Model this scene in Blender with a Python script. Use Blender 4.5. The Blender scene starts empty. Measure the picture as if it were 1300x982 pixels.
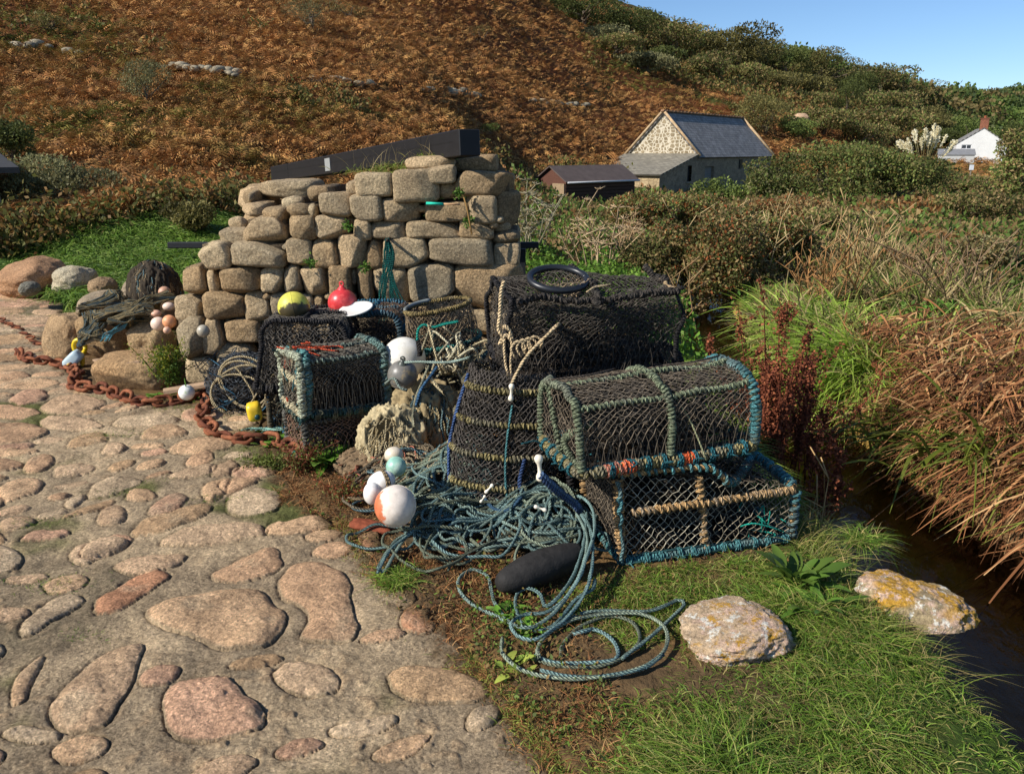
import bpy, math, random
import numpy as np
R = np.random.default_rng(7)
random.seed(7)
scene = bpy.context.scene
COL = bpy.data.collections.new("cove"); scene.collection.children.link(COL)
PI = math.pi
CAMZ = 1.6; PITCH = math.radians(16.4); F = 1020.0
cp, sp = math.cos(PITCH), math.sin(PITCH)

def ray(px, py):
    u = (px-650)/F; v = (491-py)/F
    return np.array([u, cp+v*sp, -sp+v*cp])
def at(px, py, y):                     # point of the view through px,py that lies y metres ahead
    d = ray(px, py); t = y/d[1]
    return np.array([d[0]*t, y, CAMZ+d[2]*t])
def gz(px, py, z=0.0):                 # the same on a level z
    d = ray(px, py); t = (z-CAMZ)/d[2]
    return np.array([d[0]*t, d[1]*t, z])
def lin(r, g, b, k=1.0):
    f = lambda c: (c/255/12.92 if c/255 <= .04045 else ((c/255+.055)/1.055)**2.4)
    return np.array([f(r)*k, f(g)*k, f(b)*k])

# ------------------------------------------------------------ noise
def _h(ix, iy, iz, s):
    n = (ix.astype(np.int64)*374761393 + iy.astype(np.int64)*668265263 + iz.astype(np.int64)*2147483647 + s*974711) & 0xffffffff
    n = ((n ^ (n >> 13))*1274126177) & 0xffffffff
    n = (n ^ (n >> 16)) & 0xffffffff
    return n/4294967295.0
def vnoise(P, s=0):
    P = np.asarray(P, float); i = np.floor(P); f = P-i; f = f*f*(3-2*f); i = i.astype(np.int64)
    x, y, z = i[..., 0], i[..., 1], i[..., 2]; fx, fy, fz = f[..., 0], f[..., 1], f[..., 2]
    r = 0
    for a in (0, 1):
        for b in (0, 1):
            for c in (0, 1):
                w = (fx if a else 1-fx)*(fy if b else 1-fy)*(fz if c else 1-fz)
                r = r+w*_h(x+a, y+b, z+c, s)
    return r*2-1
def fbm(P, oct=4, s=0, g=.5):
    P = np.asarray(P, float); a = 1; r = 0; t = 0
    for k in range(oct):
        r = r+a*vnoise(P*(2**k)+17.3*k, s+k); t += a; a *= g
    return r/t
def fbm2(X, Y, sc=1, oct=4, s=0):
    return fbm(np.stack([np.asarray(X)*sc, np.asarray(Y)*sc, np.zeros_like(np.asarray(X, float))+s*3.7], -1), oct, s)
def sstep(a, b, x):
    t = np.clip((x-a)/(b-a), 0, 1); return t*t*(3-2*t)

# ------------------------------------------------------------ mesh building
class MB:
    def __init__(s): s.v = []; s.q = []; s.t = []; s.c = []; s.uv = []; s.m = []; s.n = 0
    def add(s, V, Q=None, T=None, col=(.5, .5, .5), uv=None, mi=0):
        V = np.asarray(V, float).reshape(-1, 3); n = len(V)
        c = np.broadcast_to(np.asarray(col, float), (n, 3)) if np.ndim(col) == 1 else np.asarray(col, float)
        nq = 0 if Q is None else len(Q); nt = 0 if T is None else len(T)
        s.v.append(V); s.c.append(c)
        s.q.append((np.asarray(Q, np.int64).reshape(-1, 4)+s.n) if nq else np.zeros((0, 4), np.int64))
        s.t.append((np.asarray(T, np.int64).reshape(-1, 3)+s.n) if nt else np.zeros((0, 3), np.int64))
        s.m.append((mi, nq, nt))
        s.uv.append(np.zeros((n, 2)) if uv is None else np.asarray(uv, float)); s.n += n
        return s
    def build(s, name, mat, parent=None, smooth=True, origin=None):
        V = np.concatenate(s.v); Q = np.concatenate(s.q); T = np.concatenate(s.t); C = np.concatenate(s.c); UV = np.concatenate(s.uv)
        if origin is not None: V = V-np.asarray(origin)
        me = bpy.data.meshes.new(name)
        me.vertices.add(len(V)); me.vertices.foreach_set('co', V.astype(np.float32).ravel())
        li = np.concatenate([Q.ravel(), T.ravel()]).astype(np.int32)
        me.loops.add(len(li)); me.loops.foreach_set('vertex_index', li)
        nf = len(Q)+len(T); me.polygons.add(nf)
        ls = np.concatenate([np.arange(len(Q))*4, len(Q)*4+np.arange(len(T))*3]).astype(np.int32)
        me.polygons.foreach_set('loop_start', ls)
        mats = mat if isinstance(mat, (list, tuple)) else [mat]
        for m in mats: me.materials.append(m)
        if len(mats) > 1:
            mq = np.concatenate([np.full(a[1], a[0]) for a in s.m]); mt = np.concatenate([np.full(a[2], a[0]) for a in s.m])
            me.polygons.foreach_set('material_index', np.concatenate([mq, mt]).astype(np.int32))
        me.polygons.foreach_set('use_smooth', np.full(nf, smooth))
        me.update(calc_edges=True)
        ca = me.color_attributes.new('col', 'FLOAT_COLOR', 'POINT')
        ca.data.foreach_set('color', np.concatenate([C, np.ones((len(C), 1))], 1).astype(np.float32).ravel())
        uvl = me.uv_layers.new(name='UVMap'); uvl.data.foreach_set('uv', UV[li].astype(np.float32).ravel())
        o = bpy.data.objects.new(name, me); COL.objects.link(o)
        if parent is not None: o.parent = parent
        if origin is not None: o.location = origin
        return o

def tag(o, label=None, cat=None, group=None, kind=None):
    if label: o['label'] = label
    if cat: o['category'] = cat
    if group: o['group'] = group
    if kind: o['kind'] = kind
    return o
def empty(name, loc, label, cat, group=None):
    o = bpy.data.objects.new(name, None); COL.objects.link(o); o.location = loc; o.empty_display_size = .1
    return tag(o, label, cat, group)
class Thing:                            # an Empty at the base whose parts are built in world coordinates
    def __init__(s, name, loc, label, cat, group=None):
        s.e = empty(name, loc, label, cat, group); s.loc = np.array(loc, float)
    def part(s, name, mb, mat, parent=None, smooth=True, label=None):
        if mb.n == 0: return None
        o = mb.build(name, mat, None, smooth)
        me = o.data; n = len(me.vertices); co = np.empty(n*3, np.float32); me.vertices.foreach_get('co', co)
        co = co.reshape(-1, 3)-s.loc.astype(np.float32); me.vertices.foreach_set('co', co.ravel()); me.update()
        o.parent = parent if parent is not None else s.e
        if label: o['label'] = label
        return o
def single(name, mb, mat, label, cat, group=None, smooth=True, kind=None, origin=None):
    V = np.concatenate(mb.v)
    if origin is None and kind is None:
        origin = (float(V[:, 0].mean()), float(V[:, 1].mean()), float(V[:, 2].min()))
    return tag(mb.build(name, mat, None, smooth, origin), label, cat, group, kind)

def frames(P):
    P = np.asarray(P, float); T = np.gradient(P, axis=0); T /= np.linalg.norm(T, axis=1)[:, None]+1e-12
    N = np.zeros_like(P); a = np.array([0, 0, 1.]) if abs(T[0, 2]) < .9 else np.array([1., 0, 0])
    n = a-T[0]*a.dot(T[0]); n /= np.linalg.norm(n); N[0] = n
    for i in range(1, len(P)):
        n = n-T[i]*n.dot(T[i]); l = np.linalg.norm(n)
        n = n/l if l > 1e-9 else N[i-1]; N[i] = n
    return T, N, np.cross(T, N)
def tube(mb, P, r, sides=6, col=(.5, .5, .5), closed=False, twist=0, amp=.20, mi=0, caps=True):
    P = np.asarray(P, float); n = len(P)
    if n < 2: return
    T, N, B = frames(P)
    L = np.concatenate([[0], np.cumsum(np.linalg.norm(np.diff(P, axis=0), axis=1))])
    th = np.arange(sides)/sides*2*PI
    rr = np.broadcast_to(np.asarray(r, float), (n,))[:, None]*np.ones((1, sides))
    if twist: rr = rr*(1+amp*np.cos(3*(th[None, :]-2*PI*L[:, None]*twist)))
    V = P[:, None, :]+rr[..., None]*(N[:, None, :]*np.cos(th)[None, :, None]+B[:, None, :]*np.sin(th)[None, :, None])
    i = np.arange(n-1)[:, None]*sides; j = np.arange(sides)[None, :]; j2 = (j+1) % sides
    Q = np.stack([i+j, i+j2, i+sides+j2, i+sides+j], -1).reshape(-1, 4)
    uv = np.stack([np.repeat(L, sides), np.tile(th/(2*PI), n)], 1)
    c = col
    if np.ndim(col) == 2: c = np.repeat(np.asarray(col), sides, axis=0)
    V = V.reshape(-1, 3)
    if caps and not closed:
        V = np.vstack([V, P[:1], P[-1:]]); m = n*sides
        Tt = [[m, (k+1) % sides, k] for k in range(sides)]+[[m+1, (n-1)*sides+k, (n-1)*sides+(k+1) % sides] for k in range(sides)]
        uv = np.vstack([uv, uv[:1], uv[-1:]])
        if np.ndim(c) == 2: c = np.vstack([c, c[:1], c[-1:]])
        mb.add(V, Q, Tt, c, uv, mi)
    else: mb.add(V, Q, None, c, uv, mi)
def segs(mb, A, B, r, col, mi=0, sides=3):
    A = np.asarray(A, float); B = np.asarray(B, float); n = len(A)
    if n == 0: return
    T = B-A; T /= np.linalg.norm(T, axis=1)[:, None]+1e-12
    up = np.where(np.abs(T[:, 2:3]) < .9, np.array([[0, 0, 1.]]), np.array([[1., 0, 0]]))
    N = np.cross(T, up); N /= np.linalg.norm(N, axis=1)[:, None]+1e-12; Bn = np.cross(T, N)
    r = np.broadcast_to(np.asarray(r, float), (n,))[:, None]
    V = np.zeros((n, 2*sides, 3))
    for k in range(sides):
        a = 2*PI*k/sides; o = r*(N*math.cos(a)+Bn*math.sin(a)); V[:, k] = A+o; V[:, sides+k] = B+o
    base = np.arange(n)[:, None]*(2*sides)
    Q = np.concatenate([np.stack([base[:, 0]+k, base[:, 0]+(k+1) % sides, base[:, 0]+sides+(k+1) % sides, base[:, 0]+sides+k], 1) for k in range(sides)])
    c = col if np.ndim(col) == 1 else np.repeat(np.asarray(col), 2*sides, axis=0)
    mb.add(V.reshape(-1, 3), Q, None, c, None, mi)
def crv(P, step=.01, closed=False):
    P = np.asarray(P, float); n = len(P)
    if closed: Q = np.vstack([P[-1:], P, P[:2]]); m = n
    else: Q = np.vstack([2*P[:1]-P[1:2], P, 2*P[-1:]-P[-2:-1]]); m = n-1
    out = []
    for i in range(m):
        p0, p1, p2, p3 = Q[i:i+4]; k = max(2, int(np.linalg.norm(p2-p1)/step))
        t = (np.arange(k)/k)[:, None]
        out.append(.5*(2*p1+(p2-p0)*t+(2*p0-5*p1+4*p2-p3)*t**2+(3*p1-p0-3*p2+p3)*t**3))
    out.append(Q[m:m+1] if not closed else out[0][:1])
    return np.vstack(out)
def helix(P, R_, pitch, k=9, ph=0):
    P = np.asarray(P, float); L = np.concatenate([[0], np.cumsum(np.linalg.norm(np.diff(P, axis=0), axis=1))])
    n = max(6, int(L[-1]/pitch*k)); l = np.linspace(0, L[-1], n)
    Q = np.stack([np.interp(l, L, P[:, i]) for i in range(3)], 1); T, N, B = frames(Q)
    a = 2*PI*l/pitch+ph
    return Q+R_*(N*np.cos(a)[:, None]+B*np.sin(a)[:, None])
def box(mb, c, s, rot=None, col=(.5, .5, .5), mi=0, bev=0.0):
    x, y, z = np.array(s)/2.0; b = bev
    V = []; 
    if b <= 0:
        V = np.array([[i, j, k] for i in (-x, x) for j in (-y, y) for k in (-z, z)])
        Q = [[0, 1, 3, 2], [4, 6, 7, 5], [0, 4, 5, 1], [2, 3, 7, 6], [0, 2, 6, 4], [1, 5, 7, 3]]
        T = None
    else:
        V = []; Q = []; T = []; idx = {}
        for i in (-1, 1):
            for j in (-1, 1):
                for k in (-1, 1):
                    for ax in range(3):
                        p = [i*x, j*y, k*z]
                        for q in range(3):
                            if q != ax: p[q] -= (i, j, k)[q]*b
                        idx[(i, j, k, ax)] = len(V); V.append(p)
        sg = (-1, 1)
        for ax in range(3):
            o = [q for q in range(3) if q != ax]
            for s_ in sg:
                f = []
                for a_, b_ in ((-1, -1), (1, -1), (1, 1), (-1, 1)):
                    key = [0, 0, 0]; key[ax] = s_; key[o[0]] = a_; key[o[1]] = b_
                    f.append(idx[(*key, ax)])
                Q.append(f)
            for a_ in sg:
                for b_ in sg:
                    f = []
                    for e, w in ((-1, o[0]), (1, o[0]), (1, o[1]), (-1, o[1])):
                        key = [0, 0, 0]; key[ax] = e; key[o[0]] = a_; key[o[1]] = b_
                        f.append(idx[(*key, w)])
                    Q.append(f)
        for i in sg:
            for j in sg:
                for k in sg: T.append([idx[(i, j, k, a_)] for a_ in range(3)])
        V = np.array(V)
    if rot is not None: V = V@np.asarray(rot).T
    mb.add(V+np.asarray(c), Q, T, col, None, mi)
def rotz(a): c, s = math.cos(a), math.sin(a); return np.array([[c, -s, 0], [s, c, 0], [0, 0, 1.]])
def rotx(a): c, s = math.cos(a), math.sin(a); return np.array([[1., 0, 0], [0, c, -s], [0, s, c]])
def roty(a): c, s = math.cos(a), math.sin(a); return np.array([[c, 0, s], [0, 1., 0], [-s, 0, c]])

import bmesh
_ico = {}
def ico(k):
    if k not in _ico:
        bm = bmesh.new(); bmesh.ops.create_icosphere(bm, subdivisions=k, radius=1)
        V = np.array([v.co[:] for v in bm.verts]); T = np.array([[v.index for v in f.verts] for f in bm.faces]); bm.free()
        V /= np.linalg.norm(V, axis=1)[:, None]; _ico[k] = (V, T)
    return _ico[k]
def rock(mb, c, s, p=3.0, seed=0, k=4, rough=.10, col=(.4, .3, .2), rot=None, mi=0, flat=0, uvt=0.0, lims=(.72, .9)):
    D, T = ico(k)
    r = 1/np.power((np.abs(D)**p).sum(1), 1/p)
    V = D*r[:, None]
    V = V*(1+rough*1.3*fbm(D*1.3+seed*5.1, 2, seed)[:, None]+rough*.7*fbm(D*3.1+seed*3.3, 3, seed+5)[:, None]+rough*.5*fbm(D*10+seed, 3, seed+9)[:, None])
    rs = np.random.default_rng(seed+100)
    for _ in range(flat):                                   # chipped planes
        n = rs.normal(size=3); n /= np.linalg.norm(n); d = V@n; lim = rs.uniform(*lims)
        V = V-np.clip(d-lim, 0, None)[:, None]*n*.8
    V = V*(np.asarray(s)/2.0)
    if rot is not None: V = V@np.asarray(rot).T
    mb.add(V+np.asarray(c), None, T, col, np.full((len(D), 2), uvt), mi)
def sphere(mb, c, r, col, k=4, sc=(1, 1, 1), rot=None, mi=0):
    D, T = ico(k); V = D*r*np.asarray(sc)
    if rot is not None: V = V@np.asarray(rot).T
    mb.add(V+np.asarray(c), None, T, col, D[:, [0, 2]]*.5+.5, mi)
def lathe(mb, c, prof, n=32, col=(.5, .5, .5), rot=None, mi=0):
    prof = np.asarray(prof, float); m = len(prof); th = np.arange(n)/n*2*PI
    V = np.stack([prof[:, None, 0]*np.cos(th), prof[:, None, 0]*np.sin(th), np.repeat(prof[:, None, 1], n, 1)], -1).reshape(-1, 3)
    if rot is not None: V = V@np.asarray(rot).T
    i = np.arange(m-1)[:, None]*n; j = np.arange(n)[None]; j2 = (j+1) % n
    Q = np.stack([i+j, i+j2, i+n+j2, i+n+j], -1).reshape(-1, 4)
    mb.add(V+np.asarray(c), Q, None, col, None, mi)

# ------------------------------------------------------------ polygons
def poly_sd(X, Y, poly):                # positive inside
    poly = np.asarray(poly)[:, :2]; n = len(poly); d = np.full(X.shape, 1e9); ins = np.zeros(X.shape, bool)
    for i in range(n):
        a = poly[i]; b = poly[(i+1) % n]; e = b-a; L = e@e+1e-12
        t = np.clip(((X-a[0])*e[0]+(Y-a[1])*e[1])/L, 0, 1)
        d = np.minimum(d, (X-a[0]-t*e[0])**2+(Y-a[1]-t*e[1])**2)
        c = ((a[1] > Y) != (b[1] > Y)) & (X < (b[0]-a[0])*(Y-a[1])/(b[1]-a[1]+1e-12)+a[0])
        ins ^= c
    d = np.sqrt(d); return np.where(ins, d, -d)
def line_d(X, Y, pl):
    pl = np.asarray(pl); d = np.full(np.shape(X), 1e9)
    for a, b in zip(pl[:-1], pl[1:]):
        e = b-a; t = np.clip(((X-a[0])*e[0]+(Y-a[1])*e[1])/(e@e+1e-12), 0, 1)
        d = np.minimum(d, (X-a[0]-t*e[0])**2+(Y-a[1]-t*e[1])**2)
    return np.sqrt(d)

# ------------------------------------------------------------ materials
def newmat(name):
    m = bpy.data.materials.new(name); m.use_nodes = True; nt = m.node_tree
    for n in list(nt.nodes): nt.nodes.remove(n)
    out = nt.nodes.new('ShaderNodeOutputMaterial'); return m, nt, out
def N(nt, t, **kw):
    n = nt.nodes.new(t)
    for k, v in kw.items():
        if k.startswith('_'): setattr(n, k[1:], v)
        else: n.inputs[k.replace('__', ' ')].default_value = v
    return n
def L(nt, a, b): nt.links.new(a, b)
def noise(nt, vec, scale, det=4, rough=.55):
    n = N(nt, 'ShaderNodeTexNoise', Scale=scale, Detail=det, Roughness=rough); L(nt, vec, n.inputs['Vector']); return n.outputs['Fac']
def ramp(nt, fac, stops):
    n = nt.nodes.new('ShaderNodeValToRGB'); cr = n.color_ramp
    while len(cr.elements) < len(stops): cr.elements.new(.5)
    for e, (p, c) in zip(cr.elements, stops):
        e.position = p; e.color = (*c, 1) if np.ndim(c) else (c, c, c, 1)
    L(nt, fac, n.inputs[0]); return n.outputs[0]
def mix(nt, fac, a, b, mode='MIX'):
    n = nt.nodes.new('ShaderNodeMix'); n.data_type = 'RGBA'; n.blend_type = mode
    for s, v in ((n.inputs[0], fac), (n.inputs[6], a), (n.inputs[7], b)):
        if hasattr(v, 'is_linked'): L(nt, v, s)
        elif np.ndim(v): s.default_value = (*v, 1)
        else: s.default_value = v if s.type != 'RGBA' else (v, v, v, 1)
    return n.outputs[2]
def bump(nt, h, strength, dist, prev=None):
    n = N(nt, 'ShaderNodeBump', Strength=strength, Distance=dist); L(nt, h, n.inputs['Height'])
    if prev is not None: L(nt, prev, n.inputs['Normal'])
    return n.outputs[0]
def principled(nt, out, col, rough=.8, nrm=None, spec=.3, **kw):
    p = N(nt, 'ShaderNodeBsdfPrincipled', Roughness=rough); p.inputs['Specular IOR Level'].default_value = spec
    if hasattr(col, 'is_linked'): L(nt, col, p.inputs['Base Color'])
    else: p.inputs['Base Color'].default_value = (*col, 1)
    for k, v in kw.items(): p.inputs[k.replace('__', ' ')].default_value = v
    if nrm is not None: L(nt, nrm, p.inputs['Normal'])
    L(nt, p.outputs[0], out.inputs[0]); return p
def attr(nt): return N(nt, 'ShaderNodeAttribute', _attribute_name='col').outputs['Color']
def pos(nt): return N(nt, 'ShaderNodeNewGeometry').outputs['Position']

def M_leaf(name, transl=.35, rough=.6, spec=.2):
    m, nt, out = newmat(name); c = attr(nt)
    p = N(nt, 'ShaderNodeBsdfPrincipled', Roughness=rough); p.inputs['Specular IOR Level'].default_value = spec
    L(nt, c, p.inputs['Base Color']); t = nt.nodes.new('ShaderNodeBsdfTranslucent'); L(nt, c, t.inputs[0])
    mx = nt.nodes.new('ShaderNodeMixShader'); mx.inputs[0].default_value = transl
    L(nt, p.outputs[0], mx.inputs[1]); L(nt, t.outputs[0], mx.inputs[2]); L(nt, mx.outputs[0], out.inputs[0]); return m
def M_attr(name, rough=.8, ns=20, amt=.3, bstr=.3, bdist=.004, bsc=120, spec=.25, metal=0):
    m, nt, out = newmat(name); v = pos(nt)
    f = ramp(nt, noise(nt, v, ns, 5, .6), [(.25, 1-amt), (.75, 1+amt)])
    c = mix(nt, 1.0, attr(nt), f, 'MULTIPLY')
    b = bump(nt, noise(nt, v, bsc, 4, .6), bstr, bdist)
    principled(nt, out, c, rough, b, spec, Metallic=metal); return m
def M_rock(name, lichen=0.25, speck=.35):
    m, nt, out = newmat(name); v = pos(nt); c = attr(nt)
    n1 = noise(nt, v, 5, 6, .6); c = mix(nt, 1.0, c, ramp(nt, n1, [(.3, .70), (.5, .97), (.7, 1.2)]), 'MULTIPLY'); c = mix(nt, .8, c, mix(nt, 1.0, c, ramp(nt, noise(nt, v, 62, 7, .82), [(.36, .35), (.5, .95), (.64, 1.7)]), 'MULTIPLY'))
    c = mix(nt, .5, c, mix(nt, 1.0, c, ramp(nt, noise(nt, v, 1.9, 3), [(.35, (.92, .92, .9)), (.65, (1.15, 1.0, .86))]), 'MULTIPLY'))
    vo = N(nt, 'ShaderNodeTexVoronoi', Scale=170); L(nt, v, vo.inputs['Vector'])
    c = mix(nt, speck, c, mix(nt, 1.0, c, ramp(nt, N_sep(nt, vo.outputs['Color']), [(.1, .35), (.35, .9), (.8, 1.15), (.95, 1.7)]), 'MULTIPLY'))
    li = ramp(nt, noise(nt, v, 13, 8, .7), [(.58, 0.), (.66, 1.)])
    lm = mix(nt, 1.0, li, ramp(nt, noise(nt, v, 2.3, 3), [(.45, 0.), (.6, 1.)]), 'MULTIPLY')
    lf = mix(nt, 1.0, lm, lichen, 'MULTIPLY')
    c = mix(nt, lf, c, (.5, .47, .36))
    h = noise(nt, v, 32, 9, .74); b = bump(nt, h, .9, .028); b = bump(nt, noise(nt, v, 220, 3, .6), .5, .003, b)
    principled(nt, out, c, .9, b, .2); return m
def N_sep(nt, c):
    s = nt.nodes.new('ShaderNodeSeparateColor'); L(nt, c, s.inputs[0]); return s.outputs[0]

LEAF = M_leaf('leaf'); GRASS = M_leaf('grass_blade', .35, .5, .25); DEAD = M_leaf('dead_leaf', .16, .8, .1)
ROCK = M_rock('granite'); 
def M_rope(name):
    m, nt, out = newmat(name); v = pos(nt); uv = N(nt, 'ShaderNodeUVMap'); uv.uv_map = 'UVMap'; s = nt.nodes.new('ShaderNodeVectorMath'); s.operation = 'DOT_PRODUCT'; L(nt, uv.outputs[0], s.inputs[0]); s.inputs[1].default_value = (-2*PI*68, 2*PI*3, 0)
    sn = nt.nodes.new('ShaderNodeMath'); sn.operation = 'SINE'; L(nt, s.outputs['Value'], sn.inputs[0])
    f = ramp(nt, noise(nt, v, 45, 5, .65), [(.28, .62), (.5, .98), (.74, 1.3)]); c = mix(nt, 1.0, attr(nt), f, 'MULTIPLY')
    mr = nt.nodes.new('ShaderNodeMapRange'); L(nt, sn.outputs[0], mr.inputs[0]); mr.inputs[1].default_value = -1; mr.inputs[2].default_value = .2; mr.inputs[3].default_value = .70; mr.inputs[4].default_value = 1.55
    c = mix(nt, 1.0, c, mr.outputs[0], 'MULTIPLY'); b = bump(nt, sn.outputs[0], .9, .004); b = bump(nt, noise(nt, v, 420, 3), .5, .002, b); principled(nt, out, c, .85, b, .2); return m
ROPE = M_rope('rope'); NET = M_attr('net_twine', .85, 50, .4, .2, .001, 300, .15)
WOOD = M_attr('wood', .75, 18, .3, .4, .003, 60); BARK = M_attr('bark', .9, 8, .35, .5, .01, 30)
PLAST = M_attr('buoy_plastic', .38, 9, .10, .12, .0015, 60, .5); RUST = M_attr('rusty_iron', .85, 45, .45, .8, .004, 180, .2)
def M_stone_ground(name):
    m, nt, out = newmat(name); v = pos(nt); c = attr(nt)
    c = mix(nt, 1.0, c, ramp(nt, noise(nt, v, 7, 7, .62), [(.3, .66), (.5, 1.0), (.7, 1.3)]), 'MULTIPLY')
    c = mix(nt, .7, c, mix(nt, 1.0, c, ramp(nt, noise(nt, v, 75, 7, .8), [(.36, .45), (.5, .95), (.64, 1.6)]), 'MULTIPLY')); vo = N(nt, 'ShaderNodeTexVoronoi', Scale=150); L(nt, v, vo.inputs['Vector'])
    c = mix(nt, .45, c, mix(nt, 1.0, c, ramp(nt, N_sep(nt, vo.outputs['Color']), [(.08, .35), (.3, .9), (.8, 1.15), (.95, 1.7)]), 'MULTIPLY'))
    b = bump(nt, noise(nt, v, 30, 9, .76), .95, .024); b = bump(nt, noise(nt, v, 170, 3, .7), .6, .004, b)
    principled(nt, out, c, .92, b, .15); return m
GROUNDSTONE = M_stone_ground('cobble_and_mortar')
# ============================================================ TERRAIN
ctl = [(x, y, 0.0) for x in (-7, -4, -2, 0, 1.2) for y in (-4, -1, 1.5, 3.5, 5.5, 7.5)] + [(-7, 9, 0), (-4.5, 8.6, 0), (-2, 8.5, 0), (0, 9, -.1)]
ctl += [(3.2, -2, -.38), (3.2, 1, -.36), (3.2, 3.5, -.33), (3.4, 6, -.3), (3.6, 9, -.3), (5, 3, -.2), (6, 6, -.1), (6, 0, -.2), (9, 3, 0), (1.3, 9, -.15), (2.2, 13, -.5), (5, 12, -.25), (8, 11, -.1)]
def cpt(px, py, y): ctl.append(tuple(at(px, py, y)))
for c in [(0, 345, 10.5), (-150, 330, 10.5), (200, 345, 10.5), (0, 300, 12.5), (120, 268, 14), (250, 275, 14), (0, 262, 14.5), (-200, 262, 14.5),
          (0, 190, 19), (150, 180, 20), (300, 215, 19), (-300, 180, 20), (0, 100, 28), (200, 100, 30), (350, 120, 30), (450, 160, 27),
          (0, 0, 41), (200, 0, 46), (400, 0, 54), (500, 60, 46), (550, 120, 40), (600, 170, 36), (-300, 0, 40),
          (0, -110, 60), (300, -120, 75), (550, -90, 92), (-400, -110, 60), (600, 0, 72), (680, 0, 96), (650, 60, 70), (660, 120, 56), (650, 180, 46), (640, 240, 40),
          (400, 300, 15), (520, 290, 20), (640, 315, 13), (640, 290, 22), (720, 318, 15), (720, 280, 32), (760, 262, 42), (840, 315, 17), (840, 262, 45), (840, 245, 54), (900, 243, 60), (1000, 240, 64),
          (720, 205, 50), (740, 150, 66), (740, 80, 84), (740, 45, 102), (760, 34, 118),
          (840, 170, 74), (840, 100, 94), (830, 70, 112), (900, 180, 76), (900, 120, 94), (910, 84, 120), (960, 190, 76), (960, 140, 92), (960, 94, 128),
          (1040, 190, 84), (1040, 140, 105), (1040, 114, 135), (1100, 205, 88), (1100, 160, 112), (1100, 128, 148), (1150, 205, 100), (1150, 165, 130), (1150, 148, 158), (1180, 150, 168), (1170, 190, 130),
          (1245, 209, 95), (1200, 212, 90), (1300, 212, 90), (1400, 215, 90), (1245, 195, 150), (1245, 165, 230), (1300, 165, 230), (1240, 138, 400), (1300, 134, 400), (1400, 134, 400), (1180, 142, 380), (1500, 140, 400), (1650, 150, 400), (1500, 205, 120),
          (1000, 262, 30), (1100, 262, 30), (1200, 265, 28), (1300, 265, 28), (1450, 262, 28), (1000, 300, 17), (1250, 330, 16), (1250, 290, 22), (1400, 330, 14), (1600, 300, 20),
          (1700, 220, 60), (1800, 160, 150), (1100, 235, 48), (1250, 235, 50)]: cpt(*c)
ctl += [(-30, 5, 4), (-30, 25, 7), (-60, 40, 22), (-80, 90, 45), (-40, 110, 42), (0, 170, 38), (60, 250, 24), (-100, 0, 25), (-15, -6, .5), (0, -20, 0), (20, -20, 0), (-60, -40, 5), (60, -40, 2), (100, 0, 6), (160, 80, 12), (400, 200, 22), (300, 500, 24), (0, 500, 40), (-300, 200, 90), (500, 500, 36), (-7.5, 12, .1), (-10, 16, 1.0)]
CTL = np.array(ctl)
def _phi(A, B): return np.sqrt(((A[:, None, :2]-B[None, :, :2])**2).sum(-1)+.25)
_K = _phi(CTL, CTL); _n = len(CTL)
_A = np.zeros((_n+3, _n+3)); _A[:_n, :_n] = _K-np.eye(_n)*.03; _A[:_n, _n] = 1; _A[:_n, _n+1:] = CTL[:, :2]; _A[_n, :_n] = 1; _A[_n+1:, :_n] = CTL[:, :2].T
_w = np.linalg.solve(_A, np.concatenate([CTL[:, 2], [0, 0, 0]]))
def H0(x, y):
    sh = np.shape(x); P = np.stack([np.ravel(x), np.ravel(y)], 1).astype(float); out = np.empty(len(P))
    for i in range(0, len(P), 20000):
        p = P[i:i+20000]; out[i:i+20000] = _phi(p, CTL)@_w[:_n]+_w[_n]+p@_w[_n+1:]
    return out.reshape(sh)
STREAM = np.array([(2.75, -5), (2.5, -1), (2.34, 1.5), (2.22, 3), (2.16, 4.5), (2.12, 6), (2.1, 7.5), (2.25, 9.5), (2.7, 12), (3.4, 15), (4.6, 20), (6, 28)])
WZ = -.55
def H(x, y):
    x = np.asarray(x, float); y = np.asarray(y, float)
    h = H0(x, y); r = np.hypot(x, y)
    near = sstep(9, 3.5, r)*sstep(1.5, .9, x); h = h*(1-near)
    amp = sstep(10, 30, r)*.5+sstep(60, 150, r)*.9
    az_t = np.degrees(np.arctan2(x, y)); amp = amp*(1-.8*sstep(-3, 2, az_t)*sstep(70, 55, r)); h = h+amp*fbm2(x, y, .12, 3, 3)+.12*sstep(8, 14, r)*fbm2(x, y, .7, 2, 4)
    d = line_d(x, y, STREAM); hw = .42+.2*sstep(6, 3, y)
    k = sstep(hw, hw+.28, d+.07*fbm2(x, y, 2.2, 2, 5))
    bed = WZ-.16+.05*fbm2(x, y, 4, 2, 8)-.12*sstep(hw, 0, d)
    hm = np.maximum(h, WZ+.04); w_ = sstep(4.5, 2.5, d); h = hm*w_+h*(1-w_); return bed*(1-k)+h*k
def hit(px, py, far=600, fn=None):
    fn = fn or H; d = ray(px, py); t = np.geomspace(1.2, far, 900); P = d[None]*t[:, None]+np.array([0, 0, CAMZ])
    below = np.where(P[:, 2] < fn(P[:, 0], P[:, 1]))[0]
    if len(below) == 0: return P[-1]
    i = below[0]; a, b = t[max(i-1, 0)], t[i]
    tt = np.linspace(a, b, 30); P = d[None]*tt[:, None]+np.array([0, 0, CAMZ]); k = np.where(P[:, 2] < fn(P[:, 0], P[:, 1]))[0]
    p = P[k[0]] if len(k) else P[-1]
    return np.array([p[0], p[1], float(fn(p[0], p[1]))])

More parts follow.
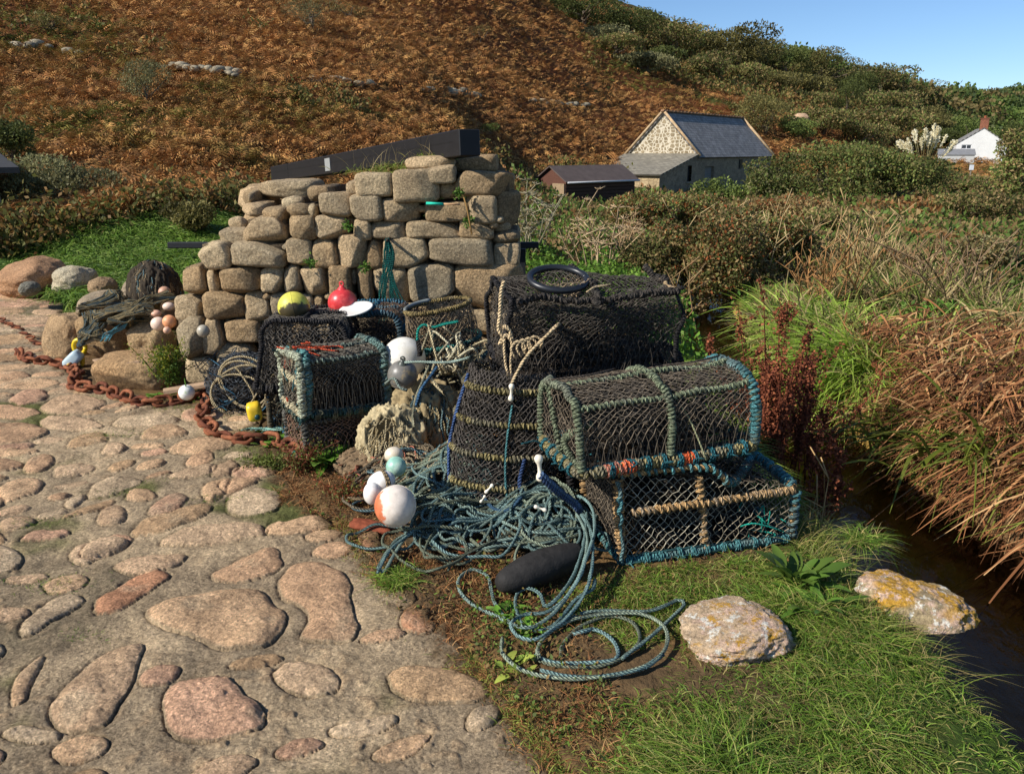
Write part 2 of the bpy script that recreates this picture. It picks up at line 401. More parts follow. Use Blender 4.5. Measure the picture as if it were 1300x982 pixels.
# ---- slipway outline on the ground
SLIP = np.array([gz(*p)[:2] for p in [(-500, 1500), (760, 1500), (735, 1000), (690, 930), (640, 880), (590, 815), (520, 770), (480, 720), (455, 670), (400, 640), (360, 600), (340, 572), (330, 535), (300, 512), (200, 515), (125, 492), (75, 468),
                  (60, 430), (90, 405), (75, 385), (20, 368), (-60, 362), (-500, 400), (-900, 700)]])
def slip_in(x, y): return poly_sd(x, y, SLIP)

# terrain mesh: rings round the standpoint, finer close by
az = np.radians(np.concatenate([np.linspace(-110, -52, 50), np.linspace(-50, 50, 470), np.linspace(52, 110, 50)]))
rr = np.geomspace(.5, 700, 620)
AZ, RR = np.meshgrid(az, rr); TX = RR*np.sin(AZ); TY = RR*np.cos(AZ)
TZ = H(TX, TY)
sd = slip_in(TX, TY)
TZ = TZ-.10*sstep(-.02, .10, sd)
rough = sstep(.12, -.05, sd)*sstep(12, 6, RR)
TZ = TZ+rough*(.025*fbm2(TX, TY, 5, 4, 21)+.008*fbm2(TX, TY, 40, 2, 22))
nr, na = TX.shape; i = np.arange(nr-1)[:, None]*na; j = np.arange(na-1)[None]
Q = np.stack([i+j, i+j+1, i+na+j+1, i+na+j], -1).reshape(-1, 4)
# ground colours: soil and litter close by, bracken litter on the hill, green in the valley
n1 = fbm2(TX, TY, .35, 4, 31); n2 = fbm2(TX, TY, 2.5, 4, 32); n3 = fbm2(TX, TY, .06, 3, 33)
soil = lin(92, 74, 52); dry = lin(118, 92, 58); grn = lin(66, 84, 34); brk = lin(104, 62, 34); brk2 = lin(82, 56, 34); bed = lin(176, 142, 72)
c = soil*np.ones(TX.shape+(1,)); 
def blend(c, col, w): w = np.clip(w, 0, 1)[..., None]; return c*(1-w)+col*w
c = blend(c, dry, sstep(-.1, .4, n2)*.7)
c = blend(c, grn, sstep(7, 10, RR)*sstep(-.1, .3, n1+.25))
c = blend(c, grn*.8, sstep(.9, 1.3, TX)*sstep(5, 3, RR))
hill = sstep(.6, 1.6, TZ)*sstep(12, 16, RR)
c = blend(c, brk, hill); c = blend(c, brk2, hill*sstep(0, .4, n1)); c = blend(c, grn*.75, hill*sstep(.25, .5, n1+n3*.6)*.7)
c = blend(c, lin(58, 66, 34), sstep(100, 190, RR))
c = blend(c, bed, sstep(.66, .5, line_d(TX, TY, STREAM)))
TERR = M_attr('soil_and_litter', .95, 14, .35, .7, .02, 45, .1)
mb = MB(); mb.add(np.stack([TX, TY, TZ], -1).reshape(-1, 3), Q, None, c.reshape(-1, 3))
tag(mb.build('ground', TERR), kind='structure')

# ---- stream water
m, nt, out = newmat('stream_water'); v = pos(nt)
mp = N(nt, 'ShaderNodeMapping'); mp.inputs['Scale'].default_value = (1, .45, 1); L(nt, v, mp.inputs[0])
b = bump(nt, noise(nt, mp.outputs[0], 9, 3, .5), .35, .02); b = bump(nt, noise(nt, mp.outputs[0], 40, 3, .5), .18, .006, b)
gl = N(nt, 'ShaderNodeBsdfGlossy', Roughness=.06); L(nt, b, gl.inputs['Normal']); gl.inputs[0].default_value = (.8, .8, .8, 1)
tr = nt.nodes.new('ShaderNodeBsdfTransparent'); tr.inputs[0].default_value = (.74, .56, .30, 1)
fr = N(nt, 'ShaderNodeFresnel', IOR=1.33); L(nt, b, fr.inputs['Normal'])
mx = nt.nodes.new('ShaderNodeMixShader'); L(nt, fr.outputs[0], mx.inputs[0]); L(nt, tr.outputs[0], mx.inputs[1]); L(nt, gl.outputs[0], mx.inputs[2]); L(nt, mx.outputs[0], out.inputs[0])
SS = crv(np.c_[STREAM, np.full(len(STREAM), WZ)], .25); T_ = np.gradient(SS, axis=0); T_ /= np.linalg.norm(T_, axis=1)[:, None]; Nn = np.c_[T_[:, 1], -T_[:, 0], np.zeros(len(T_))]
w = np.linspace(-1.15, 1.15, 7); V = (SS[:, None]+Nn[:, None]*w[None, :, None]).reshape(-1, 3); n = len(SS); i = np.arange(n-1)[:, None]*7; j = np.arange(6)[None]
mb = MB(); mb.add(V, np.stack([i+j, i+j+1, i+8+j, i+7+j], -1).reshape(-1, 4)); tag(mb.build('stream_water', m), kind='structure')

# ============================================================ SLIPWAY of boulders set in mortar
def c5(l): return [(x/2.377, 480+y/2.377) for x, y in l]
ST = [c5(l) for l in [
 [(450,705),(540,665),(680,640),(790,640),(840,700),(840,775),(780,815),(700,820),(600,790),(480,745)],
 [(835,610),(880,570),(960,560),(1040,590),(1060,680),(1080,760),(1060,800),(980,808),(910,790),(930,720),(860,650)],
 [(828,900),(860,868),(920,860),(985,880),(1015,915),(1000,945),(930,958),(860,940)],
 [(140,1000),(230,900),(330,830),(430,810),(430,850),(390,930),(340,1020),(230,1060)],
 [(485,985),(520,935),(590,910),(690,925),(790,985),(780,1060),(620,1090),(500,1060)],
 [(285,665),(340,630),(400,590),(470,570),(510,590),(480,620),(420,660),(370,690),(300,705)],
 [(60,770),(90,720),(150,675),(220,650),(255,665),(160,740),(100,778)],
 [(30,985),(60,910),(130,850),(137,875),(80,960)],
 [(640,585),(720,545),(800,510),(842,520),(840,570),(760,600),(690,612)],
 [(485,490),(560,455),(680,440),(780,445),(790,465),(690,490),(560,500)],
 [(340,570),(400,540),(500,525),(570,535),(520,560),(420,582)],
 [(245,545),(270,500),(340,470),(400,475),(390,500),(310,535)],
 [(470,465),(400,470),(430,430),(520,400),(625,380),(640,395),(560,435)],
 [(686,390),(700,355),(760,338),(830,345),(850,370),(820,405),(750,418),(700,410)],
 [(612,345),(640,318),(700,312),(690,345),(640,375),(615,370)],[(670,330),(710,308),(790,305),(780,325),(700,348)],
 [(510,300),(560,275),(650,265),(640,290),(570,303)],[(297,430),(305,395),(345,382),(382,400),(370,430),(330,442)],
 [(440,410),(470,370),(530,348),(565,360),(540,395),(480,418)],[(190,425),(260,385),(345,362),(340,378),(260,412),(200,430)],
 [(270,350),(285,320),(350,297),(420,300),(425,320),(360,345),(290,358)],[(-10,368),(0,325),(60,305),(130,305),(120,335),(50,360)],
 [(75,285),(80,250),(120,235),(165,240),(160,262),(110,288)],[(158,290),(180,265),(270,258),(282,270),(220,288)],
 [(118,90),(160,60),(240,52),(305,65),(310,85),(240,105),(160,105)],[(25,70),(60,42),(140,36),(135,60),(70,80)],
 [(210,208),(225,180),(290,163),(322,172),(310,198),(240,212)],[(345,145),(390,115),(480,108),(533,120),(520,138),(420,150)],
 [(425,185),(440,158),(510,148),(560,160),(550,180),(470,190)],[(563,265),(580,240),(630,230),(650,245),(620,265)],
 [(312,232),(325,205),(370,200),(385,215),(360,232)],[(0,455),(20,425),(80,412),(112,425),(80,450),(20,465)],
 [(65,490),(100,460),(190,448),(210,465),(150,488)],[(320,275),(350,252),(405,247),(400,262),(350,280)],[(205,385),(215,358),(255,345),(262,360),(235,385)],
 [(385,368),(390,342),(440,338),(470,355),(430,372)],[(150,350),(190,340),(215,345),(190,362),(150,364)],
 [(210,545),(225,505),(320,480),(395,495),(330,530),(250,560)],[(640,305),(650,270),(700,255),(720,275),(690,300)],[(700,300),(720,270),(800,255),(850,270),(800,298),(740,305)]]]
ST.append([(487,860),(510,848),(560,845),(605,855),(622,875),(605,890),(560,895),(505,885)])
ST.append([(508,800),(515,775),(540,762),(556,775),(550,800),(530,808)])
ST.append([(455,668),(470,640),(500,655),(520,690),(490,705),(465,695)])
ST.append([(0,350),(0,335),(30,338),(50,352),(30,362),(-20,362)])
polys = [np.array([gz(*p)[:2] for p in s]) for s in ST]
polys = [crv(np.c_[p, np.zeros(len(p))], .03, True)[:-1, :2] for p in polys]
# occupancy raster, then darts for the stones in between
cs = .02; ox, oy = -8.5, .2; nxr, nyr = 560, 640; OCC = np.zeros((nyr, nxr), bool)
gx = ox+(np.arange(nxr)+.5)*cs; gy = oy+(np.arange(nyr)+.5)*cs; GX, GY = np.meshgrid(gx, gy)
OCC |= (poly_sd(GX, GY, SLIP[::1]) < .03)
for p in polys: 
    x0, y0 = p.min(0)-.06; x1, y1 = p.max(0)+.06
    a0, a1 = max(0, int((x0-ox)/cs)), min(nxr, int((x1-ox)/cs)+1); b0, b1 = max(0, int((y0-oy)/cs)), min(nyr, int((y1-oy)/cs)+1)
    if a1 > a0 and b1 > b0: OCC[b0:b1, a0:a1] |= poly_sd(GX[b0:b1, a0:a1], GY[b0:b1, a0:a1], p) > -.015
ell = []
def try_e(x, y, a, b, t):
    m_ = max(a, b)+.01; a0, a1 = int((x-m_-ox)/cs), int((x+m_-ox)/cs)+1; b0, b1 = int((y-m_-oy)/cs), int((y+m_-oy)/cs)+1
    if a0 < 0 or b0 < 0 or a1 >= nxr or b1 >= nyr: return
    X = GX[b0:b1, a0:a1]-x; Y = GY[b0:b1, a0:a1]-y; c_, s_ = math.cos(t), math.sin(t)
    q = ((X*c_+Y*s_)/a)**2+((-X*s_+Y*c_)/b)**2
    if (OCC[b0:b1, a0:a1] & (q < 1)).sum() > .04*(q < 1).sum(): return
    OCC[b0:b1, a0:a1] |= q < 1.03; ell.append((x, y, a, b, t))
for sz, cnt in ((.34, 2500), (.25, 5000), (.18, 9000), (.12, 12000), (.08, 9000)):
    for _ in range(cnt):
        y = R.uniform(.5, 12.5); x = R.uniform(-8.3, 1.5)
        if y < 2.9 and sz > .1: continue
        if y < 3.2 and R.random() > .75: continue
        if sz < .1 and R.random() > .8: continue
        a = sz*R.uniform(.8, 1.15); try_e(x, y, a, a*R.uniform(.45, .8), R.normal(.25, .35))
azs = np.radians(np.linspace(-58, 9, 760)); rs = np.geomspace(.9, 13.5, 1240)
A_, R_ = np.meshgrid(azs, rs); SX = R_*np.sin(A_); SY = R_*np.cos(A_)
wx = SX+.030*fbm2(SX, SY, 6, 2, 41); wy = SY+.030*fbm2(SX, SY, 6, 2, 42)
sdS = slip_in(SX, SY)+.11*fbm2(SX, SY, 3.5, 3, 57)+.05*fbm2(SX, SY, 14, 3, 58)
hgt = .030*fbm2(SX, SY, 1.3, 3, 43)+.016*fbm2(SX, SY, 9, 4, 44)+.0045*fbm2(SX, SY, 38, 3, 45)
mort = lin(160, 140, 112); mort2 = lin(188, 164, 130); mort3 = lin(128, 114, 90)
cc = blend(mort*np.ones(SX.shape+(1,)), mort2, sstep(0, .35, fbm2(SX, SY, 2.2, 4, 46))); cc = blend(cc, mort3, sstep(.05, .4, fbm2(SX, SY, 1.1, 4, 47)))
peb = sstep(.15, .5, fbm2(SX, SY, 26, 2, 48))*sstep(.0, .3, fbm2(SX, SY, 1.5, 3, 49)+sstep(4.5, 3, np.hypot(SX+2, SY-2.5))*.25)
hgt = hgt+.006*peb; cc = blend(cc, lin(178, 150, 116), peb*.7)
top = np.zeros(SX.shape)
TAN = [lin(202, 166, 128), lin(196, 158, 122), lin(206, 174, 138), lin(192, 160, 126), lin(202, 160, 128), lin(188, 154, 116), lin(198, 172, 138)]
def put(idx, q, hs, col):               # q: 0 at the edge rising inwards
    global hgt, cc, top
    qq = np.clip(q, 0, 1); h_ = hs*(1-(1-qq)**2.6)*sstep(0, .25, qq)**.5
    newh = hgt[idx]+h_; hgt[idx] = np.where(q > 0, newh, hgt[idx]-.016*np.exp(-np.clip(-q, 0, 9)*9))
    w_ = sstep(.0, .12, q); cc[idx] = cc[idx]*(1-w_[..., None])+col*w_[..., None]; top[idx] = np.maximum(top[idx], w_)
ra = azs[1]-azs[0]; lr = math.log(rs[1]/rs[0])
def window(x0, y0, x1, y1):
    cr = np.array([(x0, y0), (x1, y0), (x0, y1), (x1, y1)]); a = np.arctan2(cr[:, 0], cr[:, 1]); r0 = max(.9, min(abs(y0), abs(y1))); r1 = np.hypot(cr[:, 0], cr[:, 1]).max()
    i0 = max(0, int(math.log(max(r0, .9)/.9)/lr)-1); i1 = min(len(rs), int(math.log(max(r1, .91)/.9)/lr)+2)
    j0 = max(0, int((a.min()-azs[0])/ra)-1); j1 = min(len(azs), int((a.max()-azs[0])/ra)+2)
    return np.s_[i0:i1, j0:j1]
for k, p in enumerate(polys):
    w = window(p[:, 0].min()-.1, p[:, 1].min()-.1, p[:, 0].max()+.1, p[:, 1].max()+.1)
    if wx[w].size == 0: continue
    s = poly_sd(wx[w], wy[w], p); wid = max(.03, min(.11, s.max()*.75))
    col = TAN[k % 7]; 
    if k == 5 or len(ST)-3 <= k < len(ST)-1: col = lin(186, 136, 102)
    put(w, s/wid, min(.022, .008+.10*wid), col*(1+.06*R.normal()))
for (x, y, a, b, t) in ell:
    w = window(x-a-.05, y-a-.05, x+a+.05, y+a+.05)
    if wx[w].size == 0: continue
    c_, s_ = math.cos(t), math.sin(t); X = wx[w]-x; Y = wy[w]-y
    q = 1-np.sqrt(((X*c_+Y*s_)/a)**2+((-X*s_+Y*c_)/b)**2)
    put(w, q*2.0, (.007+.042*b)*R.uniform(.4, 1.3), TAN[R.integers(7)]*R.uniform(.86, 1.1))
# moss and grass in the joints
moss = (1-top)*sstep(.12, .4, fbm2(SX, SY, 2.0, 4, 51)+.12*fbm2(SX, SY, 12, 3, 52)+.12*sstep(6, 8, SY))
cc = blend(cc, lin(84, 92, 40), moss*.85)
cc = blend(cc, lin(190, 172, 140), top*sstep(.25, .5, fbm2(SX, SY, 7, 4, 53))*.35)
cc = blend(cc, lin(104, 84, 58), sstep(.10, -.01, sdS+.05*fbm2(SX, SY, 20, 3, 59))); hgt = hgt-.25*sstep(.0, -.12, sdS)
keep = sdS > -.16
i = np.arange(len(rs)-1)[:, None]*len(azs); j = np.arange(len(azs)-1)[None]
Q = np.stack([i+j, i+j+1, i+len(azs)+j+1, i+len(azs)+j], -1)
kq = (keep[:-1, :-1] & keep[1:, 1:] & keep[:-1, 1:] & keep[1:, :-1]); Q = Q[kq]
mb = MB(); mb.add(np.stack([SX, SY, hgt+.005], -1).reshape(-1, 3), Q, None, cc.reshape(-1, 3))
tag(mb.build('cobbled_slipway_ground', GROUNDSTONE), kind='structure')
_sl = (SX, SY, hgt)
def slip_h(x, y):
    a = math.atan2(x, y); r = math.hypot(x, y); i = int(round(math.log(max(r, .9)/.9)/lr)); j = int(round((a-azs[0])/ra))
    if 0 <= i < len(rs) and 0 <= j < len(azs) and sdS[i, j] > 0: return float(hgt[i, j])
    return 0.0
def GH(x, y): return max(slip_h(x, y), float(H(x, y))-.02) if slip_in(np.array([x]), np.array([y]))[0] > 0 else float(H(x, y))
# ============================================================ DRY STONE WALL
WY = 5.45
def wc(x, y): return (220+x/2.889, 150+y/2.889)
STN = [[850,140,1022,193,.1],[1030,133,1183,196,.45],[930,176,1030,238,0],[1037,198,1240,286,.05],[668,204,800,286,0],[632,228,690,285,.12],[806,192,967,306,-.02],[968,238,1036,292,.06],
 [293,230,510,297,.55],[487,250,580,305,.2],[395,288,470,335,.25],[265,268,302,314,.5],[237,310,345,368,.4],[322,328,413,385,.1],[528,278,648,362,0],[413,317,492,363,.05],[490,318,524,374,.08],[650,283,762,377,0],[768,297,896,377,.02],
 [926,312,1076,378,.02],[1076,288,1183,386,.02],[1184,272,1268,392,.1],[198,364,262,412,.3],[167,408,272,468,.15],[256,368,410,457,.05],[417,362,516,446,0],[517,362,636,444,.02],[616,360,664,392,.08],[655,375,724,447,0],
 [726,378,852,442,.02],[858,380,1051,440,.02],[1053,380,1170,441,.02],[1172,378,1236,416,.1],[1172,415,1268,463,.06],[88,460,208,556,.0],[205,458,406,553,0],[413,447,504,546,0],[508,447,603,549,.02],[603,432,706,546,0],[705,441,770,551,.03],
 [770,441,939,546,.02],[943,443,1175,541,.0],[1180,463,1267,541,.05],[27,545,118,648,.05],[115,557,165,648,.05],[168,554,312,646,0],[318,550,396,644,.01],[397,543,465,644,.02],[467,546,559,649,.01],[568,545,652,691,.0],[650,553,672,613,.06],
 [668,546,732,686,.03],[735,545,862,686,.04],[865,541,1029,671,.02],[857,544,889,583,.08],[1031,540,1275,701,.02],[0,657,108,743,.05],[105,643,255,741,0],[258,641,353,759,.02],[355,645,441,736,.04],[440,650,512,716,.05],[512,649,558,711,.06],
 [738,683,900,786,.05],[901,672,1030,762,.05],[1030,702,1275,802,.05],[0,740,108,886,-.05],[97,738,186,876,.0],[187,745,320,830,.0],[185,739,214,768,.1],[320,738,420,860,.05],[520,700,636,850,.05],[636,690,740,850,.05],[740,786,900,900,.05],
 [900,764,1040,890,.05],[1040,802,1160,900,.05],[1160,802,1278,900,.05],[30,885,150,975,.0],[150,832,300,985,.02],[300,860,420,990,.05],[420,740,520,860,.05],[420,860,560,990,.05],[560,850,700,990,.05],[700,900,860,1000,.05],[860,890,1010,1000,.05],[1010,900,1140,1000,.05],[1140,900,1276,1000,.05]]
STC = [lin(184, 162, 128), lin(166, 142, 108), lin(178, 158, 126), lin(158, 136, 104), lin(190, 170, 136), lin(166, 150, 122)]
wl = MB(); wt = Thing('dry_stone_wall', (-.9, WY, 0), 'ruined dry stone wall of rounded granite blocks behind the lobster pots', 'wall')
for k, (x0, y0, x1, y1, dy) in enumerate(STN):
    a = at(*wc(x0, y0), WY+dy); b = at(*wc(x1, y1), WY+dy); c = (a+b)/2; w = b[0]-a[0]; h = a[2]-b[2]
    p = 5.2 if x0 < 560 else 7
    if min(x1-x0, y1-y0) < 60: p = 2.8
    dep = min(.42, max(w, h)*1.1)
    if dy > .38: dep = .5
    light = 1.0 if x0 < 560 else .92
    rock(wl, c+[0, dep*.42, 0], (w*1.075+.006, dep, h*1.075+.004), p, k*3+1, 4 if w > .12 else 3, .05 if x0 < 560 else .03, STC[k % 6]*light*(.9+.2*R.random()), roty(R.normal()*.03), flat=6 if x0 < 560 else 3, lims=(.84, .97))
    if dy < .3 and y0 < 890:            # far leaf and hearting of the wall
        rock(wl, c+[R.normal()*.03, .62, -.01], (w*1.04, .34, h*1.04), p, k*3+2, 2, .06, STC[(k+2) % 6]*.9)
        box(wl, c+[0, .335, -.005], (w*.92, .54, h*.92), None, lin(112, 98, 78))
for k in range(15):                     # pinning stones in the joints
    x0, y0 = [(505, 395), (755, 560), (1180, 360), (560, 640), (410, 640), (735, 690), (860, 690), (330, 640), (660, 520), (900, 320), (1048, 440), (405, 460), (250, 560), (1160, 380), (640, 640)][k]
    rock(wl, at(*wc(x0+15, y0+12), WY+.07), (.07, .1, .05), 2.5, k+400, 2, .1, STC[k % 6])
wt.part('stonework', wl, ROCK)
# return of the wall running back behind its left end
rb = MB(); 
for k in range(34):
    t = (k//3)/11; row = k % 3; x = -1.75-2.0*t; y = WY+1.2+6.2*t; 
    ztop = at(360, 232, y)[2] if y > 1 else 0; z = ztop-.16-row*.30
    rock(rb, (x+R.normal()*.03, y, z), (.62+R.random()*.2, .66, .30), 3.4, 300+k, 3, .08, STC[k % 6], rotz(1.25+R.normal()*.06), flat=3)
for t in np.linspace(0, 1, 12): 
    y = WY+1.2+6.2*t; zt = at(360, 232, y)[2]-.9; rock(rb, (-1.75-2.0*t, y, zt/2), (.8, .9, max(.3, zt+.5)), 4, int(t*99)+900, 3, .06, STC[1])
wt.part('return_wall', rb, ROCK)
mt = MB()                                # grass on top of the wall
# tarred beam lying across the wall head
bt = Thing('tarred_beam', tuple(at(597, 185, WY+.1)), 'long black tarred timber beam resting slantwise on top of the stone wall', 'beam')
n0 = at(596.5, 181, WY-.05); f0 = at(352, 221, 9.9); ax = f0-n0; Lb = np.linalg.norm(ax); ax /= Lb
sd_ = np.cross(ax, [0, 0, 1]); sd_ /= np.linalg.norm(sd_); up_ = np.cross(sd_, ax); Rm = np.stack([sd_, ax, up_], 1)
bb = MB(); c = (n0+f0)/2; box(bb, c, (.150, Lb, .166), Rm, lin(27, 26, 27), bev=.006)
s1 = MB(); q = n0+ax*.62; box(s1, q, (.153, .006, .169), Rm, lin(14, 14, 15)); box(s1, f0-ax*.8, (.153, .02, .169), Rm, lin(20, 20, 21))
box(s1, c-sd_*0+up_*.012, (.1525, Lb*.96, .004), Rm, lin(22, 22, 22))
TAR = M_attr('tarred_timber', .55, 14, .25, .35, .002, 40, .35)
bt.part('timber', bb, TAR, smooth=False); bt.part('seam', s1, TAR, smooth=False)
pl = MB(); q = at(428, 210, 7.9); tq = (q-n0)@ax; q = n0+ax*tq
side = 1 if np.dot(sd_, [-1, -.3, 0]) > 0 else -1
box(pl, q+sd_*side*.077, (.006, .16, .115), Rm, lin(150, 152, 150)); bt.part('marker_plate', pl, PLAST, smooth=False)

# dark rail running behind the wall
rt = Thing('iron_rail', (-2.2, 6.6, 0), 'low dark iron rail passing behind the stone wall with an end post', 'rail')
rm = MB(); a = at(214, 313, 6.75); b = at(684, 309, 6.75); box(rm, (a+b)/2, (b[0]-a[0], .05, .05), None, lin(30, 32, 36), bev=.006)
rt.part('rail', rm, RUST if False else TAR, smooth=False)
for px in (300, 663): 
    pm = MB(); q = at(px, 320, 6.79); box(pm, (q[0], q[1]+.04, (q[2])/2-.05), (.06, .05, q[2]+.15), None, lin(30, 32, 36), bev=.005); rt.part('post', pm, TAR, smooth=False)

# ---- loose boulders
def boulder(px, py0, py1, w_px, y, label, seed, p=2.8, col=None, depth=None, lich=ROCK, rough=.10, flat=6, rot=0, name='boulder', group=None, sink=.04, kk=5):
    if y is None: y = gz(px, py1)[1]
    a = at(px-w_px/2, py1, y); b = at(px+w_px/2, py0, y); c = (a+b)/2; w = b[0]-a[0]; h = b[2]-a[2]
    mb = MB(); d = depth or w*.8
    rock(mb, c+[0, d*.4, -sink/2], (w*1.05, d, h*1.04+sink), p, seed, kk, rough, col if col is not None else STC[seed % 6], rotz(rot), flat=flat)
    return single(name, mb, lich, label, 'boulder', group)
boulder(76, 405, 462, 48, 6.35, 'tall block-shaped boulder with a shaded right side, just above the chain', 11, 4, lin(168, 142, 108), .4, flat=3)
boulder(128, 400, 460, 52, 6.15, 'upright ribbed boulder under the draped net, left of the yellow handle', 12, 3.6, lin(170, 140, 102), .45, flat=4)
boulder(186, 412, 455, 46, 5.75, 'pale squarish boulder below the orange floats', 13, 3.4, lin(182, 156, 118), .35, flat=4)
boulder(160, 456, 500, 88, 5.35, 'wide flat-topped boulder carrying the wooden board', 14, 3.8, lin(176, 146, 108), .42, flat=3, rough=.07)
boulder(170, 356, 392, 34, 6.9, 'smooth grey boulder beneath the dark net bundle', 15, 2.4, lin(150, 138, 118), flat=0, rough=.05)
boulder(190, 380, 420, 70, 6.5, 'brown boulder buried under the sloping net heap', 19, 2.6, lin(140, 116, 86), .6)
boulder(118, 374, 398, 58, 7.1, 'low smooth grey boulder at the edge of the cobbles beside the nets', 16, 2.2, lin(160, 144, 120), .6, flat=0, rough=.05, sink=.2)
boulder(18, 334, 366, 70, 9.0, 'broad pink boulder at the foot of the grass bank', 17, 2.4, lin(176, 138, 104), .9, flat=2, sink=.2)
boulder(82, 341, 366, 42, 8.9, 'small white and yellow lichened boulder in the grass', 18, 2.6, lin(186, 176, 150), .5, flat=5, sink=.1)
boulder(122, 355, 370, 30, 8.7, 'small brown boulder at the edge of the cobbles by the grass', 20, 2.3, lin(156, 132, 102), .35, flat=0, sink=.1)
boulder(60, 270, 290, 30, 13.6, 'pale boulder on top of the grass bank under the bushes', 21, 2.6, lin(190, 186, 172), .5, sink=.15)
boulder(30, 359, 371, 20, 8.2, 'small grey round stone half hidden in the grass', 22, 2.2, lin(130, 126, 112), .25, flat=0, sink=.05)
boulder(150, 500, 512, 20, 5.1, 'small brown stone touching the chain under the flat boulder', 23, 2.6, lin(150, 124, 92), .12, flat=1, sink=.05)
# foreground rocks in the grass with orange lichen
m, nt, out = newmat('lichened_granite'); v = pos(nt); cA = attr(nt)
c1 = mix(nt, 1., cA, ramp(nt, noise(nt, v, 16, 7, .65), [(.3, .55), (.5, .95), (.7, 1.35)]), 'MULTIPLY')
c1 = mix(nt, ramp(nt, noise(nt, v, 9, 6, .65), [(.46, 0.), (.54, 1.)]), c1, (.48, .33, .24))
c1 = mix(nt, ramp(nt, noise(nt, v, 22, 8, .7), [(.56, 0.), (.60, .85)]), c1, (.60, .58, .50))
orf = mix(nt, 1., ramp(nt, noise(nt, v, 24, 9, .75), [(.52, 0.), (.58, 1.)]), ramp(nt, noise(nt, v, 4.5, 2), [(.44, 0.), (.52, 1.)]), 'MULTIPLY')
c1 = mix(nt, orf, c1, (.40, .22, .03)); c1 = mix(nt, .8, c1, mix(nt, 1.0, c1, ramp(nt, noise(nt, v, 90, 7, .82), [(.36, .3), (.5, .95), (.64, 1.6)]), 'MULTIPLY'))
b = bump(nt, noise(nt, v, 55, 9, .72), .8, .012); principled(nt, out, c1, .9, b, .2); LICH = m
m2 = m.copy(); m2.name = 'orange_lichened_granite'
for n in m2.node_tree.nodes:
    if n.type == 'VALTORGB' and abs(n.color_ramp.elements[0].position-.52) < .001: n.color_ramp.elements[0].position = .44; n.color_ramp.elements[1].position = .52
LICHO = m2
def flatrock(px, py, size, label, seed, mat, col, rot):
    c = gz(px, py); mb = MB(); rock(mb, c+[0, 0, size[2]*.12], size, 2.7, seed, 6, .16, col, rotz(rot), flat=4); single('rock', mb, mat, label, 'rock', origin=tuple(c))
flatrock(934, 808, (.34, .30, .15), 'pinkish white granite rock sunk in the grass right of the coiled rope', 31, LICH, lin(176, 152, 122), .3)
flatrock(1158, 772, (.36, .24, .15), 'rock thick with orange lichen at the edge of the stream bank', 32, LICHO, lin(150, 132, 100), -.75)
boulder(700, 570, 600, 50, None, 'reddish stone showing between the ropes', 33, 2.6, lin(160, 110, 72), .2, name='rock')
boulder(612, 556, 606, 80, None, 'orange-brown boulder at the foot of the upright pot among the ropes', 34, 2.5, lin(184, 140, 92), .26, flat=2)

# boards
def board(pts, th, label, name='wooden_board'):
    P = [np.array(p) for p in pts]; n = np.cross(P[1]-P[0], P[3]-P[0]); n /= np.linalg.norm(n)
    if n[2] < 0: n = -n
    V = np.array(P+[p-n*th for p in P]); mb = MB()
    mb.add(V, [[0, 1, 2, 3], [7, 6, 5, 4], [0, 4, 5, 1], [1, 5, 6, 2], [2, 6, 7, 3], [3, 7, 4, 0]], None, lin(168, 140, 112))
    return single(name, mb, WOOD, label, 'board', None, False)
board([at(117, 456, 5.62), at(138, 464, 5.34), at(176, 458, 5.34), at(160, 450, 5.62)], .014, 'weathered wooden board lying on the flat-topped boulder')
board([at(207, 493, 5.2), at(207, 497, 5.12), at(265, 487, 5.12), at(265, 483, 5.2)], .02, 'thin wooden batten behind the white float at the wall foot')
# paint stick and reed on the wall
sm = MB(); a = at(541, 258, WY-.06); b = at(563, 259, WY-.06); c = at(584, 259.5, WY-.06)
tube(sm, [a, b], .009, 8, lin(40, 190, 160)); tube(sm, [b, c], .007, 8, lin(190, 150, 110)); single('painted_stick', sm, WOOD, 'short teal and bare wood stick lying in a joint high on the stone wall', 'stick')
rd = MB(); tube(rd, crv([at(586, 240, WY-.02), at(594, 270, WY-.09), at(600, 304, WY-.08)], .03), .006, 5, lin(150, 118, 72)); single('dead_stalk', rd, DEAD, 'thin brown stalk leaning on the wall below the teal stick', 'stalk')

# line of hill stones
def hill_stones(pts, n, name, label, w0, seed):
    mb = MB(); rs = np.random.default_rng(seed); pts = np.array(pts, float)
    for k in range(n):
        t = rs.random()*(len(pts)-1); i = int(t); p = pts[i]+(pts[i+1]-pts[i])*(t-i); q = hit(p[0]+rs.normal()*1.5, p[1]+rs.normal()*1.2)
        s = w0*rs.uniform(.3, 1.1); rock(mb, q+[0, 0, .12+s*.1], (s*1.2, s*.9, s*.6), 2.8, seed+k, 2, .12, lin(176, 166, 142)*rs.uniform(.55, 1.0), rotz(rs.random()*3))
    return single(name, mb, ROCK, label, 'wall', None, True)
hill_stones([(20, 62), (60, 67), (110, 75)], 16, 'tumbled_stone_hedge', 'row of pale stones across the bracken at the far left of the slope', .5, 50)
hill_stones([(210, 88), (250, 92), (305, 98)], 36, 'tumbled_stone_hedge', 'low stone hedge crossing the bracken in the middle of the slope', .42, 90)
hill_stones([(385, 104), (430, 108), (475, 112)], 14, 'tumbled_stone_hedge', 'scatter of pale stones in the bracken right of the middle hedge', .5, 150)
hill_stones([(540, 118), (575, 121), (610, 124)], 14, 'tumbled_stone_hedge', 'short row of stones on the slope above the right end of the beam', .5, 190)
hill_stones([(675, 132), (710, 134), (745, 136)], 26, 'tumbled_stone_hedge', 'line of white stones in the bracken left of the barn', .5, 230)
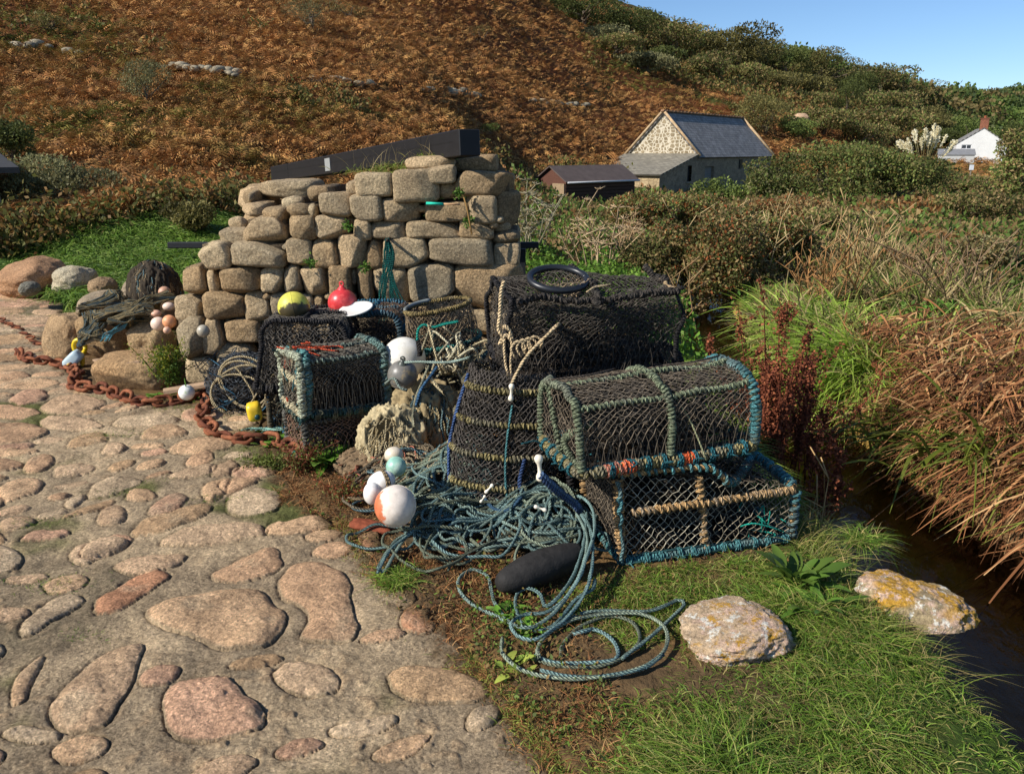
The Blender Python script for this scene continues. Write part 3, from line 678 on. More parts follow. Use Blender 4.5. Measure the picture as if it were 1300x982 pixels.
q = hit(1015, 167); mb = MB(); rock(mb, q+[0, 0, 1.2], (1.6, 1.4, 1.3), 2.5, 77, 4, .1, lin(190, 160, 130)); single('boulder', mb, ROCK, 'round pinkish boulder on the slope just right of the barn roof', 'boulder')
# ============================================================ BUILDINGS
def quad(mb, P, col, mi=0): mb.add(np.array(P), [[0, 1, 2, 3]], None, col, None, mi)
def slab(mb, P, th, col):                # thick sheet downwards
    P = np.array(P, float); n = np.cross(P[1]-P[0], P[3]-P[0]); n /= np.linalg.norm(n); n = n if n[2] > 0 else -n
    V = np.vstack([P, P-n*th]); mb.add(V, [[0, 1, 2, 3], [7, 6, 5, 4], [0, 4, 5, 1], [1, 5, 6, 2], [2, 6, 7, 3], [3, 7, 4, 0]], None, col)
def M_masonry(name, stone_a, stone_b, joint, sc, jw, bst=.5):
    m, nt, out = newmat(name); tc = N(nt, 'ShaderNodeTexCoord'); mp = N(nt, 'ShaderNodeMapping'); L(nt, tc.outputs['Object'], mp.inputs[0]); mp.inputs['Scale'].default_value = (1, 1, 1.35)
    v = mp.outputs[0]; e = N(nt, 'ShaderNodeTexVoronoi', Scale=sc, _feature='DISTANCE_TO_EDGE', Randomness=.62); f1 = N(nt, 'ShaderNodeTexVoronoi', Scale=sc, Randomness=.62)
    L(nt, v, e.inputs[0]); L(nt, v, f1.inputs[0])
    c = mix(nt, N_sep(nt, f1.outputs['Color']), stone_a, stone_b); c = mix(nt, .8, c, mix(nt, 1., c, ramp(nt, noise(nt, v, 6, 6, .7), [(.3, .55), (.7, 1.4)]), 'MULTIPLY'))
    f = ramp(nt, e.outputs[0], [(jw*.7, 0.), (jw, 1.)]); c = mix(nt, f, joint, c)
    b = bump(nt, f, bst, .03); b = bump(nt, noise(nt, v, 9, 5), .3, .03, b); principled(nt, out, c, .9, b, .15); return m
GABLE = M_masonry('rubble_with_lime_joints', (.22, .17, .10), (.34, .27, .17), (.60, .53, .40), 3.3, .11)
BARNW = M_masonry('barn_rubble', (.20, .16, .11), (.30, .24, .16), (.24, .19, .13), 2.6, .05)
LEANW = M_masonry('leanto_rubble', (.36, .27, .15), (.46, .35, .2), (.3, .22, .13), 2.6, .05)
def M_slate(name, c0, c1, sx, sz):
    m, nt, out = newmat(name); uv = N(nt, 'ShaderNodeUVMap'); uv.uv_map = 'UVMap'
    br = N(nt, 'ShaderNodeTexBrick', Scale=1.0); br.inputs['Color1'].default_value = (*c0, 1); br.inputs['Color2'].default_value = (*c1, 1); br.inputs['Mortar'].default_value = (*(np.array(c0)*.35), 1)
    br.inputs['Brick Width'].default_value = sx; br.inputs['Row Height'].default_value = sz; br.inputs['Mortar Size'].default_value = .012; L(nt, uv.outputs[0], br.inputs[0])
    v = pos(nt); c = mix(nt, 1., br.outputs[0], ramp(nt, noise(nt, v, 2.2, 7, .7), [(.3, .6), (.7, 1.4)]), 'MULTIPLY')
    c = mix(nt, ramp(nt, noise(nt, v, 3.4, 6, .7), [(.6, 0.), (.7, .5)]), c, (.30, .27, .18)); b = bump(nt, br.outputs['Fac'], .5, .02)
    principled(nt, out, c, .75, b, .3); return m
SLATE = M_slate('slate', (.19, .18, .165), (.27, .255, .235), .35, .22); SLATE2 = M_slate('mossy_slate', (.20, .18, .14), (.26, .235, .18), .4, .25)
FELT = M_attr('roof_felt', .8, 3, .2, .3, .01, 20)
def roofq(mb, P, col=(.2, .2, .2)):      # slab with uv in metres
    P = np.array(P, float); w = np.linalg.norm(P[1]-P[0]); h = np.linalg.norm(P[3]-P[0]); n = np.cross(P[1]-P[0], P[3]-P[0]); n /= np.linalg.norm(n); n = n if n[2] > 0 else -n
    V = np.vstack([P, P-n*.09]); uv = [[0, 0], [w, 0], [w, h], [0, h]]*2
    mb.add(V, [[0, 1, 2, 3], [7, 6, 5, 4], [0, 4, 5, 1], [1, 5, 6, 2], [2, 6, 7, 3], [3, 7, 4, 0]], None, col, uv)

# ---- barn
C = at(887, 197, 55.); C[2] = 0; wv = np.array([-4.1, 3.0, 0])/5.08; lv = np.array([3.0, 4.1, 0])/5.08; W_ = 5.3; L_ = 14.
zg, ze, za = -2.2, 1.28, 3.95
def bp(a, b, z): return C+wv*a+lv*b+np.array([0, 0, z])
bt = Thing('stone_barn', tuple(bp(2, 4, zg)), 'stone barn with a slate roof and a whitish pointed gable in the valley', 'barn')
mb = MB(); mb.add([bp(0, 0, zg), bp(W_, 0, zg), bp(W_, 0, ze), bp(W_/2, 0, za), bp(0, 0, ze)], [[0, 1, 2, 4]], [[4, 2, 3]], (.4, .35, .25)); bt.part('gable_wall', mb, GABLE, smooth=False)
mb = MB(); quad(mb, [bp(W_, 0, zg), bp(W_, L_, zg), bp(W_, L_, ze), bp(W_, 0, ze)], (.4, .3, .2)); mb.add([bp(0, L_, zg), bp(W_, L_, zg), bp(W_, L_, ze), bp(W_/2, L_, za), bp(0, L_, ze)], [[0, 1, 2, 4]], [[4, 2, 3]])
# side wall with door and window openings
def wall_holes(mb, P0, du, z0, z1, Lw, holes, depth, nrm):
    xs = sorted({0, Lw, *[h[0] for h in holes], *[h[1] for h in holes]}); zs = sorted({z0, z1, *[h[2] for h in holes], *[h[3] for h in holes]})
    for a, b in zip(xs[:-1], xs[1:]):
        for c, d in zip(zs[:-1], zs[1:]):
            if any(h[0] <= a and b <= h[1] and h[2] <= c and d <= h[3] for h in holes): continue
            quad(mb, [P0+du*a+[0, 0, c], P0+du*b+[0, 0, c], P0+du*b+[0, 0, d], P0+du*a+[0, 0, d]], (.4, .3, .2))
    for a, b, c, d in holes:
        q = [P0+du*a+[0, 0, c], P0+du*b+[0, 0, c], P0+du*b+[0, 0, d], P0+du*a+[0, 0, d]]
        for i in range(4): quad(mb, [q[i], q[(i+1) % 4], q[(i+1) % 4]-nrm*depth, q[i]-nrm*depth], (.4, .3, .2))
LT = 5.6                                  # lean-to reach
HS = [(LT-1.6, LT-.95, -.35, .65), (LT+1.2, LT+2.7, zg, .55), (LT+7.2, LT+8.0, .3, .95)]
P0 = C-lv*LT
# barn part only above the lean-to: the lean-to side wall continues in the same plane
holes_b = [(h[0]-LT, h[1]-LT, h[2], h[3]) for h in HS[1:]]
wall_holes(mb, C, lv, zg, ze, L_, holes_b, .3, np.array([lv[1], -lv[0], 0])); bt.part('side_wall', mb, BARNW, smooth=False)
nS = np.array([lv[1], -lv[0], 0])
dm = MB(); a, b, c, d = holes_b[0]; quad(dm, [C+lv*a-nS*.2+[0, 0, c], C+lv*b-nS*.2+[0, 0, c], C+lv*b-nS*.2+[0, 0, d], C+lv*a-nS*.2+[0, 0, d]], lin(120, 120, 118))
for t in np.linspace(a+.1, b-.1, 7): box(dm, C+lv*t-nS*.185+[0, 0, (c+d)/2], (.02, .16, d-c-.1), np.stack([nS, lv, [0, 0, 1]], 1), lin(128, 126, 122))
bt.part('door', dm, WOOD, smooth=False)
wm = MB(); a, b, c, d = holes_b[1]; quad(wm, [C+lv*a-nS*.2+[0, 0, c], C+lv*b-nS*.2+[0, 0, c], C+lv*b-nS*.2+[0, 0, d], C+lv*a-nS*.2+[0, 0, d]], (.02, .02, .022)); bt.part('window', wm, PLAST, smooth=False)
rm = MB(); o = .18
roofq(rm, [bp(-o, -.12, ze-.13), bp(-o, L_+.2, ze-.13), bp(W_/2, L_+.2, za+.10), bp(W_/2, -.12, za+.10)]); roofq(rm, [bp(W_+o, -.12, ze-.13), bp(W_+o, L_+.2, ze-.13), bp(W_/2, L_+.2, za+.10), bp(W_/2, -.12, za+.10)])
rf = bt.part('roof', rm, SLATE, smooth=False)
km = MB(); 
for s in (0, 1):
    for e in (-.12, L_+.1):
        a_ = bp(-o if s == 0 else W_+o, e, ze-.02); b_ = bp(W_/2, e, za+.20); tube(km, [a_, b_], .09, 6, lin(190, 165, 130))
for k in range(26):
    t = k/25; q = bp(W_/2, t*L_, za+.17); box(km, q, (.26, L_/25*.93, .14), np.stack([wv, lv, [0, 0, 1]], 1), lin(150, 118, 90)*R.uniform(.8, 1.2), bev=.03)
bt.part('ridge_and_verge', km, ROCK, parent=rf)
# lean-to
lt = MB(); zl = .15; ztop = ze+.02
def lp(a, s, z): return C+wv*a-lv*s+np.array([0, 0, z])
quad(lt, [lp(0, LT, zg), lp(W_, LT, zg), lp(W_, LT, zl), lp(0, LT, zl)], (.5, .4, .3)); bt.part('leanto_front_wall', lt, LEANW, smooth=False)
l2 = MB(); a, b, c, d = HS[0]
def top_at(s): return zl+(ztop-zl)*(LT-s)/LT      # s measured back from the barn
seg = [(0, a), (a, b), (b, LT)]
for s0, s1 in seg:                        # s0,s1 measured forward from the outer corner
    t0, t1 = zl+(ztop-zl)*s0/LT, zl+(ztop-zl)*s1/LT
    if (s0, s1) == (a, b):
        quad(l2, [P0+lv*s0+[0, 0, zg], P0+lv*s1+[0, 0, zg], P0+lv*s1+[0, 0, c], P0+lv*s0+[0, 0, c]], (.4, .3, .2)); dd = min(d, t0-.1)
        quad(l2, [P0+lv*s0+[0, 0, dd], P0+lv*s1+[0, 0, dd], P0+lv*s1+[0, 0, t1], P0+lv*s0+[0, 0, t0]], (.4, .3, .2))
    else: quad(l2, [P0+lv*s0+[0, 0, zg], P0+lv*s1+[0, 0, zg], P0+lv*s1+[0, 0, t1], P0+lv*s0+[0, 0, t0]], (.4, .3, .2))
quad(l2, [lp(W_, LT, zg), lp(W_, 0, zg), lp(W_, 0, ztop), lp(W_, LT, zl)], (.4, .3, .2))
bt.part('leanto_side_wall', l2, BARNW, smooth=False)
w2 = MB(); quad(w2, [P0+lv*a-nS*.16+[0, 0, c], P0+lv*b-nS*.16+[0, 0, c], P0+lv*b-nS*.16+[0, 0, d], P0+lv*a-nS*.16+[0, 0, d]], (.02, .02, .022)); wdw = bt.part('window', w2, PLAST, smooth=False)
w3 = MB(); box(w3, P0+lv*(a+b)/2+nS*.03+[0, 0, c-.06], (.12, b-a+.2, .12), np.stack([nS, lv, [0, 0, 1]], 1), lin(150, 140, 120)); bt.part('sill', w3, ROCK, parent=wdw, smooth=False)
lr_ = MB(); roofq(lr_, [lp(-.15, LT+.2, zl+.04), lp(W_+.15, LT+.2, zl+.04), lp(W_+.1, .01, ztop+.1), lp(-.1, .01, ztop+.1)]); bt.part('leanto_roof', lr_, SLATE2, smooth=False)

# ---- brown boarded shed
A = at(718, 231, 40.); A[2] = 0; B = at(682, 231, 41.5); B[2] = 0; w2v = (B-A)[:2]; Ws = np.linalg.norm(w2v); w2v = np.append(w2v/Ws, 0); l2v = np.array([w2v[1], -w2v[0], 0]); l2v = l2v if l2v[1] > 0 else -l2v; Ls = 5.1
zs0, zse, zsa = -1.9, .16, .82
def sp_(a, b, z): return A+w2v*a+l2v*b+np.array([0, 0, z])
st = Thing('timber_shed', tuple(sp_(1, 2, zs0)), 'brown boarded shed with a dark felt roof left of the stone barn', 'shed')
mb = MB(); mb.add([sp_(0, 0, zs0), sp_(Ws, 0, zs0), sp_(Ws, 0, zse), sp_(Ws/2, 0, zsa), sp_(0, 0, zse)], [[0, 1, 2, 4]], [[4, 2, 3]], lin(92, 60, 48)); quad(mb, [sp_(Ws, 0, zs0), sp_(Ws, Ls, zs0), sp_(Ws, Ls, zse), sp_(Ws, 0, zse)], lin(80, 56, 44))
mb.add([sp_(0, Ls, zs0), sp_(Ws, Ls, zs0), sp_(Ws, Ls, zse), sp_(Ws/2, Ls, zsa), sp_(0, Ls, zse)], [[0, 1, 2, 4]], [[4, 2, 3]], lin(92, 60, 48))
ns_ = -w2v
for k in range(12):                       # weatherboards
    z = zs0+.1+k*.17; box(mb, sp_(0, Ls/2, z)+ns_*.015, (.03, Ls, .15), np.stack([ns_, l2v, [0, 0, 1]], 1)@roty(.12), lin(74, 54, 44)*R.uniform(.85, 1.15))
    if z+.17 < zse: box(mb, sp_(Ws/2, 0, z)-l2v*.015, (Ws, .03, .15), np.stack([w2v, l2v, [0, 0, 1]], 1), lin(96, 62, 50)*R.uniform(.85, 1.15))
st.part('boarding', mb, WOOD, smooth=False)
rm = MB(); slab(rm, [sp_(-.2, -.15, zse-.02), sp_(-.2, Ls+.15, zse-.02), sp_(Ws/2, Ls+.15, zsa+.06), sp_(Ws/2, -.15, zsa+.06)], .05, lin(92, 80, 74)); slab(rm, [sp_(Ws+.2, -.15, zse-.02), sp_(Ws+.2, Ls+.15, zse-.02), sp_(Ws/2, Ls+.15, zsa+.06), sp_(Ws/2, -.15, zsa+.06)], .05, lin(92, 78, 72)); st.part('roof', rm, FELT, smooth=False)
gm = MB(); tube(gm, [sp_(-.27, -.1, zse-.06), sp_(-.27, Ls+.1, zse-.06)], .045, 8, lin(190, 190, 190)); st.part('gutter', gm, PLAST)
dm = MB(); box(dm, sp_(.42, 0, -.75)-l2v*.06, (.8, .05, 1.6), np.stack([w2v, l2v, [0, 0, 1]], 1), lin(150, 128, 100)); st.part('door', dm, WOOD, smooth=False, label='pale weathered plank door')

# ---- white cottage
def flatg(px, py, y): p = at(px, py, y); p[2] = 0; return p
A = flatg(1276, 200, 93.); B = flatg(1212, 200, 95.); wv2 = (B-A); Wc = np.linalg.norm(wv2); wv2 /= Wc; lv2 = np.array([-wv2[1], wv2[0], 0]); lv2 = lv2 if lv2[1] > 0 else -lv2; Lc = 9
zc0, zce, zca = -1.0, 2.35, 3.95
def cq(a, b, z): return A+wv2*a+lv2*b+np.array([0, 0, z])
ct = Thing('white_cottage', tuple(cq(2, 4, zc0)), 'small whitewashed cottage gable with a brick chimney at the far right', 'house')
WASH = M_attr('whitewash', .85, 2, .08, .5, .03, 12); mb = MB()
hl = (3.45, 4.45, 1.35, 2.2)
xs = [0, hl[0], hl[1], Wc]; zz = [zc0, hl[2], hl[3], zce]
for i in range(3):
    for j in range(3):
        if i == 1 and j == 1: continue
        quad(mb, [cq(xs[i], 0, zz[j]), cq(xs[i+1], 0, zz[j]), cq(xs[i+1], 0, zz[j+1]), cq(xs[i], 0, zz[j+1])], (.70, .685, .65))
mb.add([cq(0, 0, zce), cq(Wc, 0, zce), cq(Wc/2, 0, zca)], None, [[0, 1, 2]], (.70, .685, .65))
for a in (0, Wc): quad(mb, [cq(a, 0, zc0), cq(a, Lc, zc0), cq(a, Lc, zce), cq(a, 0, zce)], (.68, .66, .63))
ct.part('wall', mb, WASH, smooth=False)
rm = MB(); 
for a in (-.12, Wc+.12): roofq(rm, [cq(a, -.05, zce-.04), cq(a, Lc, zce-.04), cq(Wc/2, Lc, zca+.09), cq(Wc/2, -.05, zca+.09)])
rf = ct.part('roof', rm, SLATE, smooth=False)
cm = MB(); box(cm, cq(Wc/2, .45, zca+.35), (.8, .7, 1.3), np.stack([wv2, lv2, [0, 0, 1]], 1), lin(140, 92, 72), bev=.03); box(cm, cq(Wc/2, .45, zca+1.03), (.92, .82, .12), np.stack([wv2, lv2, [0, 0, 1]], 1), lin(130, 84, 66), bev=.02); tube(cm, [cq(Wc/2, .45, zca+1.05), cq(Wc/2, .45, zca+1.35)], .14, 8, lin(150, 90, 64)); ct.part('chimney', cm, ROCK, parent=rf, smooth=False)
wm = MB(); quad(wm, [cq(hl[0], .12, hl[2]), cq(hl[1], .12, hl[2]), cq(hl[1], .12, hl[3]), cq(hl[0], .12, hl[3])], (.03, .035, .04)); wo = ct.part('window', wm, PLAST, smooth=False)
fm = MB(); Rw = np.stack([wv2, lv2, [0, 0, 1]], 1); mx_, mz_ = (hl[0]+hl[1])/2, (hl[2]+hl[3])/2
for c_, s_ in (((mx_, hl[2]+.03), (1., .06, .07)), ((mx_, hl[3]-.03), (1., .06, .07)), ((mx_, mz_), (1., .05, .05)), ((hl[0]+.03, mz_), (.07, .05, .85)), ((hl[1]-.03, mz_), (.07, .05, .85)), ((mx_, mz_), (.06, .055, .85))): box(fm, cq(c_[0], .08, c_[1]), s_, Rw, (.8, .8, .8))
ct.part('frame', fm, PLAST, parent=wo, smooth=False)
# grey outbuilding, amber shrub pot screen, white gate sign
ot = Thing('lean_to_shed', tuple(at(1215, 208, 90)), 'low grey lean-to shed at the left foot of the white cottage', 'shed')
A2 = flatg(1236, 208, 90.); B2 = flatg(1190, 208, 91.5); u = (B2-A2); wl2 = np.linalg.norm(u); u /= wl2; n2_ = np.array([-u[1], u[0], 0]); n2_ = n2_ if n2_[1] > 0 else -n2_
mb = MB(); box(mb, (A2+B2)/2+n2_*1.5+[0, 0, .2], (wl2, 3, 1.9), np.stack([u, n2_, [0, 0, 1]], 1), (.45, .45, .43)); ot.part('wall', mb, WASH, smooth=False)
mb = MB(); z1, z2 = 1.16, 1.75; slab(mb, [A2-u*.1-n2_*.1+[0, 0, z1], B2+u*.1-n2_*.1+[0, 0, z1], B2+u*.1+n2_*3+[0, 0, z2], A2-u*.1+n2_*3+[0, 0, z2]], .07, (.22, .22, .22)); ot.part('roof', mb, FELT, smooth=False)
sg = Thing('white_sign', tuple(at(1233.5, 214, 70)), 'tiny white board on a post in front of the cottage', 'sign')
mb = MB(); q = at(1233.5, 212.5, 70); box(mb, q, (.36, .03, .42), None, (.85, .85, .85)); sg.part('board', mb, WASH, smooth=False); mb = MB(); box(mb, q+[0, .05, -.8], (.07, .06, 1.6), None, (.3, .25, .2)); sg.part('post', mb, WOOD, smooth=False)
# dark doorway building at the far left edge
lt_ = Thing('stone_store', tuple(at(-30, 300, 13.5)), 'dark stone store with a roof edge at the left margin under the bushes', 'building')
p0 = at(9, 300, 13.2); p1 = at(-160, 300, 12.2); u = p1-p0; u[2] = 0; wl3 = np.linalg.norm(u); u /= wl3; n3 = np.array([-u[1], u[0], 0]); n3 = n3 if n3[1] > 0 else -n3; base = np.array([p0[0], p0[1], 0]); ztp = at(10, 212, 13.2)[2]
mb = MB(); Rr = np.stack([u, n3, [0, 0, 1]], 1)
box(mb, base+u*.15+n3*1.5+[0, 0, ztp/2-.3], (.3, 3., ztp+.6), Rr, (.3, .3, .3)); box(mb, base+u*(wl3/2+.9)+n3*1.5+[0, 0, ztp/2-.3], (wl3-1.4, 3., ztp+.6), Rr, (.3, .3, .3)); box(mb, base+u*.8+n3*2.9+[0, 0, ztp/2-.3], (2, .2, ztp+.6), Rr, (.2, .2, .2)); lt_.part('wall', mb, BARNW, smooth=False)
mb = MB(); slab(mb, [base-u*.3-n3*.3+[0, 0, ztp], base+u*wl3-n3*.3+[0, 0, ztp], base+u*wl3+n3*3.2+[0, 0, ztp+.25], base-u*.3+n3*3.2+[0, 0, ztp+.25]], .09, (.05, .05, .05)); lt_.part('roof', mb, FELT, smooth=False)
# ============================================================ VEGETATION
def unit(v): return v/(np.linalg.norm(v, axis=-1, keepdims=True)+1e-12)
def rdir(n, up=0., rs=R): v = rs.normal(size=(n, 3)); v[:, 2] += up; return unit(v)
def leaves(mb, P, size, col, rs=R, up=.3, asp=.5, fold=.0, mi=0, D=None):
    n = len(P); D = rdir(n, .2, rs) if D is None else unit(D); S = unit(np.cross(D, rdir(n, up, rs))); size = np.broadcast_to(size, (n,))[:, None]
    V = np.stack([P, P+D*size*.45+S*size*asp*.5, P+D*size, P+D*size*.45-S*size*asp*.5], 1)
    mb.add(V.reshape(-1, 3), np.arange(4*n).reshape(-1, 4), None, np.repeat(col, 4, 0), None, mi)
def pick(pal, n, rs=R, var=.18):
    pal = np.array(pal); c = pal[rs.integers(len(pal), size=n)]; return c*(1+var*rs.normal(size=(n, 1))).clip(.4, 1.8)
def blades(mb, B, D, Ln, wd, col, droop=.6, seg=4, rs=R, face=None, tipcol=None):
    """tapering strips: B roots, D start directions, Ln lengths, droop sideways fall"""
    n = len(B); D = unit(D); Hd = D.copy(); Hd[:, 2] = 0; Hd = unit(Hd+1e-6); Sd = unit(np.cross(D, rdir(n, .0, rs)))
    t = np.linspace(0, 1, seg+1); V = np.zeros((n, seg+1, 2, 3)); Ln = np.broadcast_to(Ln, (n,))[:, None]; wd = np.broadcast_to(wd, (n,))[:, None]; dr = np.broadcast_to(droop, (n,))[:, None]
    for k, tt in enumerate(t):
        C_ = B+D*Ln*tt+(Hd*.55-np.array([0, 0, 1.])*.75)*Ln*dr*tt**2.2
        w_ = wd*(1-tt**2.5*.93)*.5; V[:, k, 0] = C_-Sd*w_; V[:, k, 1] = C_+Sd*w_
    base = (np.arange(n)*(seg+1)*2)[:, None]; Q = np.concatenate([base+np.array([[2*k, 2*k+1, 2*k+3, 2*k+2]]) for k in range(seg)])
    if tipcol is None: cc_ = np.repeat(col, (seg+1)*2, 0)
    else: cc_ = (col[:, None, None]*(1-t[None, :, None, None])+tipcol[:, None, None]*t[None, :, None, None])*np.ones((1, 1, 2, 1)); cc_ = cc_.reshape(-1, 3)
    mb.add(V.reshape(-1, 3), Q, None, cc_)
def fronds(mb, B, D, Ln, col, rs=R, pairs=6, wid=.42, droop=.5):
    n = len(B); D = unit(D); Hd = D.copy(); Hd[:, 2] = 0; Hd = unit(Hd+1e-6); S = unit(np.cross(D, np.array([0, 0, 1.])+.35*rs.normal(size=(n, 3)))); Ln = np.broadcast_to(Ln, (n,))[:, None]
    def cen(t): return B+D*Ln*t+(Hd*.4-np.array([0, 0, .75]))*Ln*droop*t**2
    VV = []; TT = []; o = 0
    for k in range(pairs):
        t = .22+.75*k/(pairs-1); wl = wid*Ln*(1-((t-.22)/.8)**1.3*.9); th = .11
        for s in (-1, 1):
            a = cen(t); tip = cen(min(1., t+.10))+S*s*wl+np.array([0, 0, -.12])*Ln*rs.uniform(.0, 1.6, (n, 1)); b = cen(min(1, t+th))
            V = np.stack([a, tip, b], 1); VV.append(V)
    V = np.stack(VV, 1).reshape(-1, 3); mb.add(V, None, np.arange(len(V)).reshape(-1, 3), np.repeat(col, pairs*6, 0)*(1+.12*rs.normal(size=(len(V)//3, 1))).repeat(3, 0).clip(.5, 1.6))

# ---- bracken on the hillside: one uncountable mass
BR = [lin(172, 122, 72), lin(158, 108, 62), lin(186, 140, 84), lin(140, 98, 60), lin(160, 122, 72), lin(126, 92, 58)]
def polar(n, a0, a1, r0, r1): a = np.radians(R.uniform(a0, a1, n)); r = np.exp(R.uniform(math.log(r0), math.log(r1), n)); return r*np.sin(a), r*np.cos(a), r
x, y, r = polar(215000, -40, 30, 13, 150); z = H(x, y)
up_ = np.stack([x, y, z], 1)
ang = np.degrees(np.arctan2(z-CAMZ, r)); azd = np.degrees(np.arctan2(x, y))
# the slope proper starts above the valley floor
foot = np.interp(azd, [-45, -33, -20, -10, -4, 0, 3, 6, 12, 18, 26], [13.8, 14.2, 15.5, 17, 26, 40, 46, 50, 64, 68, 76])
n3_ = fbm2(x, y, .09, 4, 61); n4_ = fbm2(x, y, .35, 3, 62)
keep = (r > foot*(1+.08*n4_)) & ~((n3_*.5+n4_ > .52)) & (ang < 14)
keep &= ~((azd > 8) & (ang > np.interp(azd, [8, 14, 20, 26], [5.2, 3.4, 1.4, -.2])))       # scrub takes over on the ridge
B = up_[keep]; rk = r[keep]; n = len(B)
clump = fbm2(B[:, 0], B[:, 1], .8, 3, 63)
B[:, 2] += -.04+.26*np.clip(clump+.3, 0, 1)*(1+rk*.006)
pc = pick(BR, n, R, .16)*(1+.25*clump[:, None]).clip(.6, 1.4); gm_ = sstep(.08, .35, n3_[keep]+.3*n4_[keep])[:, None]*(R.random((n, 1)) < .6)
pc = pc*(1-gm_)+pick([lin(92, 98, 44), lin(120, 112, 52), lin(78, 84, 40)], n)*gm_
mb = MB(); fronds(mb, B, rdir(n, 1.1), (.30+.0048*rk)*R.uniform(.7, 1.3, n), pc, pairs=5)
tag(mb.build('bracken', DEAD, None, False), kind='stuff')
# grass, bramble and heath between the bracken
x2, y2, r2 = x[~keep & (r > foot*.97) & (ang < 14)], y[~keep & (r > foot*.97) & (ang < 14)], r[~keep & (r > foot*.97) & (ang < 14)]
idx = R.random(len(x2)) < .9; x2, y2, r2 = x2[idx], y2[idx], r2[idx]; reps = 5
P = np.repeat(np.stack([x2, y2, H(x2, y2)], 1), reps, 0); rr2 = np.repeat(r2, reps); P += R.normal(size=P.shape)*.18*(1+rr2[:, None]*.01); P[:, 2] += .25
g = pick([lin(106, 106, 54), lin(126, 118, 66), lin(88, 92, 46), lin(128, 98, 58), lin(140, 112, 66)], len(P))
mb = MB(); leaves(mb, P, .05+.0036*rr2, g, asp=.55); tag(mb.build('hillside_scrub', LEAF, None, False), kind='stuff')

# ---- far wooded hillside beyond the cottage
mb = MB(); n = 1300
a = np.radians(R.uniform(15, 52, n)); r = np.exp(R.uniform(math.log(165), math.log(560), n)); cx, cy = r*np.sin(a), r*np.cos(a); cz = H(cx, cy)
ok = ~((np.degrees(a) < 24) & (r < 200)); cx, cy, cz, r = cx[ok], cy[ok], cz[ok], r[ok]
for k in range(len(cx)):
    rad = R.uniform(3, 6)*(.7+r[k]/600); m_ = 420; d = rdir(m_, .6); P = np.array([cx[k], cy[k], cz[k]+rad*.3])+d*rad*np.array([1, 1, .8])*R.uniform(.8, 1.05, (m_, 1))
    leaves(mb, P, rad*.14, pick([[lin(82, 92, 48), lin(98, 104, 56)], [lin(112, 100, 60), lin(122, 106, 66)], [lin(66, 82, 42), lin(80, 94, 48)], [lin(90, 110, 50), lin(104, 118, 58)]][R.integers(4)], m_, R, .12), asp=.8)
tag(mb.build('far_woodland', LEAF, None, False), kind='stuff')

# ---- shrubs and small trees one can tell apart
def crown(mb, c, rad, hgt, pal, n, seed, leaf=.1, lobes=9, gap=.25, droop=0, up=.3, shell=.35):
    rs = np.random.default_rng(seed); lc = rdir(lobes, .35, rs)*np.array([rad, rad, hgt*.5])*rs.uniform(.35, .72, (lobes, 1)); lr = rs.uniform(.32, .58, lobes); w = lr**2; w /= w.sum()
    li = rs.choice(lobes, n, p=w); d = rdir(n, .15, rs); rad3 = np.array([rad, rad, hgt*.5])
    rr_ = (1-shell*rs.random(n)**1.5)[:, None]; bump_ = (1+.28*fbm(d*2.2+seed+li[:, None]*3, 3, seed))[:, None]
    P = lc[li]+d*rad3*lr[li][:, None]*rr_*bump_
    keep = fbm(P/rad*2.6+seed, 3, seed+3) > -gap; P = P[keep]; n = len(P)
    tone = (1+.25*rs.normal(size=lobes)).clip(.6, 1.4)[li[keep]][:, None]
    leaves(mb, P+c+[0, 0, hgt*.5], leaf*rs.uniform(.7, 1.3, n), pick(pal, n, rs, .16)*tone, rs, up)
    return P+c+np.array([0, 0, hgt*.5])
def shrub(name, label, cat, px, top_py, y_, w_px, pal, n=2600, seed=0, leaf=None, group=None, trunkc=lin(110, 96, 80), zoff=0, hmin=.8, twigs=14, lobes=9, twigcol=None, gap=.25, basepy=None):
    if y_ > 1000: y_ = float(hit(px, y_-1000)[1])
    d = ray(px, 200); x_ = d[0]/d[1]*y_; zb = float(H(x_, y_))+zoff; zt = at(px, top_py, y_)[2]; h = max(hmin, zt-zb); depth = y_*cp; rad = w_px/2/F*depth
    if basepy is not None: zb = at(px, basepy, y_)[2]; h = zt-zb
    T = Thing(name, (x_, y_, zb), label, cat, group); c = np.array([x_, y_, zb]); leaf = leaf or max(.045, rad*.085)
    mb = MB(); P = crown(mb, c+[0, 0, h*.06], rad, h*.98, pal, n, seed, leaf, lobes, gap); T.part('crown', mb, LEAF, smooth=False)
    mt_ = MB(); rs = np.random.default_rng(seed+5)
    tube(mt_, crv([c-[0, 0, .2], c+[rad*.06, 0, h*.2], c+[rad*.02, 0, h*.45]], .1), np.linspace(1, .6, len(crv([c-[0, 0, .2], c+[rad*.06, 0, h*.2], c+[rad*.02, 0, h*.45]], .1)))*max(.03, rad*.06), 7, trunkc)
    for _ in range(twigs):
        e = P[rs.integers(len(P))]; s = c+[0, 0, h*rs.uniform(.05, .35)]; m_ = (s+e)/2+rs.normal(size=3)*rad*.12; q = crv([s, m_, e], rad*.25)
        tube(mt_, q, np.linspace(1, .25, len(q))*rad*.025, 4, trunkc)
    T.part('trunk', mt_, BARK); return T
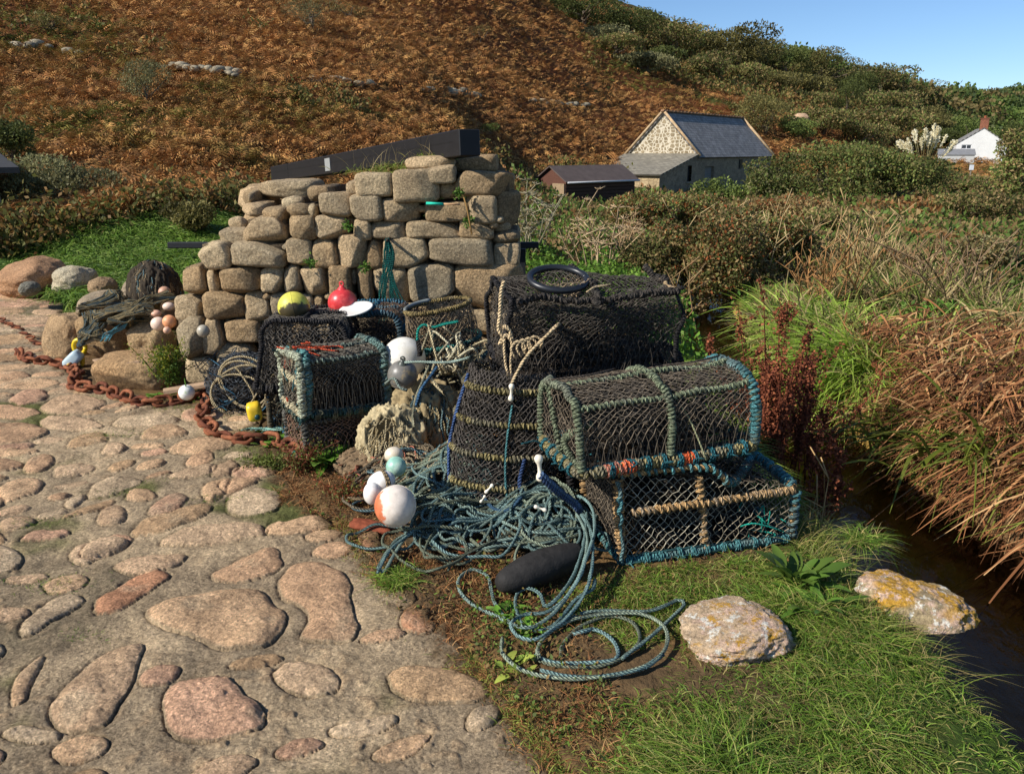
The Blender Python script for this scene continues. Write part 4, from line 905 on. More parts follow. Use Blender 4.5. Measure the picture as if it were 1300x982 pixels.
OLV = [lin(114, 108, 60), lin(126, 116, 68), lin(96, 92, 52)]; DKG = [lin(84, 92, 46), lin(96, 102, 52), lin(74, 80, 42)]; BRN = [lin(148, 126, 84), lin(160, 136, 92), lin(128, 110, 72), lin(124, 116, 66)]; MID = [lin(104, 118, 58), lin(118, 130, 66), lin(90, 102, 50)]; GRY = [lin(124, 122, 82), lin(142, 136, 94), lin(108, 106, 68)]; BRT = [lin(92, 128, 50), lin(108, 140, 58), lin(78, 108, 44)]
G1 = 'bushes along the ridge of the hill'
RG = [('dark gorse bush at the top edge where the skyline leaves the picture', 735, -12, 108, 90, DKG), ('low dark bush on the steep skyline just right of the top edge', 790, 8, 112, 78, DKG), ('brown-green bush where the skyline starts to level', 848, 26, 116, 96, BRN),
      ('broad olive bush making the high bump in the middle of the skyline', 925, 37, 122, 112, OLV), ('smaller dark bush tucked left of the high bump on the skyline', 880, 44, 124, 60, DKG), ('dark rounded bush right of the high bump on the skyline', 985, 62, 132, 74, DKG), ('olive bush in the dip of the skyline', 1030, 66, 138, 78, OLV),
      ('bush standing on the skyline straight above the barn roof end', 955, 50, 128, 54, BRN), ('large brown-topped bush on the last high bump of the skyline', 1105, 82, 150, 96, BRN), ('bush at the low notch left of the last high bump', 1064, 92, 144, 50, DKG), ('green-brown bush on the falling skyline at the right', 1150, 100, 158, 66, OLV), ('last small bush before the far woods on the skyline', 1180, 122, 168, 44, MID),
      ('brown bush on the upper slope under the top edge', 680, 0, 98, 84, BRN), ('olive bush on the upper slope left of the gorse', 640, -14, 92, 70, OLV), ('grey-green bush high on the slope just below the first ridge bushes', 770, 35, 100, 80, GRY), ('dark bush half way up the slope above the barn', 832, 62, 100, 76, DKG), ('grey-brown bush below the ridge, left of the dark one', 775, 62, 94, 78, BRN),
      ('spreading grey-green bush above the barn gable', 815, 72, 94, 96, GRY), ('brown bush filling the slope below the high bump', 900, 72, 106, 96, BRN), ('olive bush below the skyline dip', 1010, 96, 122, 84, OLV), ('round dark evergreen bush in the middle of the right slope', 1067, 108, 112, 46, DKG), ('brown bush beside the round dark evergreen', 1030, 118, 112, 60, BRN),
      ('brown and green bush on the slope right of the round evergreen', 1120, 112, 124, 96, BRN), ('wide brown thicket above the pampas grass', 1100, 138, 104, 120, BRN), ('olive bush on the falling slope left of the far woods', 1160, 135, 130, 70, OLV), ('green-brown thicket between pampas grass and ridge', 1165, 150, 118, 74, OLV), ('pale olive bush right behind the barn roof', 968, 122, 82, 74, OLV), ('wide brown bush behind the willow scrub', 1040, 140, 92, 100, BRN), ('olive bush at the slope foot behind the barn end', 1010, 162, 84, 60, MID),
      ('pale brown bush between barn and pampas grass', 1090, 158, 90, 80, BRN), ('green bush left of the white cottage roof', 1195, 165, 112, 60, DKG), ('green bush rising behind the cottage chimney', 1225, 150, 130, 60, MID), ('dark green bush behind the right slope of the cottage roof', 1278, 160, 120, 50, DKG), ('brown bush high between the ridge bumps', 945, 84, 112, 70, BRN), ('olive bush half way between ridge and barn', 975, 92, 112, 60, OLV), ('dark bush below the low notch of the skyline', 1075, 96, 134, 60, DKG)]
for k, (lb, px, tp, y_, w_, pal) in enumerate(RG):
    if pal is BRN: pal = BRN+OLV+MID
    shrub('hill_bush', lb, 'bush', px, tp-2, y_, w_*1.15, pal, 6500, 500+k, max(.16, w_*1.15/2/F*y_*.055), G1, hmin=2.0, twigs=6)
G2 = 'bushes on the bracken slope'
for k, (lb, px, tp, y_, w_, pal, n_) in enumerate([('grey-green broom bush at the top of the bracken slope', 405, -8, 1042, 84, GRY, 5000), ('pale brushy bush on the bracken between two runs of stones', 193, 76, 1136, 66, GRY, 4500), ('dark olive bush on the left slope above the grass bank', 75, 200, 1262, 150, GRY, 9000), ('dark bush over the store roof at the left edge', 15, 150, 17, 80, DKG, 6000),
      ('small green bush above the right end of the beam', 622, 156, 1176, 30, MID, 1200), ('olive brush on the slope behind the wall end', 235, 262, 1300, 90, OLV, 6000), ('olive brush beside the broom bush near the top', 455, 8, 1030, 60, OLV, 2400), ('small dark bush in the bracken above the beam', 383, 106, 1134, 36, DKG, 1500), ('small olive bush high right on the bracken', 610, 32, 1056, 44, OLV, 1500), ('dark bush high left on the bracken', 90, 16, 1046, 64, OLV, 2400), ('olive bush behind the left end of the beam', 300, 222, 1270, 70, OLV, 3500)]):
    shrub('slope_bush', lb, 'bush', px, tp, y_, w_, pal, n_, 700+k, .055, G2, hmin=.5, twigs=10)
G3 = 'willow and bramble scrub in the valley'
for k, (lb, px, tp, y_, w_, pal, n_) in enumerate([('large grey-green willow bush right of the barn', 1060, 180, 31, 190, MID+OLV, 16000), ('willow bush right of the large one, in front of the pampas grass', 1140, 192, 30, 130, MID+OLV, 9000), ('pale willow bush at the barn side wall', 975, 212, 33, 90, GRY+MID, 7000), ('small willow bush hiding the barn corner', 925, 228, 34, 70, MID, 5000), ('green bush below the cottage', 1215, 222, 34, 110, MID+BRN, 7000), ('tall brown bush at the right margin beside the cottage', 1292, 172, 26, 62, BRN+MID, 7000), ('dark bramble between willow and right margin', 1250, 242, 24, 110, DKG+BRN, 8000),
      ('brown bramble at the foot of the willow', 1010, 250, 20, 130, BRN+[lin(140, 84, 48)], 9000), ('bramble mass in front of the barn door', 895, 246, 22, 130, BRN+MID+[lin(150, 88, 46)], 11000), ('rusty bramble in front of the lean-to', 815, 247, 21, 110, [lin(150, 92, 50)]+BRN+MID, 9000), ('green and brown bramble in front of the shed', 745, 282, 15, 120, BRN+BRT, 9000), ('dark bramble above the stream bend', 905, 268, 11.6, 160, BRN+DKG+[lin(140, 80, 44)], 22000), ('brown bramble right of the stream bend', 990, 275, 12.6, 120, BRN+MID+[lin(140, 80, 44)], 14000), ('green bramble in the meadow below the willows', 1075, 268, 17, 120, MID+BRN, 9000), ('low thorny bush right of the meadow', 1275, 296, 11.5, 80, GRY+BRN, 6000), ('low green bush in front of the shed door', 690, 262, 17, 60, BRN+BRT, 4000), ('brown bush just behind the upper black pot', 840, 300, 11.5, 110, BRN+DKG, 9000)]):
    shrub('valley_bush', lb, 'bush', px, tp, y_, w_*1.1, pal, n_, 800+k, min(.16, .0032*y_+.02), G3, hmin=.5, twigs=16, lobes=14, trunkc=lin(140, 124, 98))

# ---- pampas grass
q = at(1175, 200, 76); q[2] = float(H(q[0], q[1])); pg = Thing('pampas_grass', tuple(q), 'pampas grass with cream plumes left of the white cottage', 'grass plant')
zt = at(1175, 160, 76)[2]; hp = zt-q[2]; mb = MB(); n = 1500; D = rdir(n, 1.2); blades(mb, q+R.normal(size=(n, 3))*[.5, .5, 0], D, hp*R.uniform(.45, .8, n), .05, pick([lin(96, 104, 56), lin(120, 122, 72)], n), .8, 4); pg.part('leaves', mb, GRASS, smooth=False)
for k in range(24):
    a = R.uniform(-1, 1); e = q+np.array([a*2.4+.3, R.normal()*.6, hp*(1.02-.38*abs(a)**1.5*(1 if a > 0 else .7))*R.uniform(.8, 1.03)]); s = q+[a*.3, 0, .3]; ax_ = unit(e-s); mb = MB(); n = 130; t = R.random(n)
    P = e-ax_*t[:, None]*1.1; blades(mb, P, ax_+.35*R.normal(size=(n, 3)), .36*np.sin(PI*(t*.8+.15)).clip(.3), .10, pick([lin(250, 244, 218), lin(240, 230, 196)], n, R, .06), .2, 2); tube(mb, [s, e-ax_*.9], .02, 4, lin(150, 140, 90)); pg.part('plume', mb, GRASS, smooth=False)

# ---- undergrowth over the valley floor: leafy masses
def cover(name, n, a0, a1, r0, r1, pal, size, hfun, mask=None, mat=LEAF, asp=.6, up=.8, var=.18):
    x, y, r = polar(n, a0, a1, r0, r1)
    if mask is not None: k = mask(x, y, r); x, y, r = x[k], y[k], r[k]
    z = H(x, y); hh = hfun(x, y, r)*np.sqrt(R.random(len(x))); P = np.stack([x, y, z+hh], 1); mb = MB()
    tone = (1+.3*fbm2(x, y, 1.1, 3, 77))[:, None]; pi_ = np.array(pal); sel = ((fbm2(x, y, .5, 3, 78)+.5)*len(pal)+R.normal(size=len(x))*.7).astype(int).clip(0, len(pal)-1)
    leaves(mb, P, size(r)*R.uniform(.6, 1.4, len(x)), pi_[sel]*tone*(1+var*R.normal(size=(len(x), 1))).clip(.5, 1.6), up=up, asp=asp); return tag(mb.build(name, mat, None, False), kind='stuff')
sdist = lambda x, y: line_d(x, y, STREAM)
cover('valley_undergrowth', 110000, -6, 42, 9.5, 60, [lin(148, 104, 62), lin(130, 112, 70), lin(98, 118, 54), lin(126, 102, 66), lin(106, 128, 58), lin(156, 132, 88)], lambda r: .035+.0045*r, lambda x, y, r: (.18+.38*np.clip(fbm2(x, y, .45, 3, 79)+.5, 0, 1))*sstep(9, 14, r), lambda x, y, r: (sdist(x, y) > .75) & (r < np.interp(np.degrees(np.arctan2(x, y)), [-6, 0, 6, 12, 42], [18, 34, 42, 60, 60])))
cover('bank_weeds', 42000, -8, 20, 6.2, 14, [lin(104, 140, 50), lin(90, 124, 44), lin(118, 150, 60), lin(76, 104, 40)], lambda r: .022+.0032*r, lambda x, y, r: .08+(.34+.2*sstep(1.0, 1.5, x))*np.clip(fbm2(x, y, .9, 3, 80)+.45, 0, 1), lambda x, y, r: (sdist(x, y) > .40) & (x > -1.2) & ((y > 7.0) | ((x > 1.0) & (y > 5))) & (x < 2.4) )
cover('far_bank_meadow', 40000, 14, 40, 10, 26, [lin(98, 140, 52), lin(84, 120, 46), lin(120, 150, 66)], lambda r: .03+.004*r, lambda x, y, r: .2+0*r, lambda x, y, r: (sdist(x, y) > 2) & (fbm2(x, y, .2, 2, 81)+.25*(x/y > .45) > .05))
cover('watercress_bank', 16000, 12, 34, 3.5, 13, [lin(96, 132, 52), lin(80, 116, 44), lin(112, 142, 60)], lambda r: .02+.0035*r, lambda x, y, r: .05+.22*np.clip(fbm2(x, y, 1.5, 3, 82)+.5, 0, 1), lambda x, y, r: (sdist(x, y) > .50) & (sdist(x, y) < 1.1) & (x > 2.2) & (y > 4.5))

# ---- left grass bank: long combed grass
def tuft_field(name, x, y, Ln, wd, pal, dirb=(0, 0, 1), spread=.5, droop=.7, seg=4, mat=GRASS, kind='stuff', zz=None, tip=None, label=None, cat=None):
    n = len(x); z = H(x, y) if zz is None else zz; B = np.stack([x, y, z-.01], 1); D = np.array(dirb)+spread*R.normal(size=(n, 3)); D[:, 2] = np.abs(D[:, 2])+.15
    c = pick(pal, n, R, .16)*(1+.28*fbm2(x, y, 1.4, 3, 90))[:, None]; mb = MB(); blades(mb, B, D, Ln, wd, c, droop, seg, tipcol=(c*tip if tip is not None else None)); return tag(mb.build(name, mat, None, False), label, cat, None, kind)
x, y, r = polar(60000, -38, -17, 9.0, 16.5); k = (slip_in(x, y) < -.05) & (y > 8.4) & (r < np.interp(np.degrees(np.arctan2(x, y)), [-38, -26, -17], [14.8, 15.8, 15.0])); x, y, r = x[k], y[k], r[k]
cl = fbm2(x, y, .8, 3, 91)
tuft_field('long_bank_grass', x, y, (.22+.22*np.clip(cl+.4, 0, 1))*R.uniform(.7, 1.2, len(x)), .012+.0008*r, [lin(116, 146, 58), lin(98, 130, 48), lin(138, 158, 78), lin(84, 112, 42)], (.45, -.35, .8), .30, .9)
x = R.uniform(-5.5, 0, 14000); y = R.uniform(6.5, 9.2, 14000); k = slip_in(x, y) < -.02; tuft_field('short_grass_behind_wall', x[k], y[k], .09, .008, [lin(104, 134, 50), lin(128, 140, 66), lin(150, 140, 84)], spread=.5, droop=.4, seg=2)

# ---- foreground grass on the verge
GR = [lin(122, 154, 54), lin(104, 136, 48), lin(140, 162, 68), lin(88, 118, 42), lin(156, 156, 84)]
def region(poly_px, n, dens=None, z=0.0):
    P = np.array([gz(a, b, z)[:2] for a, b in poly_px]); lo, hi = P.min(0), P.max(0); x = R.uniform(lo[0], hi[0], n); y = R.uniform(lo[1], hi[1], n); s = poly_sd(x, y, P); k = s > 0
    if dens is not None: k &= R.random(n) < dens(x, y, s)
    return x[k], y[k], s[k]
VG = [(760, 760), (800, 722), (900, 716), (1010, 700), (1020, 640), (1050, 615), (1130, 650), (1200, 740), (1320, 870), (1400, 1500), (700, 1500), (740, 990), (760, 900), (840, 870), (880, 800)]
x, y, s = region(VG, 150000); k = (line_d(x, y, STREAM) > .50); x, y, s = x[k], y[k], s[k]
for cx_, cy_, rx_, ry_ in ((934, 812, .09, .07), (1158, 776, .10, .06)):
    c0 = gz(cx_, cy_); k = ((x-c0[0])/rx_)**2+((y-c0[1])/ry_)**2 > 1; x, y, s = x[k], y[k], s[k]
gl = np.clip(.35+.65*fbm2(x, y, 2.3, 3, 92)+.5*sstep(.05, .5, s), .12, 1.3)
k = R.random(len(x)) < np.clip(gl*1.1, .25, 1); x, y, gl = x[k], y[k], gl[k]
tuft_field('verge_grass', x, y, (.035+.15*gl**1.7)*R.uniform(.5, 1.5, len(x)), .0034, GR+[lin(170, 156, 96), lin(88, 108, 40)], (-.12, -.1, .8), .42, .75, 4)
x, y, s = region([(720, 742), (800, 720), (900, 720), (1020, 700), (1000, 760), (880, 800), (790, 830), (720, 800)], 22000); tuft_field('short_turf', x, y, .04*R.uniform(.5, 1.4, len(x)), .003, GR+[lin(150, 134, 80)]*2, (0, 0, .6), .6, .5, 3)
x, y, s = region([(1000, 690), (1030, 630), (1100, 640), (1190, 720), (1310, 860), (1310, 900), (1050, 800)], 2600); k = line_d(x, y, STREAM) > .46; x, y = x[k], y[k]; tuft_field('long_seeding_grass', x, y, R.uniform(.10, .26, len(x)), .003, [lin(170, 150, 96), lin(150, 150, 80), lin(128, 142, 60)], (.3, 0, .8), .45, .6, 5)
x = R.uniform(.9, 1.95, 26000); y = R.uniform(3.5, 7.0, 26000); k = (line_d(x, y, STREAM) > .48) & (x > 1.05); tuft_field('stream_bank_grass', x[k], y[k], .13*R.uniform(.4, 1.4, k.sum()), .005, GR, (.2, 0, .8), .5, .8, 4)
# grass tufts in the slipway joints: small, by the dozen
TG = [(70, 740, .10), (48, 742, .08), (370, 552, .09), (155, 552, .09), (130, 556, .06), (275, 636, .08), (110, 806, .05), (110, 812, .05), (350, 628, .05), (30, 385, .2), (60, 372, .25), (90, 380, .25), (110, 392, .15), (20, 400, .15), (240, 508, .16), (300, 500, .15), (290, 530, .14), (250, 522, .1), (225, 520, .1), (200, 612, .05), (150, 625, .05), (330, 548, .08), (60, 660, .05), (40, 668, .05)]
xs_, ys_ = [], []
for a, b, rd_ in TG: c0 = gz(a, b); m_ = int(500*min(1, rd_/.1)); xs_.append(c0[0]+R.normal(size=m_)*rd_*1.0); ys_.append(c0[1]+R.normal(size=m_)*rd_*.45)
x = np.concatenate(xs_); y = np.concatenate(ys_); tuft_field('joint_grass', x, y, .028*R.uniform(.5, 1.4, len(x))*(1+y*.06), .003, [lin(104, 130, 44), lin(122, 142, 56), lin(84, 110, 36)], (0, 0, .7), .7, .6, 3, zz=np.array([slip_h(a, b) for a, b in zip(x, y)]))
# ---- dry brown trailing weeds along the slipway edge
EDGE = [(350, 590), (400, 575), (460, 600), (540, 640), (600, 700), (650, 720), (720, 760), (760, 830), (800, 1010), (720, 1010), (640, 880), (580, 830), (500, 780), (460, 720), (430, 670), (380, 650), (350, 640)]
x, y, s = region(EDGE, 90000, lambda x, y, s: np.clip(.35+fbm2(x, y, 3.5, 3, 95)*1.6, .08, 1)); tuft_field('dry_trailing_weed', x, y, .055*R.uniform(.5, 1.6, len(x)), .0028, [lin(156, 108, 68), lin(132, 88, 56), lin(178, 138, 92), lin(110, 84, 54)], (0, 0, .35), .8, .5, 4, DEAD)
x, y, s = region(EDGE, 16000, lambda x, y, s: np.clip(.1-fbm2(x, y, 3.1, 3, 96)*1.8, .03, 1)); P = np.stack([x, y, H(x, y)+.05*R.random(len(x))], 1); mb = MB(); leaves(mb, P, .016*R.uniform(.6, 1.5, len(x)), pick([lin(96, 118, 48), lin(112, 132, 60), lin(80, 96, 42), lin(126, 110, 60)], len(x)), asp=.6); tag(mb.build('verge_weeds', LEAF, None, False), kind='stuff')
x, y, s = region([(640, 740), (720, 770), (770, 830), (780, 920), (700, 960), (630, 880), (590, 830)], 9000, lambda x, y, s: np.clip(.3+fbm2(x, y, 5, 3, 97)*1.6, .05, 1)); k = R.random(len(x)) < .3; x, y = x[k], y[k]; P = np.stack([x, y, .01+.025*R.random(len(x))], 1); mb = MB(); leaves(mb, P, .015*R.uniform(.6, 1.5, len(x)), pick([lin(104, 124, 56), lin(96, 108, 50), lin(134, 110, 66)], len(x)), asp=.55); tag(mb.build('creeping_weeds', LEAF, None, False), kind='stuff')
# weeds creeping over the ragged edge of the paving
ed = crv(np.array([np.append(gz(*p)[:2], 0) for p in [(340, 575), (370, 610), (405, 645), (455, 675), (480, 725), (520, 775), (590, 820), (640, 880), (690, 935), (740, 1010)]]), .01); ke = R.integers(len(ed), size=16000); x = ed[ke, 0]+R.normal(size=16000)*.045; y = ed[ke, 1]+R.normal(size=16000)*.045
ok = fbm2(x, y, 4, 3, 98) > -.12; x, y = x[ok], y[ok]; tuft_field('edge_weeds', x, y, .032*R.uniform(.5, 1.7, len(x)), .0026, [lin(156, 112, 70), lin(126, 92, 58), lin(118, 132, 58), lin(140, 146, 70)], (0, 0, .4), .8, .5, 3, DEAD)
# floor litter
x, y, s = region([(350, 560), (480, 480), (800, 480), (1000, 640), (1000, 720), (760, 800), (740, 900), (640, 860), (480, 740)], 30000); P = np.stack([x, y, .004+.01*R.random(len(x))], 1); mb = MB(); leaves(mb, P, .018, pick([lin(120, 88, 56), lin(92, 66, 44), lin(140, 112, 74)], len(x)), asp=.35, up=3); tag(mb.build('plant_litter', DEAD, None, False), kind='stuff')

# ---- leafy single plants
def rosette(px, py, label, n, ln, seed, pal=MID, y=None, name='broad_leaved_plant', wide=.34, upv=.7, z=0):
    c0 = gz(px, py, z); rs = np.random.default_rng(seed); mb = MB(); th = rs.random(n)*2*PI; D = np.stack([np.cos(th), np.sin(th), upv*rs.uniform(.5, 2.2, n)], 1); D = unit(D); Ls = ln*rs.uniform(.5, 1.1, n)
    for k in range(n):
        t = np.linspace(0, 1, 9)[:, None]; Hd = np.array([D[k, 0], D[k, 1], 0]); C_ = c0+rs.normal(size=3)*[.02, .02, 0]+D[k]*Ls[k]*t+(Hd*.3-np.array([0, 0, .6]))*Ls[k]*.6*t**2; S = np.cross(D[k], [0, 0, 1.]); S /= np.linalg.norm(S)+1e-9
        w_ = Ls[k]*wide*(.10+.9*np.sin(PI*np.clip((t-.18)/.82, 0, 1))**.8)*.5*(1+.1*np.sin(t*40)); Vv = np.stack([C_-S*w_+[0, 0, .3]*w_, C_, C_+S*w_+[0, 0, .3]*w_], 1).reshape(-1, 3)
        i = np.arange(8)[:, None]*3; Qd = np.concatenate([i+np.array([[0, 1, 4, 3]]), i+np.array([[1, 2, 5, 4]])]); mb.add(Vv, Qd, None, pick(pal, 1, rs)[0]*rs.uniform(.8, 1.2))
    return single(name, mb, GRASS, label, 'plant', origin=tuple(c0))
PG = [lin(112, 156, 56), lin(130, 168, 74), lin(96, 138, 48)]
rosette(415, 590, 'bright green broad-leaved plant beside the red and teal pot', 26, .19, 1, PG); rosette(432, 582, 'second bright green broad-leaved plant, nearer the beige net', 18, .15, 2, PG); rosette(200, 488 + 18, 'small bright plant between chain and white float', 30, .08, 3, PG); rosette(255, 503, 'small bright plant right of the white float', 26, .07, 4, PG)
rosette(345, 566, 'leafy weed behind the chain below the yellow can', 40, .08, 5, PG, wide=.3); rosette(372, 568, 'leafy weed at the foot of the red and teal pot', 36, .08, 6, PG, wide=.3)
rosette(1010, 745, 'dark green dock clump at the right foot of the lower lobster pot', 34, .24, 7, [lin(84, 112, 44), lin(98, 122, 50)], wide=.2, upv=1.2); rosette(1040, 780, 'narrow-leaved dock clump between the two lichened rocks', 26, .2, 8, [lin(90, 122, 46), lin(112, 138, 56)], wide=.16, upv=1.)
rosette(645, 785, 'small bright weed in front of the black fender', 22, .08, 9, PG); rosette(670, 800, 'small leafy weed under the rope coil', 26, .08, 10, PG); rosette(655, 850, 'yellow-green leaf rosette on the verge edge', 12, .08, 11, [lin(170, 180, 80), lin(140, 160, 70)])
for k, (px, py, lb) in enumerate([(210, 470, 'yellow-green fennel-like weed on the flat boulder corner'), (222, 480, 'dark green weed below the wall foot'), (440, 640, 'brown seeding weed right of the chain end'), (385, 600, 'reddish seeding weed in front of the red and teal pot'), (400, 570, 'tall reddish weed against the red and teal pot'), (345, 595, 'low weed left of the chain end'), (505, 738, 'grass tuft at the edge of the slipway stones'), (1095, 690, 'pale grass tuft on the bank top')]):
    c0 = gz(px, py) if k > 1 else at(px, py, 5.25); n = 420; mb = MB(); h_ = [.25, .22, .16, .2, .26, .08, .10, .14][k]; c_ = [[lin(150, 150, 50), lin(96, 120, 44)], [lin(84, 108, 42)], [lin(140, 80, 50), lin(110, 110, 56)], [lin(128, 74, 50), lin(104, 108, 54)], [lin(120, 80, 54), lin(110, 116, 60)], [lin(110, 120, 56)], GR, [lin(178, 160, 104)]+GR][k]
    if k in (6, 7): blades(mb, c0+R.normal(size=(n, 3))*[.03, .03, 0], np.array([0, 0, .9])+.6*R.normal(size=(n, 3))*[1, 1, .3], h_*R.uniform(.5, 1.2, n), .0035, pick(c_, n), .8, 4)
    else:
        for s_ in range(26):
            e = c0+np.array([R.normal()*.09, R.normal()*.05, h_*R.uniform(.5, 1.05)]); q = crv([c0+R.normal(size=3)*[.03, .03, 0]-[0, 0, .02], (c0+e)/2+R.normal(size=3)*.015, e], .03); tube(mb, q, .0018, 3, c_[0]*.7); P = q[R.integers(len(q), size=42)]+R.normal(size=(42, 3))*.013; leaves(mb, P, .018, pick(c_, 42), asp=.5)
    single('weed' if k not in (6, 7) else 'grass_tuft', mb, LEAF, lb, 'plant', smooth=False)

# ---- stream side: dead reeds, green sedge, docks
def reed_mask(x, y, lo, hi): d = line_d(x, y, STREAM); return (d > lo) & (d < hi) & (x > 2.1)
RD = [lin(158, 108, 70), lin(136, 90, 58), lin(176, 130, 86), lin(112, 76, 50), lin(188, 150, 104), lin(96, 66, 44)]
n = 34000; x = R.uniform(2.4, 6.4, n); y = R.uniform(2.2, 7.0, n); d = line_d(x, y, STREAM); az_ = x/y
k = (d > .60+.22*sstep(6, 4.5, y)) & (az_ < .85) & (d < 2.6) & (R.random(n) < np.clip(1.3-d*.35, .2, 1)) & ((y < 5.6) | (d > .9)) & (fbm2(x, y, 1.2, 2, 101) > -.45); x, y, d = x[k], y[k], d[k]
zz = H(x, y); B = np.stack([x, y, zz-.05], 1); n = len(x)
hgt_r = np.interp(d, [.45, .9, 1.6, 2.6], [.34, .55, .62, .5])*R.uniform(.5, 1.2, n)
D = np.array([-.08, -.10, 1.])+.26*R.normal(size=(n, 3)); c_ = pick(RD, n, R, .18); gmk = (R.random(n) < .16)[:, None]; c_ = np.where(gmk, pick([lin(118, 124, 54), lin(100, 112, 44)], n), c_)
mb = MB(); blades(mb, B, D, hgt_r*1.15, R.uniform(.012, .026, n), c_, R.uniform(.2, 1.7, n), 6); tag(mb.build('dead_reed_bed', DEAD, None, False), kind='stuff')
xk = R.uniform(2.2, 6.2, 22000); yk = R.uniform(2.2, 6.6, 22000); dk = line_d(xk, yk, STREAM); kk = (dk > .50) & (dk < 1.0) & (xk > 2.3) & (xk/yk < .85); xk, yk, dk = xk[kk], yk[kk], dk[kk]; nk = len(xk)
mb = MB(); blades(mb, np.stack([xk, yk, H(xk, yk)-.03], 1), np.array([-.30, -.22, 1.])+.35*R.normal(size=(nk, 3)), np.interp(dk, [.5, 1.0], [.16, .42])*R.uniform(.6, 1.3, nk), R.uniform(.010, .020, nk), pick([RD[1], RD[3], RD[5], RD[0]], nk, R, .2), R.uniform(.4, 1.8, nk), 5); tag(mb.build('low_dead_reeds', DEAD, None, False), kind='stuff')
# broken-over leaves hanging to the water
n = 9000; k = R.integers(len(x), size=n); B2_ = B[k]+np.stack([R.normal(size=n)*.05, R.normal(size=n)*.05, hgt_r[k]*R.uniform(.4, .95, n)], 1); D = np.stack([-.7+R.normal(size=n)*.5, -.5+R.normal(size=n)*.5, R.normal(size=n)*.35], 1); mb = MB(); blades(mb, B2_, D, R.uniform(.10, .28, n), R.uniform(.008, .018, n), pick(RD, n, R, .18), .8, 4); tag(mb.build('broken_reed_leaves', DEAD, None, False), kind='stuff')
n = 26000; x = R.uniform(2.3, 7.5, n); y = R.uniform(6.0, 13.5, n); d = line_d(x, y, STREAM); k = (d > .50) & (d < 3.4) & (x/y < .8) & (fbm2(x, y, .7, 3, 103) > -.1+.0*d); x, y = x[k], y[k]; n = len(x); B = np.stack([x, y, H(x, y)-.03], 1)
mb = MB(); blades(mb, B, np.array([-.1, -.1, 1.])+.33*R.normal(size=(n, 3)), .62*R.uniform(.5, 1.2, n), R.uniform(.010, .022, n)*(1+y*.03), pick([lin(176, 156, 112), lin(156, 136, 96), lin(136, 116, 80), lin(128, 132, 70), lin(110, 122, 58)], n), R.uniform(.1, .9, n), 5); tag(mb.build('pale_dead_grass', DEAD, None, False), kind='stuff')
def sedge(px, py, yy, n, ln, label, seed, pal, dirb=(-.2, -.2, 1), spr=.42, wd=.013, z=None):
    q = at(px, py, yy); q[2] = float(H(q[0], q[1])); rs = np.random.default_rng(seed); mb = MB(); B = q+rs.normal(size=(n, 3))*[.20, .20, 0]; blades(mb, B, np.array(dirb)+spr*rs.normal(size=(n, 3)), ln*rs.uniform(.5, 1.15, n), wd*1.4*rs.uniform(.6, 1.3, n), pick(pal, n, rs), rs.uniform(.4, 1.3, n), 7, rs); return single('sedge_clump', mb, GRASS, label, 'grass plant', 'sedge clumps on the far bank', smooth=False, origin=tuple(q))
SG = [lin(150, 176, 66), lin(128, 156, 54), lin(172, 186, 90)]
sedge(1100, 470, 6.6, 1300, .85, 'arching bright green sedge in the middle of the far bank', 1, SG, (-.45, -.3, .9)); sedge(1060, 430, 7.8, 1100, .8, 'upright green sedge behind the arching one', 2, SG); sedge(1175, 440, 7.2, 900, .75, 'green sedge between the pale grass and the brown reeds', 3, SG); sedge(1285, 470, 5.8, 1000, .85, 'green sedge at the right margin above the brown reeds', 4, SG, (-.25, -.2, 1)); sedge(1250, 620, 4.7, 90, .75, 'tall green leaves among the brown reeds near the water', 5, [lin(110, 120, 44), lin(94, 106, 38)], (-.15, -.1, 1), .22, .018); sedge(1160, 580, 5.2, 60, .65, 'few dark green leaves leaning left out of the brown reeds', 6, [lin(104, 112, 44)], (-.5, -.1, .8), .2, .018); sedge(1010, 395, 9.5, 420, .6, 'yellow-green sedge above the stream bend', 7, SG)
def dock(px, top_py, yy, n, label, seed, w_=.16, col=(lin(132, 76, 54), lin(108, 60, 44), lin(152, 92, 62)), zb=None):
    top_py -= 14
    q = at(px, 500, yy); q[2] = max(float(H(q[0], q[1])), WZ-.1); h = at(px, top_py, yy)[2]-q[2]; rs = np.random.default_rng(seed); mb = MB(); T = Thing('dock_plant', tuple(q), label, 'plant', 'rust-red docks by the stream')
    for s_ in range(n):
        e = q+np.array([rs.normal()*w_, rs.normal()*w_*.7, h*rs.uniform(.6, 1.02)]); c_ = crv([q+rs.normal(size=3)*[.05, .05, 0], (q+e)/2+rs.normal(size=3)*.03, e], .05); tube(mb, c_, np.linspace(.0045, .002, len(c_)), 4, col[1])
        k = rs.integers(int(len(c_)*.3), len(c_), size=170); P = c_[k]+rs.normal(size=(170, 3))*[.016, .016, .012]; leaves(mb, P, .020*rs.uniform(.6, 1.3, 170), pick(col, 170, rs), rs, asp=.8)
        for b_ in range(4):
            kk = rs.integers(int(len(c_)*.4), len(c_)); e2 = c_[kk]+np.array([rs.normal()*.05, rs.normal()*.05, rs.uniform(.05, .14)]); tube(mb, [c_[kk], e2], .0018, 3, col[1]); P = c_[kk]+(e2-c_[kk])*rs.random((60, 1))+rs.normal(size=(60, 3))*.010; leaves(mb, P, .018, pick(col, 60, rs), rs, asp=.8)
    T.part('stems', mb, DEAD, smooth=False)
